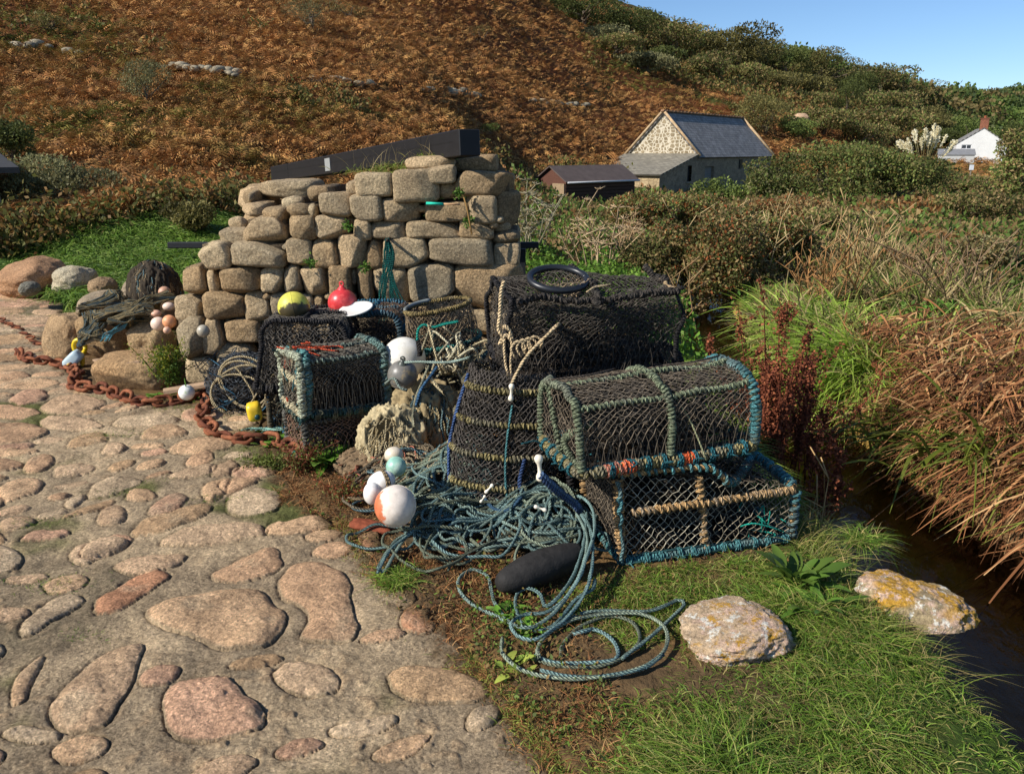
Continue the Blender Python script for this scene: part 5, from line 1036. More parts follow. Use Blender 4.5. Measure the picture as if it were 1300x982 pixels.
dock(985, 390, 4.7, 16, 'tall rust-brown seeding dock right behind the upper teal pot', 1); dock(1010, 420, 4.9, 14, 'rust-brown dock leaning over the stream beside the teal pot', 2); dock(955, 430, 4.9, 10, 'shorter rust-brown dock behind the pot corner', 3); dock(1068, 548, 4.3, 5, 'thin rust-brown dock spikes rising from the water', 4, .05); dock(1035, 470, 5.2, 8, 'rust-brown dock nearest the green bank', 5)
# pale dead stalks and umbels
def stalks(px, base_py, top_py, yy, n, label, seed, spread, col=lin(196, 172, 130), umb=False, name='dead_stalks', zb=None):
    q = at(px, base_py, yy); q[2] = float(H(q[0], q[1])); h = at(px, top_py, yy)[2]-q[2]; rs = np.random.default_rng(seed); mb = MB()
    for s_ in range(n):
        e = q+np.array([rs.normal()*spread, rs.normal()*spread*.6, h*rs.uniform(.65, 1.05)]); s = q+np.array([rs.normal()*spread*.35, rs.normal()*.1, -.05]); c_ = crv([s, (s+e)/2+rs.normal(size=3)*.05*h, e], .12); tube(mb, c_, np.linspace(1, .4, len(c_))*(.003+.0006*yy), 4, col*rs.uniform(.7, 1.1))
        for b_ in range(3):
            kk = rs.integers(len(c_)//2, len(c_)); e2 = c_[kk]+rs.normal(size=3)*[.12, .08, .05]*h+[0, 0, .14*h]; tube(mb, [c_[kk], e2], .002+.0004*yy, 3, col)
            if umb:
                for u_ in range(9): tube(mb, [e2, e2+rs.normal(size=3)*[.05, .05, .01]*h+[0, 0, .03*h]], .001+.0003*yy, 3, col*.9)
    return single(name, mb, DEAD, label, 'plant', 'dead stalks in the valley', origin=tuple(q))
stalks(760, 320, 255, 11.5, 12, 'pale branching dead stalks between the wall and the black pots', 1, .35, lin(206, 178, 140), True); stalks(800, 320, 262, 12.5, 8, 'pale dead stalks right of the branching ones, below the lean-to', 2, .35, lin(190, 160, 120), True); stalks(672, 320, 235, 12, 14, 'grey seeding stalks just right of the wall end', 3, .25, lin(170, 160, 130), True); stalks(950, 330, 258, 12, 20, 'tangle of pale stalks above the stream bend', 4, .5, lin(200, 176, 128)); stalks(1010, 330, 250, 13, 20, 'thin tan stalks left of the meadow', 5, .6, lin(190, 160, 112)); stalks(1100, 330, 262, 11.5, 16, 'sparse tan stalks over the pale grass', 6, .5, lin(196, 168, 120)); stalks(1230, 380, 290, 9.5, 22, 'grey-brown stalks in front of the meadow', 7, .7, lin(150, 124, 96)); stalks(1180, 360, 285, 10.5, 16, 'brown stalks left of the meadow gap', 8, .5, lin(160, 128, 92)); stalks(880, 400, 330, 8.3, 6, 'few bare stalks over the stream gap', 9, .3, lin(170, 140, 100)); stalks(1060, 640, 560, 3.9, 4, 'bent straw stalks right of the lower pot', 10, .1, lin(196, 160, 110)); stalks(1040, 380, 300, 9.6, 24, 'dense tan stalks behind the green sedge', 11, .6, lin(178, 132, 84))
# small ferns and grass on top of the wall
wp = [(490, 222), (470, 220), (555, 200), (500, 213), (370, 228)]
for k, (px, py) in enumerate(wp[:4]):
    q = at(px, py, WY+.32); n = 160; mb = MB(); blades(mb, q+R.normal(size=(n, 3))*[.09, .07, .01], np.array([0, 0, .8])+.5*R.normal(size=(n, 3)), .07*R.uniform(.5, 1.3, n), .004, pick([lin(126, 146, 56), lin(150, 140, 80)], n), .6, 3)
    if k in (2, 3): blades(mb, q+R.normal(size=(24, 3))*[.12, .07, .01], np.array([0, 0, .9])+.35*R.normal(size=(24, 3)), .2*R.uniform(.5, 1.2, 24), .003, pick([lin(170, 150, 104)], 24), .3, 4)
    single('wall_top_grass', mb, GRASS, ['grass tuft on the wall head left of the long top stones', 'grass tuft near the left end of the wall head', 'dry grass tuft beside the largest cap stone under the beam', 'straw-topped tuft in the middle of the wall head'][k], 'grass plant', smooth=False)
for k, (px, py, lb) in enumerate([(394, 334, 'small green plant in a joint low left on the wall'), (464, 338, 'small green fern in the joint left of the hanging cords'), (583, 245, 'trailing green plant below the right cap stone'), (443, 287, 'tiny green plant between the upper left blocks'), (595, 280, 'little ivy spray beside the brown stalk')]):
    q = at(px, py, WY-.04); mb = MB(); P = q+R.normal(size=(60, 3))*[.017, .012, .017]; tube(mb, [q-[0, 0, .04], q+[0, 0, .04]], .006, 4, BRT[2]); tube(mb, [q-[.03, 0, 0], q+[.03, 0, 0]], .006, 4, BRT[2]); leaves(mb, P, .022, pick(BRT, 60), asp=.7); single('wall_plant', mb, LEAF, lb, 'plant', smooth=False)
# ============================================================ LOBSTER POTS
TEAL = lin(74, 122, 124); TEALD = lin(44, 96, 104); GRN = lin(116, 124, 98); KHA = lin(134, 122, 82); TAN = lin(172, 138, 94); BLK = lin(40, 38, 38); DKN = lin(62, 57, 51); BLU = lin(62, 84, 124); ORG = lin(206, 92, 50); CRM = lin(196, 172, 134); AQ = lin(40, 160, 140); NVY = lin(36, 50, 78); GRB = lin(96, 130, 128)
TWN = lin(112, 100, 84)
def wrapped(mb, path, rc, rw, pitch, cc_, cw, jit=.0, k=8, step=.012, skip=0.0):
    """a bar served with rope: uneven turns, frayed and faded in places"""
    P = crv(path, step)
    P = P+(jit+.0012)*R.normal(size=P.shape); sd_ = R.random()*90
    tube(mb, P, rc*(1+.18*fbm(P*25+sd_, 2, 3)), 7, cc_)
    L_ = np.concatenate([[0], np.cumsum(np.linalg.norm(np.diff(P, axis=0), axis=1))]); n = max(8, int(L_[-1]/pitch*k)); l = np.linspace(0, L_[-1], n)
    Q_ = np.stack([np.interp(l, L_, P[:, i]) for i in range(3)], 1); T_q, N_q, B_q = frames(Q_); nz = fbm(np.c_[l*14, 0*l, 0*l]+sd_, 3, 5); nz2 = fbm(np.c_[l*60, 0*l, 0*l]+sd_+9, 2, 6)
    a_ = 2*PI*l/pitch+nz*5.0; rr_ = rc+rw*(.55+.5*nz2); Hx = Q_+rr_[:, None]*(N_q*np.cos(a_)[:, None]+B_q*np.sin(a_)[:, None])+R.normal(size=Q_.shape)*rw*.08
    f = sstep(-.05, .35, fbm(np.c_[l*9, 0*l, 0*l]+sd_+20, 3, 7))[:, None]*.6; colr = (np.asarray(cw)*(1-f)+np.asarray(cw).mean()*np.array([1.05, 1., .85])*.75*f)*(1+.2*nz2[:, None])
    m_ = fbm(np.c_[l*7, 0*l, 0*l]+sd_+50, 2, 5) > -(skip if skip else 9); i0 = None
    if skip: m_ = fbm(np.c_[l*7, 0*l, 0*l]+sd_+50, 2, 5) > -.45+skip
    for i in range(n+1):
        if i < n and m_[i]: i0 = i if i0 is None else i0
        elif i0 is not None:
            if i-i0 > 6: tube(mb, Hx[i0:i], rw*(1+.25*nz[i0:i]), 5, colr[i0:i])
            i0 = None
def knots(mb, P, n, r, col):             # short frayed lashings round a bar
    P = crv(P, .02)
    for t in np.linspace(.04, .96, n):
        i = int(t*(len(P)-1)); q = P[i]; T = unit(P[min(i+1, len(P)-1)]-P[max(i-1, 0)]); a = np.cross(T, [0.2, .3, 1]); a = unit(a); b = np.cross(T, a); th = np.linspace(0, 2*PI*2.4, 26)
        Rr_ = r*R.uniform(1.0, 1.2); C_ = q+Rr_*(a*np.cos(th)[:, None]+b*np.sin(th)[:, None])+T*np.linspace(-.012, .012, 26)[:, None]
        tube(mb, C_, .0042, 5, col*R.uniform(.85, 1.15))
        tube(mb, crv([q+a*r, q+a*r*1.6+R.normal(size=3)*.012, q+a*r*1.7+R.normal(size=3)*.025-[0, 0, .01]], .01), .0035, 4, col)
def netsurf(mb, S, nu, nv, r, col, jit=.004, closed=False, sag=0, skip=0, mask=None):
    """diamond net on the surface S(u,v), u,v in 0..1"""
    I, J = np.meshgrid(np.arange(nu+1), np.arange(nv+1), indexing='ij'); P = S(I/nu, J/nv)
    P = P+R.normal(size=P.shape)*jit; 
    if closed: P[-1] = P[0]
    A, B = [], []
    for di, dj in ((1, 1), (1, -1)):
        for par in (0,):
            i = I[:-1, :]; j = J[:-1, :]; ok = ((i+j) % 2 == 0) & (j+dj >= 0) & (j+dj <= nv); i = i[ok]; j = j[ok]; A.append(P[i, j]); B.append(P[i+1, j+dj])
    for di, dj in ((1, 1), (1, -1)):
        i = I[:-1, :]; j = J[:-1, :]; ok = ((i+j) % 2 == 1) & (j+dj >= 0) & (j+dj <= nv); i = i[ok]; j = j[ok]
        # nodes of odd parity continue the strands
        A.append(P[i, j]); B.append(P[i+1, j+dj]) if False else None
        if len(B) < len(A): A.pop()
    # strands need both parities to be continuous: (i,j) even -> (i+1,j+-1) even ; so rows i odd use odd j
    A = np.concatenate(A); B = np.concatenate(B)
    if mask is not None: m_ = mask((A+B)/2); A, B = A[m_], B[m_]
    if skip: m_ = R.random(len(A)) > skip; A, B = A[m_], B[m_]
    segs(mb, A, B, r*R.uniform(.7, 1.3, len(A)), pick([col], len(A), R, .2))
def plane_net(mb, O, a, b, inside, w, h, cell, r, col, jit=.004):
    nu, nv = max(2, int(w/cell)*2), max(2, int(h/cell)*2)
    def S(u, v): return O+a*(u[..., None]-.5)*w+b*v[..., None]*h
    def msk(P): d = P-O; return inside(d@a, d@b)
    netsurf(mb, S, nu, nv, r, col, jit, mask=msk)
def tangle(mb, c, s, n, r, cols, ln=.12, Rm=None):   # crumpled inner netting
    for _ in range(n):
        p = (R.random(3)-.5)*s; p2 = p+R.normal(size=3)*ln; p3 = p2+R.normal(size=3)*ln
        Q_ = np.array([p, (p+p2)/2+R.normal(size=3)*ln*.3, p2, p3]).clip(-np.array(s)/2, np.array(s)/2)
        if Rm is not None: Q_ = Q_@Rm.T
        tube(mb, crv(Q_+c, .03), r, 3, cols[R.integers(len(cols))], caps=False)
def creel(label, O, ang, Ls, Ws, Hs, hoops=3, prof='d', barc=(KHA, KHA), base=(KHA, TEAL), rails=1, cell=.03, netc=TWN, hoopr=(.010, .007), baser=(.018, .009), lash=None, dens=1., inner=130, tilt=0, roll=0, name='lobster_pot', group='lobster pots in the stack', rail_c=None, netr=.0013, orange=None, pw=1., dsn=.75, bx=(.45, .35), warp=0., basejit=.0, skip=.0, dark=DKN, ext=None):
    Rm = rotz(ang)@rotx(roll)@roty(tilt); O = np.array(O, float); T = Thing(name, tuple(O), label, 'lobster pot', group)
    def G(p): q = O+np.asarray(p, float)@Rm.T; return q+(warp*np.stack([fbm(q*5+i*9, 2, i) for i in range(3)], -1) if warp else 0)
    if prof == 'd': sec = lambda v: np.stack([Ws/2*np.sign(np.cos(PI*v))*np.abs(np.cos(PI*v))**pw, Hs*np.clip(np.sin(PI*v), 0, 1)**dsn], -1)
    elif prof == 'trap': sec = lambda v: np.stack([np.interp(v, [0, .33, .67, 1], [Ws/2, Ws*.36, -Ws*.36, -Ws/2]), np.interp(v, [0, .33, .67, 1], [0, Hs, Hs, 0])], -1)
    else: sec = lambda v: np.stack([Ws/2*np.sign(np.cos(PI*v))*np.abs(np.cos(PI*v))**bx[0], Hs*np.clip(np.sin(PI*v), 0, 1)**bx[1]], -1)
    vv = np.linspace(0, 1, 15)
    def hoop(x): s = sec(vv); return G(np.c_[np.full(len(s), x), s])
    for x in np.linspace(-Ls/2, Ls/2, hoops):
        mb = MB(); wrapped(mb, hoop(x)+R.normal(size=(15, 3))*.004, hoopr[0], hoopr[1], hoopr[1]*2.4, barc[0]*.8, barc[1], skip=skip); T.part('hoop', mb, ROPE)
    # base frame
    c_ = [(-Ls/2, -Ws/2), (Ls/2, -Ws/2), (Ls/2, Ws/2), (-Ls/2, Ws/2)]; pts = []
    for i in range(4):
        a, b = np.array(c_[i]), np.array(c_[(i+1) % 4])
        for t in (.06, .35, .65, .94): p = a+(b-a)*t; pts.append([p[0], p[1], R.normal()*.004])
    bp_ = crv(G(pts), .015, True); mb = MB(); wrapped(mb, bp_, baser[0], baser[1], baser[1]*2.2, base[0]*.8, base[0]); T.part('base_frame', mb, ROPE)
    if base[1] is not None: mb = MB(); knots(mb, bp_, int(2*(Ls+Ws)/.075), baser[0]+baser[1]*1.5, base[1]); tube(mb, bp_+np.array([0, 0, baser[0]+.006])+R.normal(size=bp_.shape)*.003, .005, 5, base[1]); T.part('lashing', mb, ROPE)
    if orange:
        for f0, f1 in orange: mb = MB(); n = len(bp_); wrapped(mb, bp_[int(n*f0):int(n*f1)], baser[0]+.009, .005, .011, ORG, ORG*1.1, step=.01); T.part('orange_binding', mb, ROPE)
    for i in range(rails):
        v = [.5, .77, .25, .88, .12][i]; s = sec(np.array([v]))[0]; mb = MB(); rc_ = rail_c or barc[1]
        wrapped(mb, G([[x, s[0], s[1]+R.normal()*.006] for x in np.linspace(-Ls/2, Ls/2, 7)]), hoopr[0]*.8, hoopr[1]*.9, hoopr[1]*3.4, rc_*.7, rc_, skip=skip); T.part('rail', mb, ROPE)
    # netting
    mb = MB(); Lsec = np.linalg.norm(np.diff(sec(np.linspace(0, 1, 60)), axis=0), axis=1).sum()
    def S(u, v): s = sec(v); return G(np.stack([(u-.5)*Ls, s[..., 0], s[..., 1]], -1).reshape(-1, 3)).reshape(u.shape+(3,))
    netsurf(mb, S, max(4, int(Ls/cell*2)), max(4, int(Lsec/cell*2)), netr, netc, .003)
    for x in (-Ls/2, Ls/2):
        def inside(w, h): 
            sv = sec(np.linspace(0, 1, 80)); hh = np.interp(w, sv[::-1, 0], sv[::-1, 1]); return (h < hh)
        plane_net(mb, G([x, 0, 0]), Rm[:, 1], Rm[:, 2], inside, Ws, Hs, cell, netr, netc)
    T.part('netting', mb, NET, smooth=False)
    # dense dark inner chamber netting and funnels
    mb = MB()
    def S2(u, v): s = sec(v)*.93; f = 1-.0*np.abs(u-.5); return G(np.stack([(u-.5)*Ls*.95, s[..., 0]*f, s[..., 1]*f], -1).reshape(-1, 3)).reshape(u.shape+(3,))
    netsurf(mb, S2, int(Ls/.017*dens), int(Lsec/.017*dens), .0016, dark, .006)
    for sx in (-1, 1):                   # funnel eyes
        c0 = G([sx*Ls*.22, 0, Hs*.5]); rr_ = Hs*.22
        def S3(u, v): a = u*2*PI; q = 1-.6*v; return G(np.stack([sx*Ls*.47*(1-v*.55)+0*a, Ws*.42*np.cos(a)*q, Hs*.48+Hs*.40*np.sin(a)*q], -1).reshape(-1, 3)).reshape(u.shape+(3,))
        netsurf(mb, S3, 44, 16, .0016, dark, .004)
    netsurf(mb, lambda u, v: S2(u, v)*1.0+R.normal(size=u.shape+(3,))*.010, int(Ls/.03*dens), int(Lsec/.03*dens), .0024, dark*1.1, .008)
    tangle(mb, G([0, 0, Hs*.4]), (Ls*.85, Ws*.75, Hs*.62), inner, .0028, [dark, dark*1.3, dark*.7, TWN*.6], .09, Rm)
    T.part('inner_netting', mb, NET, smooth=False)
    mb = MB()                            # base slats with weight
    for y_ in np.linspace(-Ws*.38, Ws*.38, 5): box(mb, G([0, y_, .004]), (Ls*.97, .035, .014), Rm, lin(52, 44, 36))
    T.part('base_slats', mb, WOOD, smooth=False)
    return T, G, sec
# ---- the pots in front
def angof(a, b): d = np.array(b)-np.array(a); return math.atan2(d[1], d[0])
# upper teal and khaki pot
pa = np.array([.265, 2.86]); pb = np.array([.985, 3.10]); an = angof(pa, pb); dv = np.array([-math.sin(an), math.cos(an)]); cen = (pa+pb)/2+dv*.20
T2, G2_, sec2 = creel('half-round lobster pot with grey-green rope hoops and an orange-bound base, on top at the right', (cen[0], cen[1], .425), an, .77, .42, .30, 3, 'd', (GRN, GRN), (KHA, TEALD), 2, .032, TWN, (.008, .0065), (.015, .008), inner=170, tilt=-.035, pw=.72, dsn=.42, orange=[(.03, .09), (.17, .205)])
mb = MB(); wrapped(mb, [G2_([-.385, -.20, .02]), G2_([-.40, -.08, .10]), G2_([-.33, -.20, .20])], .007, .005, .014, GRN, GRN); wrapped(mb, [G2_([-.385, .12, .26]), G2_([-.40, 0, .1]), G2_([-.385, -.02, .01])], .007, .005, .02, GRN*.9, GRN); T2.part('bridle', mb, ROPE)
mb = MB(); tube(mb, crv([G2_([.02, -.13, .27]), G2_([.08, -.19, .17]), G2_([.13, -.24, .02]), G2_([.14, -.26, -.03])], .02), .0035, 5, lin(170, 170, 130)); T2.part('loose_twine', mb, ROPE)
mb = MB(); wrapped(mb, [G2_([.385, s[0], s[1]]) for s in sec2(np.linspace(0, 1, 12))], .012, .008, .019, TEAL*.8, TEAL); T2.part('hoop', mb, ROPE, label='thick teal end hoop')
for x_, h_ in ((-.30, .31), (-.05, .30), (.2, .31)):
    mb = MB(); tube(mb, crv([G2_([x_-.1, .05, h_]), G2_([x_+.05, .02, h_+.01]), G2_([x_+.22, .08, h_+.005])], .03), .004, 5, lin(90, 80, 70)); T2.part('loose_cord', mb, ROPE)

# lower teal and tan pot: slumped box frame
BL, BR, TR, TL = gz(790, 718), np.array([1.19, 3.10, .02]), np.array([1.185, 3.10, .245]), at(784, 603, 2.92); BL[2] = .02
a2 = angof(BL[:2], BR[:2]); dv = np.array([-math.sin(a2), math.cos(a2), 0])*.42
BLb, BRb, TRb, TLb = BL+dv, BR+dv, at(956, 577, 3.48), TL+dv*.95
T1 = Thing('lobster_pot', tuple((BL+BR)/2), 'slumped box-shaped lobster pot with tan bars and teal lashings, standing in the grass', 'lobster pot', 'lobster pots in the stack')
def bar(nm, pts, rc, rw, pit, cA_, cB_, par=T1, lab=None, skip=0): mb = MB(); wrapped(mb, pts, rc, rw, pit, cA_, cB_, skip=skip); par.part(nm, mb, ROPE, label=lab)
M1, M2 = at(902, 594, 2.99), at(925, 612, 3.02)
bar('corner_post', [BL, (BL+TL)/2+[-.005, 0, 0], TL], .014, .006, .022, TAN*.9, TAN); bar('post_lashing', [BL+[0, -.022, 0], (BL+TL)/2+[-.0, -.025, 0], TL+[0, -.02, 0]], .002, .008, .085, TEAL, TEAL)
bar('top_bar', [TL, (TL+M1)/2+[0, 0, .008], M1, M2, at(942, 600, 3.2), TRb], .011, .007, .036, TAN*.8, TEAL); bar('end_bar', [TRb, (TR+TRb)/2+[0, 0, .01], TR], .014, .009, .034, TAN, TEAL)
bar('end_bar', [TRb, (TRb+TLb)/2, TLb], .012, .006, .02, TAN*.8, TAN*.8); bar('end_bar', [TL, (TL+TLb)/2, TLb], .014, .007, .02, BLK*1.5, TEALD)
bar('corner_post', [BR, (BR+TR)/2, TR], .013, .008, .03, TAN*.8, TEAL); bar('corner_post', [BRb, TRb], .012, .006, .03, TAN*.8, TAN*.8); bar('corner_post', [BLb, TLb], .012, .006, .03, TAN*.8, TAN*.8)
bar('bottom_bar', [BL, BL*.66+BR*.34-[0, 0, .004], BL*.34+BR*.66, BR], .012, .006, .013, TEALD, TEAL, lab='teal-wrapped bottom bar'); mb = MB(); knots(mb, [BL, BR], 11, .021, TEAL); tube(mb, crv([BL+[0, -.02, .0], BR+[0, -.02, 0]], .02), .005, 5, TEAL); tube(mb, crv([BL+[0, 0, .022], BR+[0, 0, .022]], .02), .004, 5, TEAL); T1.part('lashing', mb, ROPE)
bar('bottom_bar', [BR, BRb], .012, .006, .02, TEALD, TEAL); bar('bottom_bar', [BLb, BRb], .012, .006, .02, TEALD, TEALD); bar('bottom_bar', [BL, (BL+BLb)/2, BLb], .012, .006, .02, TEALD, TEAL)
ml = at(803, 651, 2.90); mr_ = TR+[0, -.004, -.004]; bar('middle_rail', [ml, ml*.6+mr_*.4, ml*.3+mr_*.7, mr_], .010, .007, .028, TAN*.85, TAN)
pc0 = at(887, 604, 2.98); pc1 = at(896, 702, 3.0); bar('centre_post', [pc0, pc0*.6+pc1*.4+[.004, 0, 0], pc1*.7+pc0*.3, pc1], .009, .007, .03, TAN*.8, TAN)
def quadnet(mb, a, b, c, d, cell, r, col, jit=.003, bow=.0):
    w = (np.linalg.norm(b-a)+np.linalg.norm(c-d))/2; h = (np.linalg.norm(d-a)+np.linalg.norm(c-b))/2; nrm = unit(np.cross(b-a, d-a))
    def S(u, v): u = u[..., None]; v = v[..., None]; return a*(1-u)*(1-v)+b*u*(1-v)+c*u*v+d*(1-u)*v+nrm*bow*np.sin(PI*u)*np.sin(PI*v)
    netsurf(mb, S, max(4, int(w/cell)*2), max(4, int(h/cell)*2), r, col, jit)
mb = MB()
Tm = (M1+M2)/2-[0, 0, .01]
quadnet(mb, BL, (BL+BR)/2, Tm, TL, .036, .0014, lin(160, 152, 132), .003); quadnet(mb, (BL+BR)/2, BR, TR, Tm, .036, .0014, lin(140, 130, 110), .004)
T1.part('front_netting', mb, NET, smooth=False)
mb = MB(); quadnet(mb, BR, BRb, TRb, TR, .034, .0014, TWN); quadnet(mb, TL, Tm, (TLb+TRb)/2, TLb, .03, .0014, TWN*.6, .006, .02); quadnet(mb, Tm, TR, TRb, (TLb+TRb)/2, .03, .0014, TWN*.6, .006, .02); quadnet(mb, BL, BLb, TLb, TL, .03, .0014, TWN); quadnet(mb, BLb, BRb, TRb, TLb, .03, .0014, TWN)
for f in (.86, .8, .7): 
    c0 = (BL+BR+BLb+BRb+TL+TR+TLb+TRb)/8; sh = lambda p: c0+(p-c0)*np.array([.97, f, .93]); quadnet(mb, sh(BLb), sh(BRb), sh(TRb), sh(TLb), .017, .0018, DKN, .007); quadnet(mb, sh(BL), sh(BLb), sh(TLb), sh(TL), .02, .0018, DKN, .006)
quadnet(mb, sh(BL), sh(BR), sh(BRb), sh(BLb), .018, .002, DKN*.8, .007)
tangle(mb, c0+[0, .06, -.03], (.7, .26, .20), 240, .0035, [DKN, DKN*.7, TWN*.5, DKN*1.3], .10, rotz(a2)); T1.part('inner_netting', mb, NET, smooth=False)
mb = MB(); 
for t in (.1, .3, .5, .7, .9): a = BL*(1-t)+BLb*t; b = BR*(1-t)+BRb*t; box(mb, (a+b)/2-[0, 0, .015], (np.linalg.norm(b-a), .04, .012), rotz(a2), lin(48, 42, 36))
T1.part('base_slats', mb, WOOD, smooth=False)
mb = MB(); 
for _ in range(9): q = at(R.uniform(930, 1000), R.uniform(640, 690), 3.06); tube(mb, crv([q, q+R.normal(size=3)*.02, q+R.normal(size=3)*.04], .01), .0025, 4, AQ)
tube(mb, crv([at(940, 668, 3.03), at(955, 664, 3.0), at(975, 668, 3.0), at(1000, 676, 3.02)], .02), .0035, 4, AQ); T1.part('loose_twine', mb, ROPE)

# upright rounded pot with khaki bands (left of the teal pots)
def upright(label, c, r0, r1, z0, z1, bands, netc, cell, name='lobster_pot', n=3.0, rim=None, tilt=(0, 0), inner=200, bandc=KHA, sq=1.0, ang=0, extra=None, netr=.0015, br=(.008, .007), ring=None, dens=1., tp=1.3):
    T = Thing(name, (c[0], c[1], z0), label, 'lobster pot', 'lobster pots in the stack'); Rm = rotz(ang)@rotx(tilt[0])@roty(tilt[1])
    def SF(a, t, k=1.): 
        ca, sa = np.cos(a), np.sin(a); rr_ = (np.abs(ca)**n+np.abs(sa)**n)**(-1/n)*(r0+(r1-r0)*t**tp)*k; P = np.stack([ca*rr_, sa*rr_*sq, t*(z1-z0)], -1); return (P.reshape(-1, 3)@Rm.T+np.array([c[0], c[1], z0])).reshape(P.shape)
    th = np.linspace(0, 2*PI, 33)[:-1]
    for t, col in bands: mb = MB(); P = crv(SF(th, np.full(32, t)), .02, True); wrapped(mb, P, br[0], br[1], br[1]*2.5, col*.75, col); T.part('band', mb, ROPE)
    mb = MB(); cir = 2*PI*r0; netsurf(mb, lambda u, v: SF(u*2*PI, v), int(cir/cell)*2, int((z1-z0)/cell)*2, netr, netc, .003, True); T.part('netting', mb, NET, smooth=False)
    mb = MB(); netsurf(mb, lambda u, v: SF(u*2*PI, v, .93), int(cir/.018*dens), int((z1-z0)/.018*dens), .002, DKN, .006, True); netsurf(mb, lambda u, v: SF(u*2*PI, v*.0+.98, 1)*(1-v[..., None])+SF(u*0, v*0+.9, .0)*v[..., None] if False else SF(u*2*PI, .98-.25*v, .95-.5*v), 60, 18, .0018, DKN, .004, True)
    tangle(mb, SF(np.array([0.]), np.array([.45]), 0)[0], (r0*1.5, r0*1.5*sq, (z1-z0)*.8), inner, .003, [DKN, DKN*.7, DKN*1.4, TWN*.5], .09, Rm); T.part('inner_netting', mb, NET, smooth=False)
    return T, SF
T3, SF3 = upright('upright rounded lobster pot with khaki rope bands and a blue cord down its side', (-.045, 3.50), .265, .185, 0, .66, [(.03, GRN*.8), (.22, KHA), (.44, KHA), (.66, KHA*.9), (.88, KHA*.8)], lin(80, 74, 68), .026, n=2.3, inner=260, netr=.002, tp=3.2, tilt=(-.06, .07), sq=.85, br=(.006, .0075))
mb = MB(); P = [SF3(np.array([a]), np.array([t]), 1.04)[0] for a, t in ((3.5, .95), (3.55, .7), (3.45, .45), (3.6, .2), (3.7, .02))]; tube(mb, crv(P, .012), .0075, 8, BLU, twist=28); T3.part('blue_cord', mb, ROPE)
mb = MB(); P = [SF3(np.array([a]), np.array([t]), 1.05)[0] for a, t in ((4.75, .8), (4.7, .55), (4.72, .3), (4.8, .1))]; tube(mb, crv(P, .012), .005, 6, TEAL, twist=30); P = [SF3(np.array([a]), np.array([t]), 1.06)[0] for a, t in ((5.0, .45), (4.95, .3), (5.0, .12), (4.9, .02))]; tube(mb, crv(P, .012), .009, 8, NVY*1.6, twist=28); T3.part('hanging_cord', mb, ROPE)

# big black pot on top
pl_ = at(640, 452, 3.60); pr_ = at(850, 452, 3.78); an4 = angof(pl_[:2], pr_[:2]); dv4 = np.array([-math.sin(an4), math.cos(an4)]); L4 = np.linalg.norm(pr_[:2]-pl_[:2]); c4 = (pl_[:2]+pr_[:2])/2+dv4*.2
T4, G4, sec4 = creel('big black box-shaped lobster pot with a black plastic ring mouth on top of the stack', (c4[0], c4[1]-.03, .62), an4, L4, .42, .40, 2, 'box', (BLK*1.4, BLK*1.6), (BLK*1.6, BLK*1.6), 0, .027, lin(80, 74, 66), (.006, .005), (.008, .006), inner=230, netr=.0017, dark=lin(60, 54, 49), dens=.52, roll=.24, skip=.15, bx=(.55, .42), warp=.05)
mb = MB(); rc4 = G4([-L4*.17, -.02, .405]); th = np.linspace(0, 2*PI, 40)[:-1]; ring = np.stack([.135*np.cos(th), .115*np.sin(th), .010*np.sin(th)], 1)@(rotz(an4)@rotx(.24)).T+rc4+[0, 0, .012]
Pn = crv(ring, .02, True); tube(mb, Pn, .016, 10, lin(34, 36, 40)); T4.part('ring_mouth', mb, PLAST)
mb = MB(); netsurf(mb, lambda u, v: rc4+np.stack([(.135-.07*v)*np.cos(u*2*PI), (.115-.06*v)*np.sin(u*2*PI), .012-.12*v], -1), 44, 12, .002, lin(150, 130, 104), .004, True); T4.part('funnel', mb, NET, smooth=False)
for u_ in range(3):
    mb = MB(); P = [G4([x, y_, .405+.008*R.normal()]) for x, y_ in (((-L4*.48, -.2), (-L4*.3, -.17), (0, -.18), (L4*.3, -.19), (L4*.48, -.18)), ((-.02, .18), (0, .05), (.05, -.1), (.02, -.2), (.03, -.21)), ((L4*.48, -.2), (L4*.49, -.1), (L4*.47, .0), (L4*.49, .1), (L4*.47, .2)))[u_]]
    wrapped(mb, P, .007, .007, .016, BLK*1.4, lin(66, 60, 54), jit=.005); T4.part('rope_edge', mb, ROPE)
mb = MB(); tube(mb, crv([G4([.0, -.12, .425]), G4([.05, -.1, .44]), G4([.14, -.09, .435])], .02), .005, 6, CRM); T4.part('cord_end', mb, ROPE)
mb = MB()
for q_ in [(L4*.46, -.12, .41), (L4*.475, -.05, .41), (L4*.48, .03, .405), (L4*.44, -.17, .41)]: sphere(mb, G4(q_), .011, CRM, 2)
tube(mb, crv([G4(q_) for q_ in [(L4*.44, -.17, .41), (L4*.46, -.12, .41), (L4*.475, -.05, .41), (L4*.48, .03, .405)]], .01), .004, 5, CRM); T4.part('shell_knots', mb, ROCK)
# hidden support pots behind
c5_ = at(770, 480, 3.95); creel('dark lobster pot holding up the right end of the big black pot', (.42, 3.98, 0), .2, .8, .42, .62, 3, 'box', (BLK, BLK*1.4), (BLK, BLK*1.4), 2, .03, TWN*.7, inner=160)
creel('dark lobster pot buried under the teal pots', (.55, 3.62, 0), .3, .7, .34, .40, 2, 'd', (BLK, BLK*1.4), (BLK*1.5, None), 1, .03, TWN*.6, inner=120)
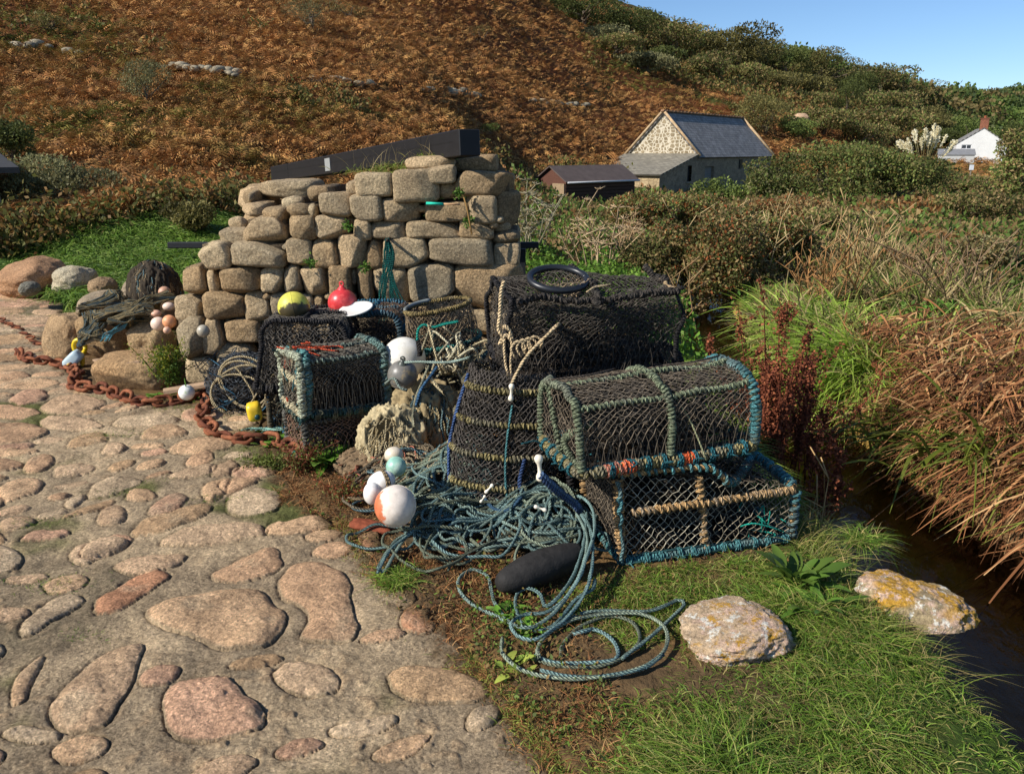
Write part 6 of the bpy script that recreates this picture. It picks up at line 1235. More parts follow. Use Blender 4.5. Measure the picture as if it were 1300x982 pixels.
# cream cord with toggle hanging on the black pot
mb = MB(); P = [at(x, y_, 3.42) for x, y_ in ((640, 356), (636, 372), (635, 398), (633, 418), (640, 430), (634, 436), (642, 425), (650, 432), (646, 418), (636, 412))]; tube(mb, crv(P, .008), .0085, 8, CRM, twist=24)
P = [at(x, y_, 3.40) for x, y_ in ((640, 430), (641, 455), (645, 475), (649, 486))]; tube(mb, crv(P, .01), .006, 8, CRM, twist=26); P = [at(x, y_, 3.36) for x, y_ in ((649, 488), (660, 466), (672, 448), (690, 430), (713, 407))]; tube(mb, crv(P, .01), .007, 8, CRM, twist=26)
for k in range(4): P = [at(655+k*7+x, 455+y_-k*2, 3.38) for x, y_ in ((0, 0), (-6, -12), (2, -22), (12, -16), (10, -4))]; tube(mb, crv(P, .01), .006, 6, CRM*.85, twist=26)
P = [at(x, y_, 3.40) for x, y_ in ((647, 424), (650, 440), (648, 460), (650, 484))]; tube(mb, crv(P, .01), .005, 6, CRM, twist=26)
single('knotted_cord', mb, ROPE, 'cream twisted cord hanging in a knot from the corner of the big black pot', 'rope')
def toggle(px, py, y_, rot, sc_, label, px2=None):
    mb = MB(); c = at(px, py, y_); Rm = roty(rot); prof = [(0, -.042), (.008, -.041), (.0135, -.033), (.012, -.022), (.0065, -.012), (.006, .0), (.0065, .012), (.012, .022), (.0135, .033), (.008, .041), (0, .042)]
    lathe(mb, c, np.array(prof)*sc_, 14, lin(232, 222, 200), Rm); single('rope_toggle', mb, PLAST, label, 'toggle', 'white plastic rope toggles')
toggle(649, 498, 3.33, .05, .95, 'white toggle at the end of the cream cord'); toggle(685, 594, 2.74, -.1, 1.25, 'large white toggle hanging at the front corner of the upper teal pot'); toggle(621, 620, 2.95, .7, .6, 'small white toggle lying in the blue-green ropes at the left'); toggle(686, 645, 2.74, -1.2, .6, 'small white toggle on the rope coil below the big toggle'); toggle(613, 633, 2.95, .6, .45, 'tiny white toggle under the other one in the ropes')

# ---- pots along the wall
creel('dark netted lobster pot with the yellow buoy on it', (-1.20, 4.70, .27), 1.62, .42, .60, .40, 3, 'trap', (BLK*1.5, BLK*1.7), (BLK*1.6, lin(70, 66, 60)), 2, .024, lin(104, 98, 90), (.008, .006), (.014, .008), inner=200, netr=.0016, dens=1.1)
creel('small blue and tan lobster pot underneath the dark pot with the yellow buoy', (-1.20, 4.72, 0), .08, .50, .38, .26, 2, 'box', (lin(50, 90, 120), lin(120, 106, 80)), (lin(120, 106, 80), lin(56, 110, 140)), 1, .03, lin(120, 110, 90), (.010, .006), (.013, .007), inner=120)
T7, G7, _ = creel('lobster pot bound with blue rope under the red buoy', (-.88, 5.0, .28), 1.5, .40, .52, .37, 3, 'trap', (lin(50, 84, 98), lin(56, 100, 118)), (lin(56, 100, 118), lin(46, 84, 98)), 3, .03, lin(110, 90, 76), (.010, .008), (.013, .008), inner=220)
creel('plain dark lobster pot at the bottom of the stack under the red buoy', (-.90, 5.0, 0), 0, .5, .42, .28, 2, 'box', (BLK*1.6, TEALD), (BLK*1.6, None), 1, .03, TWN, inner=120)
T8, G8, s8 = creel('front lobster pot laced with teal, cream and red cords', (-.97, 4.22, .27), .58, .46, .36, .31, 2, 'box', (lin(60, 66, 62), lin(96, 108, 98)), (lin(56, 84, 82), lin(110, 112, 94)), 2, .024, lin(120, 112, 98), (.008, .0085), (.011, .009), inner=300, netr=.0013, skip=.12, bx=(.3, .25), warp=.03)
for x_, cw_ in ((-.235, lin(160, 164, 140)), (-.20, lin(84, 128, 124)), (.225, lin(96, 120, 112))):
    mb = MB(); wrapped(mb, [G8([x_, q_[0]*1.04, q_[1]*1.03]) for q_ in s8(np.linspace(.0, 1, 16))], .009, .010, .021, cw_*.6, cw_, jit=.003, skip=.1); T8.part('hoop', mb, ROPE)
for z_ in (.02, .17):
    mb = MB(); wrapped(mb, [G8([-.24, y_, z_]) for y_ in (-.18, -.06, .06, .18)], .007, .009, .020, CRM*.5, lin(170, 160, 130), jit=.004); T8.part('end_bar', mb, ROPE)
for k in range(26): 
    mb = MB(); p = G8([-.25+R.normal()*.012, R.uniform(-.17, .17), R.uniform(.02, .32)]); tube(mb, crv([p, p+R.normal(size=3)*[.01, .03, .05], p+R.normal(size=3)*[.01, .05, .09]], .02), .0045, 5, [lin(190, 80, 50), TEAL, lin(150, 140, 116), CRM*.8, TEALD][k % 5]); T8.part('cord', mb, ROPE)
for k in range(12): mb = MB(); p = G8([-.15+R.uniform(-.1, .1), R.uniform(-.1, .1), .345]); tube(mb, crv([p, p+R.normal(size=3)*[.05, .03, .008], p+R.normal(size=3)*[.09, .05, .01]], .02), .0045, 5, lin(190, 80, 50)); T8.part('cord', mb, ROPE)
creel('low lobster pot with red, green and grey cords beneath the front laced pot', (-.97, 4.22, 0), .55, .46, .36, .26, 2, 'box', (lin(80, 80, 74), lin(100, 98, 90)), (lin(80, 80, 72), AQ*.7), 2, .03, lin(150, 120, 100), (.010, .008), (.012, .008), inner=200)
T6, SF6 = upright('round-mouthed lobster pot with a tan and green rim beside the wall', (-.35, 4.62), .24, .19, .22, .74, [(.02, TWN), (.38, TEAL*.9), (.60, lin(70, 130, 120)), (1.0, lin(140, 122, 80))], lin(130, 112, 88), .032, n=2.2, tilt=(.0, -.16), inner=130, netr=.0016, br=(.007, .005), dens=.7)
mb = MB(); P = [SF6(np.array([a]), np.array([1.02]), 1.0)[0] for a in np.linspace(1.9, 3.6, 9)]; tube(mb, crv(P, .02), .012, 6, lin(120, 126, 124)); T6.part('rim_strip', mb, PLAST)
mb = MB(); P = [at(x, y_, 4.36) for x, y_ in ((582, 408), (565, 411), (550, 415), (538, 412), (531, 418), (530, 432), (534, 452))]; tube(mb, crv(P, .012), .008, 7, AQ*.8, twist=26); T6.part('green_cord', mb, ROPE)
upright('squat lobster pot under the round-mouthed pot', (-.34, 4.68), .26, .25, 0, .23, [(.04, TWN), (.95, TEALD)], TWN, .03, n=2.4, inner=120)
T10 = Thing('lobster_pot', (-1.72, 4.98, 0), 'slumped dark bundle-like lobster pot with cream rope looped over it at the wall foot', 'lobster pot', 'lobster pots in the stack')
mb = MB(); D, Tt = ico(5); V = D*np.array([.23, .2, .18]); V = V*(1+.25*fbm(D*2.5, 4, 7)+.12*fbm(D*9, 3, 8))[:, None]; mb.add(V+[-1.72, 5.0, .15], None, Tt, DKN*.9); T10.part('bundle', mb, NET)
mb = MB(); netsurf(mb, lambda u, v: np.array([-1.72, 5.0, .15])+np.stack([np.cos(u*2*PI)*np.sin(PI*(.04+.92*v))*.25, np.sin(u*2*PI)*np.sin(PI*(.04+.92*v))*.22, np.cos(PI*(.04+.92*v))*.20], -1), 90, 44, .0022, lin(70, 74, 78), .007, True)
tangle(mb, np.array([-1.72, 4.98, .16]), (.48, .44, .36), 150, .003, [lin(52, 90, 110), DKN*1.5, DKN], .08); T10.part('netting', mb, NET, smooth=False)
mb = MB(); rp = []
for k in range(90): a = k/90*2*PI*4.3; rr_ = .15+.06*math.sin(k*.35); rp.append([-1.70+rr_*math.cos(a)*1.1+.03*math.sin(k*.2), 4.78-.02*math.cos(a), .20+rr_*math.sin(a)*.95-.02*math.sin(k*.11)])
tube(mb, crv(rp, .015), .0065, 7, lin(170, 154, 120), twist=28); tube(mb, crv([[-1.62, 4.76, .1], [-1.5, 4.72, .25], [-1.36, 4.62, .36]], .02), .005, 6, lin(170, 154, 120)); single('looped_rope', mb, ROPE, 'cream-grey rope hung in loops over the dark bundle at the wall foot', 'rope')
# ============================================================ BUOYS, ROPES, CHAIN
def M_spot(name, base, spot, sc, lo, hi, rough=.4, extra=None):
    m, nt, out = newmat(name); tc = N(nt, 'ShaderNodeTexCoord'); v = tc.outputs['Object']
    f = ramp(nt, noise(nt, v, sc, 7, .65), [(lo, 0.), (hi, 1.)]); c = mix(nt, f, base, spot); c = mix(nt, 1., c, ramp(nt, noise(nt, v, sc*4, 6, .75), [(.3, .70), (.55, 1.0), (.7, 1.1)]), 'MULTIPLY'); c = mix(nt, ramp(nt, noise(nt, v, sc*2.3+3, 8, .8), [(.60, 0.), (.68, .7)]), c, tuple(np.array(base)*.35+np.array([.06, .06, .03])))
    b = bump(nt, noise(nt, v, 60, 4), .15, .002); principled(nt, out, c, rough, b, .5); return m
def M_split(name, base, other, axis, thr, rough=.45, soft=.02, nsc=22):
    """a painted or weed-grown band on one side of a float"""
    m, nt, out = newmat(name); tc = N(nt, 'ShaderNodeTexCoord'); v = tc.outputs['Object']; sx = nt.nodes.new('ShaderNodeVectorMath'); sx.operation = 'DOT_PRODUCT'; L(nt, v, sx.inputs[0]); sx.inputs[1].default_value = axis
    ad = nt.nodes.new('ShaderNodeMath'); ad.operation = 'MULTIPLY_ADD'; L(nt, noise(nt, v, nsc, 6, .7), ad.inputs[0]); ad.inputs[1].default_value = .10; L(nt, sx.outputs['Value'], ad.inputs[2])
    f = nt.nodes.new('ShaderNodeMapRange'); f.inputs[1].default_value = thr+.03; f.inputs[2].default_value = thr+.03+soft; L(nt, ad.outputs[0], f.inputs[0])
    c = mix(nt, f.outputs[0], base, other); c = mix(nt, 1., c, ramp(nt, noise(nt, v, 40, 5), [(.3, .8), (.7, 1.12)]), 'MULTIPLY'); b = bump(nt, noise(nt, v, 50, 5), .2, .002); principled(nt, out, c, rough, b, .5); return m
def buoy(px, py, rpx, y_, label, mat, name='buoy', eye=None, eyedir=(0, 0, 1), sc=(1, 1, 1), cat='buoy', group=None, rot=None, eyecol=None, band=None):
    c = at(px, py, y_); dep = y_*cp+(CAMZ-c[2])*sp; r = rpx/F*dep; T = Thing(name, tuple(c), label, cat, group); mb = MB(); sphere(mb, c, r, (.8, .8, .8), 4, sc, rot)
    T.part('body', mb, mat)
    if sc == (1, 1, 1) and rpx > 9:
        mb = MB(); th = np.linspace(0, 2*PI, 49); tl = R.normal()*.5; tube(mb, c+np.stack([np.cos(th)*r*.998, np.sin(th)*r*.998, 0*th], 1)@(rotx(.5+tl)@roty(R.normal()*.5)).T, r*.022, 5, (.5, .5, .5), caps=False); T.part('moulding_seam', mb, mat)
    if eye:
        e = unit(np.array(eyedir, float)); mb = MB(); a = unit(np.cross(e, [0.1, 1, 0])); b = np.cross(e, a); Rm = np.stack([a, b, e], 1)
        lathe(mb, c+e*r*.93, [(r*.34, 0), (r*.26, r*.13), (r*.17, r*.2), (r*.15, r*.32), (0, r*.33)], 16, eyecol if eyecol is not None else (.5, .5, .5), Rm)
        th = np.linspace(0, 2*PI, 17); tube(mb, c+e*r*(1.34)+(a*np.cos(th)[:, None]+e*np.sin(th)[:, None])*r*.14, r*.055, 6, eyecol if eyecol is not None else (.5, .5, .5)); T.part('eye', mb, PLAST)
    return T, c, r
RED = lin(214, 60, 62)
buoy(373, 390, 20, 4.70, 'yellow buoy stained with black weed on the dark pot by the wall', M_split('yellow_buoy', tuple(lin(216, 206, 84)), tuple(lin(70, 60, 34)), (.25, -.6, -.85), .034, .5, .012, 26), eye=None)
buoy(435, 384, 18, 4.92, 'red buoy with a moulded eye on top, on the blue-roped pot', M_spot('red_buoy', tuple(RED), tuple(lin(226, 110, 100)), 14, .5, .75, .35), eye=True, eyecol=RED)
buoy(513, 455, 27.5, 4.30, 'biggest white buoy, behind the grey one against the round-mouthed pot', M_spot('white_buoy', tuple(lin(232, 226, 212)), tuple(lin(206, 196, 172)), 7, .5, .7, .35))
Tg, cg, rg = buoy(511, 476, 19, 4.02, 'grey buoy with a knotted eye lying on the beige net', M_spot('grey_buoy', tuple(lin(118, 114, 106)), tuple(lin(164, 144, 106)), 12, .55, .62, .4), eye=True, eyedir=(.1, -.35, 1), eyecol=lin(70, 74, 66))
buoy(502, 642, 26.5, 3.02, 'white buoy with an orange-painted left side in front of the rope heap', M_split('white_orange_buoy', tuple(lin(228, 214, 198)), tuple(lin(206, 116, 76)), (-1, -.15, -.1), .062, .45, .012))
buoy(484, 612, 17, 3.18, 'small white buoy with a rope groove behind the orange-sided one', M_spot('white_float_a', tuple(lin(236, 232, 224)), tuple(lin(210, 200, 180)), 10, .55, .7), sc=(1.1, 1, .85), rot=roty(-.4))
buoy(473, 626, 13, 3.12, 'smallest white float at the left edge of the rope heap', M_spot('white_float_b', tuple(lin(236, 232, 224)), tuple(lin(200, 190, 170)), 10, .55, .7), sc=(.9, 1, 1.15))
buoy(503, 592, 13, 3.28, 'pale sea-green float half buried in the twine', M_spot('green_float', tuple(lin(150, 196, 176)), tuple(lin(196, 210, 190)), 9, .5, .7))
buoy(500, 577, 12, 3.34, 'cream float just above the sea-green one', M_spot('cream_float', tuple(lin(228, 214, 190)), tuple(lin(190, 170, 140)), 9, .5, .7), sc=(1, 1, .85))
buoy(237, 498, 10, 4.95, 'white float with a green stem on the ground behind the chain', M_spot('white_float_c', tuple(lin(234, 236, 226)), tuple(lin(170, 190, 140)), 14, .6, .66)); mb = MB(); tube(mb, crv([at(236, 490, 4.93), at(235, 483, 4.92), at(233, 477, 4.9)], .02), .004, 5, lin(120, 170, 80)); single('green_twine', mb, ROPE, 'short green cord on top of the white float behind the chain', 'rope')
buoy(258, 420, 8, 5.18, 'grey ball float hanging against the wall foot above the dark bundle', M_spot('grey_float', tuple(lin(176, 168, 150)), tuple(lin(150, 140, 120)), 12, .5, .7))
PK = lin(226, 176, 146); PK2 = lin(234, 206, 184)
for k, (px, py, rp_, yy, c1_, lb, sc_) in enumerate([(209, 371, 9, 6.3, lin(196, 150, 120), 'terracotta ball float highest in the net heap', (1, 1, 1)), (214, 389, 8, 5.9, PK2, 'whitish float at the right edge of the net heap by the wall', (1.1, 1, .8)), (201, 411, 10, 5.6, PK2, 'cream float low in the net heap, left of the orange one', (1.1, 1, 1.05)), (215, 408, 10, 5.52, lin(230, 160, 112), 'orange float low in the net heap against the wall', (1, 1, 1)), (198, 398, 7, 5.75, PK, 'pink float partly under the nets, above the cream one', (1.1, 1, .8)), (212, 419, 5.5, 5.45, PK, 'small pink float under the orange one', (1, 1, 1)), (131, 389, 5, 6.6, PK2, 'cream float at the left end of the draped net', (1, 1, 1)), (120, 396, 3.5, 6.6, lin(240, 230, 215), 'tiny white float at the far left of the draped net', (1, 1, 1))]):
    buoy(px, py, rp_*.85, yy, lb, M_spot('float_%s' % k, tuple(c1_), tuple(c1_*.75), 14, .55, .7, .5), name='net_float', cat='float', group='floats in the net heap by the wall', sc=sc_)
mb = MB(); c_ = at(484, 612, 3.18); th = np.linspace(0, 2*PI, 30); 
for k in range(3): tube(mb, c_+np.stack([np.cos(th)*.012*(k-1)+.006, np.cos(th)*.058, np.sin(th)*.054], 1)@rotz(.5+.1*k).T, .0055, 7, lin(130, 112, 84), caps=False)
tube(mb, crv([c_+[0, -.05, -.03], c_+[-.08, -.06, -.05], c_+[-.16, -.02, -.06]], .02), .0055, 7, lin(130, 112, 84)); single('float_lashing', mb, ROPE, 'brown cord tied round the small white buoy behind the orange-sided one', 'rope')
# white plate, flat black lid, yellow can, blue-white bottle
c = at(452, 395, 4.78); mb = MB(); lathe(mb, c, [(0, .006), (.09, .006), (.105, .012), (.108, .018), (.104, .021), (.09, .014), (0, .012)], 32, lin(226, 224, 214), roty(-.16)@rotx(.2)); single('white_dish', mb, PLAST, 'flat white plastic dish leaning on the red buoy', 'dish')
c = at(407, 395, 4.85); mb = MB(); box(mb, c, (.16, .10, .012), roty(.05), lin(30, 30, 32), bev=.004); single('flat_tray', mb, PLAST, 'thin black plastic tray between the yellow and red buoys', 'lid', smooth=False)
def can(px, py, yy, s, label, Rm, col, capcol, name='plastic_can', hand=True):
    c = at(px, py, yy); T = Thing(name, tuple(c), label, 'container'); mb = MB(); rock(mb, c, s, 5, 3, 3, .0, col, Rm); T.part('body', mb, PLAST); mb = MB(); ax = Rm@np.array([0, -1, 0.]); a = Rm@np.array([1., 0, 0]); b = np.cross(ax, a)
    lathe(mb, c+ax*s[1]*.47+Rm@np.array([.012, 0, -s[2]*.2]), [(.016, 0), (.016, .014), (.012, .018), (0, .018)], 14, capcol, np.stack([a, b, ax], 1)); T.part('cap', mb, PLAST); return T, c
can(323, 522, 4.55, (.085, .10, .11), 'yellow plastic can with a dark cap lying beside the small blue pot', rotz(.3)@roty(-.12), lin(236, 196, 50), lin(20, 60, 60))
T_, c = can(93, 456, 5.95, (.09, .09, .16), 'pale blue-white plastic bottle leaning between the two left boulders', roty(.85)@rotz(.1), lin(186, 206, 212), lin(200, 160, 60), 'plastic_bottle')
mb = MB(); c = at(101, 440, 6.05); th = np.linspace(0, 2*PI, 22); tube(mb, c+np.stack([.045*np.cos(th), 0*th, .055*np.sin(th)], 1), .017, 8, lin(222, 190, 30)); tube(mb, crv([c-[-.01, 0, .05], c-[-.03, .05, .12], c-[-.035, .08, .17]], .02), .018, 8, lin(206, 176, 40)); single('yellow_handle', mb, PLAST, 'yellow plastic loop handle sticking up between the left boulders', 'handle')
# black fender
fa = gz(632, 742, .055); fb = gz(742, 700, .085); mb = MB(); P = crv([fa, (fa+fb)/2+[0, 0, .006], fb], .012); rr_ = .066*np.clip(np.sin(np.linspace(.03, PI-.03, len(P)))**.30, .15, 1)*(1+.04*fbm(P*30, 3, 4)); tube(mb, P, rr_, 26, lin(44, 42, 40)); single('black_fender', mb, M_attr('old_rubber', .75, 30, .3, .7, .005, 50, .2), 'black rubber fender lying under the loops of blue-green rope', 'fender')

# ---- heap under the ropes
BU = [(gz(600, 600, .1), .24, .30), (gz(520, 590, .08), .13, .26), (gz(690, 640, .1), .15, .22), (gz(640, 560, .1), .16, .28), (gz(560, 660, .05), .10, .20), (gz(735, 600, .1), .14, .2)]
def MH(x, y):
    x = np.asarray(x, float); y = np.asarray(y, float); z = np.zeros(x.shape)
    for c, h, s in BU: z = np.maximum(z, h*np.exp(-((x-c[0])**2+(y-c[1])**2)/(2*(s*.62)**2)))
    return z*sstep(2.5, 2.85, y)
def heapnet(name, label, c, sx, sy, h, col, seed, strand=200, cols=None, r=.004, hole=None, rough=.25, ang=0, z0=0, mat=NET, cat='fishing net', group=None, k=6, ln=.10):
    """a crumpled pile of old netting: folded body and loose strands over it"""
    T = Thing(name, (c[0], c[1], z0), label, cat, group); D, Tt = ico(k); D2 = D.copy(); D2[:, 2] = np.clip(D2[:, 2], -.25, None)
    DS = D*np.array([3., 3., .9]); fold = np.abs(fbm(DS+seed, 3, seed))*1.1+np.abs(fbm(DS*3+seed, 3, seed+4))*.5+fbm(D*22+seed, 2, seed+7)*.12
    V = D2*(1-rough*fold[:, None]+.12*fbm(D*1.5+seed, 2, seed)[:, None])*np.array([sx, sy, h]); 
    if hole is not None:
        hd = unit(np.array(hole[0], float)); q = D@hd; V = V-hd*np.clip((q-hole[1])/(1-hole[1]), 0, 1)[:, None]**.5*hole[2]
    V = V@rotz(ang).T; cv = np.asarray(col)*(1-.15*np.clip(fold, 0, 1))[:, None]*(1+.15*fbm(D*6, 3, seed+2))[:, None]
    mb = MB(); mb.add(V+[c[0], c[1], z0+h*.1], None, Tt, cv); T.part('folded_net', mb, mat)
    mb = MB(); rs = np.random.default_rng(seed); cols = cols or [np.asarray(col)*.8, np.asarray(col)*1.1]
    for _ in range(strand):
        d0 = unit(rs.normal(size=3)*[1, 1, .4]+[0, -.4, .8]); st = unit(np.array([d0[0]*.6, d0[1]*.6, -1.])+rs.normal(size=3)*.25); st = unit(st-d0*(st@d0)); P = []
        for t in np.linspace(0, rs.uniform(.5, 1.3), 6): dd = unit(d0*math.cos(t)+st*math.sin(t)+rs.normal(size=3)*.06); dd[2] = max(dd[2], -.22); P.append((dd*np.array([sx, sy, h])*(1.0-rough*.45+rs.normal()*.02))@rotz(ang).T+[c[0], c[1], z0+h*.1])
        tube(mb, crv(P, .03), r*rs.uniform(.6, 1.2), 5, cols[rs.integers(len(cols))]*rs.uniform(.8, 1.2), twist=0, caps=False)
    T.part('strands', mb, ROPE); return T
BG = lin(176, 160, 124)
heapnet('beige_net', 'beige dried net heaped in a dome with a dark hole, left of the upright pot', at(497, 560, 3.95), .21, .19, .33, BG, 11, 420, [BG, BG*.8, BG*1.1, lin(170, 150, 110)], .005, hole=((-.15, -.75, .62), .90, .12), rough=.30)
heapnet('brown_net', 'brown folded net and cord heaped behind the beige dome', at(545, 500, 4.15), .26, .2, .42, lin(150, 132, 98), 12, 420, [lin(176, 158, 118), lin(120, 108, 80), lin(90, 110, 110)], .005, rough=.35)
heapnet('brown_net', 'low brown twisted net at the foot of the beige dome', gz(475, 590, .03), .22, .15, .12, lin(120, 100, 76), 13, 300, [lin(160, 140, 110), lin(110, 92, 70), lin(90, 78, 60)], .006, rough=.35)
T_ = Thing('net_heap', tuple(gz(610, 640)), 'dark tangled netting heaped beneath the blue-green ropes', 'fishing net')
gx_, gy_ = np.meshgrid(np.linspace(-.75, .55, 240), np.linspace(2.62, 3.7, 200)); mz = MH(gx_, gy_)*.86; mz = mz*(1+.35*fbm2(gx_, gy_, 14, 4, 201))+.015*fbm2(gx_, gy_, 40, 2, 202)-.02; i = np.arange(199)[:, None]*240; j = np.arange(239)[None]; Qh = np.stack([i+j, i+j+1, i+241+j, i+240+j], -1).reshape(-1, 4)
mb = MB(); cv = (lin(84, 72, 54)*(1+.5*fbm2(gx_, gy_, 9, 3, 203))[..., None]); mb.add(np.stack([gx_, gy_, mz], -1).reshape(-1, 3), Qh, None, cv.reshape(-1, 3)); T_.part('folded_net', mb, NET)
def draw(path_px, zoff=.012, yfix=None, fn=MH, stepk=.012):
    out = []
    for p in path_px:
        f2 = lambda x, y: fn(x, y)+zoff+(p[2] if len(p) > 2 else 0); q = hit(p[0], p[1], 8, f2); q[2] = float(f2(q[0], q[1])); out.append(q)
    return crv(out, stepk)
def jitter(P, a, s): return P+a*np.stack([fbm(P*6+s+17*i, 2, s+i) for i in range(3)], -1)
SEA = [lin(112, 130, 120), lin(94, 116, 112), lin(126, 136, 116), lin(100, 106, 88), lin(108, 132, 128)]
def loops(cx_px, cy_px, n, ra, rb, seed, zb=.02, th0=0, drift=.09, el=0):
    """one rope thrown down in n turns over the heap"""
    c0 = hit(cx_px, cy_px, 8, lambda x, y: MH(x, y)+.05); rs = np.random.default_rng(seed); P = []; a = th0; ra_, rb_, tl = ra, rb, el; c = c0[:2].copy()
    for k in range(int(n*12)):
        if k % 12 == 0: ra_, rb_ = ra*rs.uniform(.6, 1.3), rb*rs.uniform(.6, 1.3); tl = el+rs.normal()*.5; c = c0[:2]+rs.normal(size=2)*drift
        if P: cc2 = .8*cc2+.2*np.array([c[0], c[1], ra_, rb_, tl])
        else: cc2 = np.array([c[0], c[1], ra_, rb_, tl])
        x = cc2[2]*math.cos(a); y = cc2[3]*math.sin(a); ct, st = math.cos(cc2[4]), math.sin(cc2[4]); X, Y = cc2[0]+x*ct-y*st, cc2[1]+x*st+y*ct
        P.append([X, Y, float(MH(X, Y))+zb+.010*(k//12)*.5+.030*rs.random()**2]); a += 2*PI/12*rs.uniform(.85, 1.15)
    return crv(P, .012)
# main blue-green rope: many lengths of one heap
T_ = Thing('rope_heap', tuple(gz(620, 660)), 'big heap of blue-green and grey-green rope between the buoys and the teal pots', 'rope')
spec = [(600, 600, 4, .22, .15, 1), (640, 610, 4, .18, .13, 2), (560, 620, 4, .2, .12, 3), (590, 640, 3, .26, .12, 4), (670, 650, 5, .22, .09, 5), (660, 670, 4, .24, .10, 6), (620, 575, 3, .2, .14, 7), (700, 640, 3, .14, .12, 8), (545, 600, 3, .16, .12, 9), (650, 590, 3, .2, .16, 10), (570, 665, 3, .17, .09, 11), (710, 665, 4, .16, .10, 12), (735, 640, 3, .12, .12, 13), (610, 690, 2, .2, .09, 14), (600, 580, 3, .28, .12, 15), (630, 640, 3, .3, .12, 16), (525, 640, 3, .16, .12, 17), (560, 600, 3, .2, .14, 18), (670, 620, 3, .2, .14, 19), (600, 655, 3, .3, .10, 20)]
for k, (a, b, n_, ra_, rb_, sd__) in enumerate(spec):
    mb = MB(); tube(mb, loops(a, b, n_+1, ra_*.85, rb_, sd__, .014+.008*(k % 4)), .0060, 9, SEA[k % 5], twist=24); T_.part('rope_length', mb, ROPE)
def c6(l): return [((420+x/2.708), (540+y/2.708))+((z[0],) if z else ()) for x, y, *z in l]
trace = [[(160, 490), (190, 440), (230, 390), (300, 360), (340, 380), (350, 410), (400, 410), (470, 370), (440, 310), (380, 300), (320, 340), (270, 370), (220, 440), (185, 500), (160, 490)],
 [(480, 380), (500, 340), (560, 310), (640, 300), (750, 330), (850, 340), (900, 330), (890, 300), (830, 250), (770, 260), (740, 300), (780, 330), (860, 320)],
 [(330, 350), (360, 270), (430, 210), (520, 190), (590, 230), (640, 260)], [(340, 400), (380, 290), (450, 230), (510, 210)], [(160, 505), (210, 420), (300, 350), (400, 250), (480, 205), (560, 240), (600, 290)],
 [(590, 330), (660, 360), (760, 370), (860, 350)], [(590, 345), (650, 380), (760, 385), (880, 360)], [(600, 310), (700, 320), (800, 310), (880, 330)], [(480, 390), (540, 430), (600, 410), (700, 400), (800, 390), (870, 370)], [(540, 160), (600, 120), (560, 60), (520, 120), (530, 190)], [(270, 240), (330, 130), (420, 110), (520, 130), (580, 190)], [(280, 260), (300, 180), (380, 140), (480, 160)]]
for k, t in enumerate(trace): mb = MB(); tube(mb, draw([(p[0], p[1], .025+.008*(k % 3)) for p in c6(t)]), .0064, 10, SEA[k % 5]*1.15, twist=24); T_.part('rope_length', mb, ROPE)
# the long loose loops in front
fore = [[(800, 250, .14), (860, 245, .16), (900, 290, .15), (905, 370, .14), (880, 450, .12), (850, 530, .09), (800, 600, .05), (740, 640, .03), (660, 650, .02), (620, 680, .02), (640, 720, .02), (700, 735, .02), (760, 700, .02), (820, 650, .03), (880, 560, .07), (900, 450, .11), (890, 350, .13), (850, 290, .14)],
 [(845, 300, .13), (880, 380, .12), (870, 470, .10), (830, 560, .06), (770, 640, .03), (700, 690, .02), (640, 690, .02), (600, 660), (560, 600), (540, 520), (490, 495), (445, 520), (440, 560), (480, 610), (560, 650), (620, 680)],
 [(880, 300, .13), (870, 400, .11), (840, 500, .08), (790, 580, .05), (740, 620, .03), (720, 580, .03), (680, 560, .02), (640, 580), (640, 640), (680, 700), (760, 690), (840, 600, .04), (900, 560, .05), (910, 520, .06)],
 [(590, 730), (590, 780), (640, 830), (730, 860), (850, 870), (1000, 850), (1110, 810), (1155, 750), (1145, 690), (1080, 650), (980, 645), (880, 655), (800, 680), (740, 720), (710, 770), (720, 810)],
 [(700, 800), (780, 825), (900, 830), (1000, 800), (1060, 740), (1040, 680), (960, 655), (860, 690), (800, 750), (790, 800)],
 [(700, 790), (760, 812), (880, 815), (980, 800), (970, 740), (900, 700), (820, 720)], [(1000, 800), (1080, 740), (1150, 680), (1215, 615), (1190, 600), (1120, 630), (1040, 640), (940, 635), (850, 650), (780, 690)], [(720, 840), (820, 862), (960, 858), (1080, 830), (1150, 780)]]
T_ = Thing('loose_rope_coil', tuple(gz(740, 820)), 'single blue-green rope running down over the black fender into open loops on the grass', 'rope')
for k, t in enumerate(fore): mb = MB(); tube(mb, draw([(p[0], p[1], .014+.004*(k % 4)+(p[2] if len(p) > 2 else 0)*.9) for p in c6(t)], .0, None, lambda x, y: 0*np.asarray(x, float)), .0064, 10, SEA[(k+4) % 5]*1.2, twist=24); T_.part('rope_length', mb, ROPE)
NB = lin(58, 88, 112)
mb = MB(); P = c6([(480, 205), (520, 240), (560, 285), (610, 290), (660, 240), (700, 185), (722, 175)]); tube(mb, draw([(p[0], p[1], .05) for p in P]), .0078, 10, NB*.7, twist=24); single('navy_rope', mb, ROPE, 'navy-blue rope lying in a shallow curve left of the large white toggle', 'rope'); mb = MB(); P = [at(685, 604, 2.73), at(700, 618, 2.75), at(714, 630, 2.8), at(728, 640, 2.84), at(738, 652, 2.86)]; tube(mb, crv(P, .01), .011, 10, lin(48, 66, 96), twist=20); P = [p+[.006, 0, .012] for p in P]; tube(mb, crv(P, .01), .009, 10, lin(70, 92, 120), twist=22); single('navy_rope', mb, ROPE, 'thick dark blue braided cord hanging from the large white toggle', 'rope')
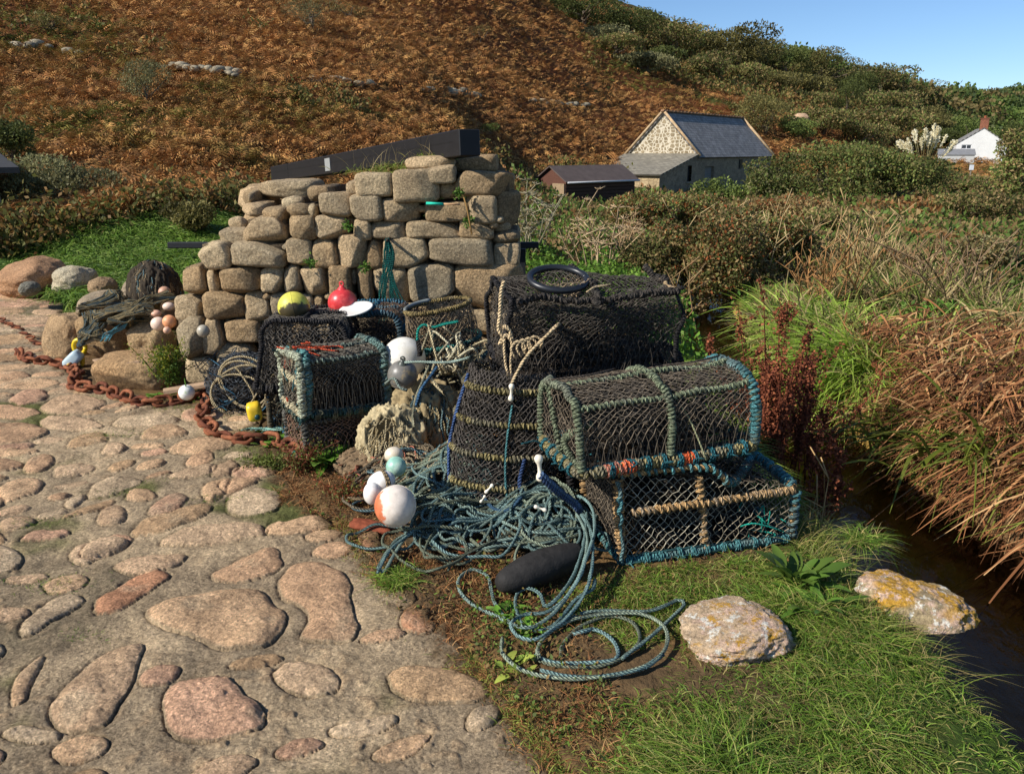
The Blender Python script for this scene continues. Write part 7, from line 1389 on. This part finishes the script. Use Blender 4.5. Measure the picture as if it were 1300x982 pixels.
# wispy twine heap left: several kinds
T_ = Thing('twine_heap', tuple(gz(520, 580)), 'loose tangle of tan, coral and pale green twine around the sea-green float', 'rope')
TW = [lin(170, 150, 118), lin(150, 136, 110), lin(120, 108, 88), lin(176, 206, 180), lin(206, 130, 104), lin(96, 118, 120), lin(160, 148, 120)]
for k in range(22):
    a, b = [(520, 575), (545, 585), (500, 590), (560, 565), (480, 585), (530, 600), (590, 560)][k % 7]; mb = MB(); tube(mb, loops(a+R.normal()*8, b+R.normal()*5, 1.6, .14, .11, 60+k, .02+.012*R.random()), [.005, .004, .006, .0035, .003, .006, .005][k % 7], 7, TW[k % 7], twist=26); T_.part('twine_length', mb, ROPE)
# cords from the grey buoy
mb = MB(); tube(mb, crv([at(514, 460, 3.95), at(535, 459, 3.9), at(560, 460, 3.85), at(580, 458, 3.8), at(600, 452, 3.75)], .012), .0065, 8, lin(140, 156, 144), twist=24); tube(mb, crv([at(545, 463, 3.9), at(537, 482, 3.85), at(528, 505, 3.8), at(524, 530, 3.75), at(526, 545, 3.7)], .012), .006, 8, lin(150, 146, 120), twist=24); tube(mb, crv([at(555, 465, 3.88), at(540, 486, 3.83), at(533, 498, 3.8), at(526, 520, 3.78)], .012), .007, 8, lin(70, 108, 140), twist=24); tube(mb, crv([at(489, 487, 4.0), at(500, 480, 3.95), at(508, 492, 3.9), at(520, 497, 3.9)], .012), .007, 8, lin(120, 130, 120), twist=24); single('grey_cord', mb, ROPE, 'grey and blue cords running from the grey buoy towards the upright pot', 'rope')
mb = MB(); 
for k in range(26):
    a = at(578+R.normal()*16, 456+R.normal()*5, 4.28); tube(mb, crv([a, a+R.normal(size=3)*.05, a+R.normal(size=3)*.09-[0, 0, .03], a+R.normal(size=3)*.12-[0, 0, .05]], .02), .006, 6, [lin(206, 196, 164), lin(190, 174, 136), lin(150, 140, 112)][k % 3], twist=24)
single('cream_cord_tangle', mb, ROPE, 'tangle of cream cords at the foot of the round-mouthed pot', 'rope')
mb = MB(); tube(mb, crv([at(530, 432, 4.2), at(533, 446, 4.18), at(532, 458, 4.15)], .02), .012, 8, lin(36, 32, 30), twist=20); single('black_strop', mb, ROPE, 'short black strop hanging across the biggest white buoy', 'rope')
mb = MB()
for k in range(6): x0 = 306+k*6; tube(mb, draw([(x0, 548+R.normal()*2), (x0+14, 543), (x0+34, 546), (x0+50, 540), (x0+58, 534)], .012+.02*R.random(), None, lambda x, y: 0*np.asarray(x, float)), .0035, 5, lin(170, 216, 196)*R.uniform(.8, 1.05))
single('pale_green_twine', mb, ROPE, 'pale green twine trailing on the ground behind the chain end', 'rope')
# hanging teal cords on the wall
T_ = Thing('hanging_cords', tuple(at(495, 304, WY-.05)), 'hank of thin dark-teal cords hanging down the wall from a peg', 'rope')
mb = MB(); pk = at(494, 303, WY-.02); tube(mb, [pk+[0, .1, 0], pk-[0, .09, 0]], .010, 8, lin(60, 50, 42)); T_.part('peg', mb, WOOD)
for k in range(22):
    xe = 480+R.uniform(0, 38)*(1 if k < 16 else 1.25); ye = R.uniform(395, 428); xm = 489+(xe-489)*.45+R.normal()*2; mb = MB(); t0 = pk-[0, .06+R.random()*.03, 0]
    P = crv([t0+[R.normal()*.006, 0, .012], at(487+R.random()*14, 325, WY-.10), at(xm, 362, WY-.12), at(xe, ye-12, WY-.14), at(xe-R.uniform(2, 9), ye, WY-.16)], .03); tube(mb, P, .0038, 5, lin(24, 92, 84)*R.uniform(.6, 1.1)); T_.part('cord', mb, ROPE)
# left net bundle and draped nets
heapnet('net_bundle', 'dark brown cord bundle piled on the grey boulder at the wall\'s left end', at(197, 368, 6.75), .24, .22, .36, lin(60, 52, 42), 21, 420, [lin(150, 130, 98), lin(110, 96, 74), lin(80, 76, 66), lin(96, 120, 122)], .007, rough=.2, z0=.35)
def drape(label, pts, w, col, seed, cols, n=200, r=.005, zu=.0, name='draped_net'):
    T = Thing(name, tuple(pts[len(pts)//2]), label, 'fishing net', 'nets draped over the boulders'); P = crv(pts, .04); Tn = unit(np.gradient(P, axis=0)); Sd = unit(np.cross(Tn, [0, .35, 1.])); uu = np.linspace(-1, 1, 26); rs = np.random.default_rng(seed)
    S = P[:, None]+Sd[:, None]*uu[None, :, None]*w; S = S+np.array([0, -.15, 1.])*(w*.55*(1-uu[None, :, None]**2)); S = S+.045*np.stack([fbm(S*9+seed+i*7, 4, seed+i) for i in range(3)], -1)*2; n0, n1 = S.shape[:2]; i = np.arange(n0-1)[:, None]*n1; j = np.arange(n1-1)[None]
    mb = MB(); mb.add(S.reshape(-1, 3), np.stack([i+j, i+j+1, i+n1+j+1, i+n1+j], -1).reshape(-1, 4), None, np.asarray(col)*(1+.4*fbm(S.reshape(-1, 3)*14, 3, seed))[:, None]); T.part('folded_net', mb, NET); mb = MB()
    for _ in range(n):
        a = rs.integers(0, max(2, n0-6)); b = rs.uniform(-1, 1); Q_ = [S[min(n0-1, a+k*2), int(np.clip((b+rs.normal()*.12+1)/2*(n1-1), 0, n1-1))]+[0, -.01, .012] for k in range(5)]; tube(mb, crv(Q_, .03), r*rs.uniform(.5, 1.2), 5, cols[rs.integers(len(cols))], caps=False)
    T.part('strands', mb, ROPE)
NC = [lin(140, 128, 96), lin(110, 100, 76), lin(90, 104, 104), lin(160, 142, 104)]
drape('grey-brown net sloping down from the dark bundle to the orange floats', [at(215, 382, 6.1), at(190, 392, 6.0), at(165, 402, 5.95), at(140, 412, 6.0)], .14, lin(112, 100, 76), 31, NC, 260); drape('brown net lying over the lowest boulders left of the floats', [at(196, 400, 5.8), at(175, 408, 5.75), at(150, 420, 5.8)], .10, lin(104, 92, 70), 32, NC, 180); drape('dark net draped over the two left boulders', [at(100, 400, 6.35), at(118, 396, 6.4), at(140, 390, 6.5), at(158, 378, 6.7)], .11, lin(76, 68, 52), 33, NC, 180)
drape('pale ribbed net hanging down the front of the ribbed boulder', [at(122, 404, 6.1), at(120, 425, 5.98), at(116, 445, 5.92)], .09, lin(130, 112, 86), 34, NC, 120)
mb = MB(); 
for k in range(7): tube(mb, crv([at(165+R.normal()*3, 404, 5.7), at(152+R.normal()*4, 416, 5.7), at(138+R.normal()*5, 424, 5.75), at(132+R.normal()*4, 436, 5.75)], .02), .004, 5, lin(96, 160, 176)*R.uniform(.7, 1.1))
single('blue_twine', mb, ROPE, 'few strands of light blue twine over the boulders below the draped net', 'rope')

# ---- rusty chain
T_ = Thing('rusty_chain', tuple(gz(263, 540)), 'heavy rust-brown chain snaking along the edge of the cobbles', 'chain')
cpx = [(22, 449), (40, 460), (66, 463), (90, 470), (97, 480), (94, 492), (105, 497), (128, 500), (151, 508), (188, 517), (223, 513), (255, 504), (268, 512), (258, 530), (266, 547), (285, 559), (312, 564), (345, 565), (372, 573), (392, 580)]
CP = crv([np.append(gz(*p)[:2], 0) for p in cpx], .01); Lc_ = np.concatenate([[0], np.cumsum(np.linalg.norm(np.diff(CP, axis=0), axis=1))]); NL = int(Lc_[-1]/.078); pitch = Lc_[-1]/NL; RC = [lin(122, 72, 48), lin(104, 60, 42), lin(140, 86, 58)]
def link_mesh(mb, c, T, up, ln, wd, r, col): 
    S = unit(np.cross(T, up)); U = np.cross(S, T); a = np.linspace(0, 2*PI, 29)[:-1]; hl = ln/2-wd/2; Pn = c+T*(np.cos(a)*wd/2+np.sign(np.cos(a))*hl*np.minimum(1, np.abs(np.cos(a))*4))[:, None]+S*(np.sin(a)*wd/2)[:, None]; Pn = np.vstack([Pn, Pn[:1]]); tube(mb, Pn, r, 8, col, caps=False)
for k in range(NL):
    s = (k+.5)*pitch; p = np.array([np.interp(s, Lc_, CP[:, i]) for i in range(3)]); p2 = np.array([np.interp(s+.02, Lc_, CP[:, i]) for i in range(3)]); T0 = unit(p2-p); g = max(GH(p[0], p[1]), -.02); tl = (.5 if k % 2 else -.7)+R.normal()*.25; up = rotz(0)@np.array([math.sin(tl)*-T0[1], math.sin(tl)*T0[0], math.cos(tl)])
    wdt = .072; r_ = .0132; mb = MB(); link_mesh(mb, p+[R.normal()*.006, R.normal()*.006, g+r_+abs(math.sin(tl))*wdt*.42], T0, unit(up), pitch*1.42, wdt, r_, RC[k % 3]); T_.part('link', mb, RUST)
T2_ = Thing('rusty_chain', tuple(gz(30, 420)), 'thin rusty chain end on the cobbles at the far left, beyond the boulders', 'chain')
for k in range(12): mb = MB(); p = gz(2+k*4.6, 408+k*2.4+ (4 if k > 5 else 0)); link_mesh(mb, p+[0, 0, GH(p[0], p[1])+.012], unit(np.array([1, -.35, 0])), unit(np.array([.2, .5 if k % 2 else -.5, 1])), .085, .045, .008, RC[k % 3]); T2_.part('link', mb, RUST)
mb = MB(); c = gz(271, 500); th = np.linspace(0, 2*PI, 24); tube(mb, c+np.stack([.05*np.cos(th), .01*np.sin(th), .05*np.sin(th)+.05], 1), .011, 8, RC[1]); single('iron_shackle', mb, RUST, 'rusty iron ring standing where the chain bends', 'ring')
for k, (px, py, ln, an_, lb) in enumerate([(472, 668, .20, -.35, 'flat rust-brown seaweed-like strap below the orange-sided buoy'), (600, 680+15, .12, .9, 'rusty iron piece in the weeds left of the fender')]):
    c = gz(px, py, .02); mb = MB(); rock(mb, c, (ln, .07, .04), 3, 700+k, 4, .2, lin(126, 66, 44), rotz(an_)); single('rusty_scrap', mb, RUST, lb, 'scrap iron')
# ============================================================ CAMERA, SKY, SUN
cam = bpy.data.cameras.new('camera'); co_ = bpy.data.objects.new('camera', cam); COL.objects.link(co_)
cam.sensor_width = 36; cam.lens = F/1300*36; cam.clip_start = .05; cam.clip_end = 3000
co_.location = (0, 0, CAMZ); co_.rotation_euler = (PI/2-PITCH, 0, 0); scene.camera = co_
SD = np.array([-.90, -.44, 0]); SD /= np.linalg.norm(SD); EL = math.radians(36)
sdir = np.array([SD[0]*math.cos(EL), SD[1]*math.cos(EL), math.sin(EL)])
sun = bpy.data.lights.new('sun', 'SUN'); sun.energy = 4.4; sun.angle = math.radians(.5); sun.color = (1, .95, .87)
so = bpy.data.objects.new('sun', sun); COL.objects.link(so)
from mathutils import Vector
so.rotation_euler = Vector(sdir).to_track_quat('Z', 'Y').to_euler()
wd = bpy.data.worlds.new('World'); scene.world = wd; wd.use_nodes = True; nt = wd.node_tree
bg = nt.nodes['Background']; sky = nt.nodes.new('ShaderNodeTexSky'); sky.sky_type = 'NISHITA'; sky.sun_disc = False
sky.sun_elevation = EL; sky.sun_rotation = math.atan2(sdir[0], sdir[1]); sky.air_density = 1.0; sky.dust_density = .05; sky.ozone_density = 6.0; sky.altitude = 1200
nt.links.new(sky.outputs[0], bg.inputs[0]); bg.inputs[1].default_value = .094
vs = scene.view_settings; vs.view_transform = 'Standard'; vs.look = 'None'; vs.exposure = .5; vs.gamma = 1; vs.use_curve_mapping = False
scene.cycles.max_bounces = 6; scene.cycles.transparent_max_bounces = 12; scene.cycles.diffuse_bounces = 3
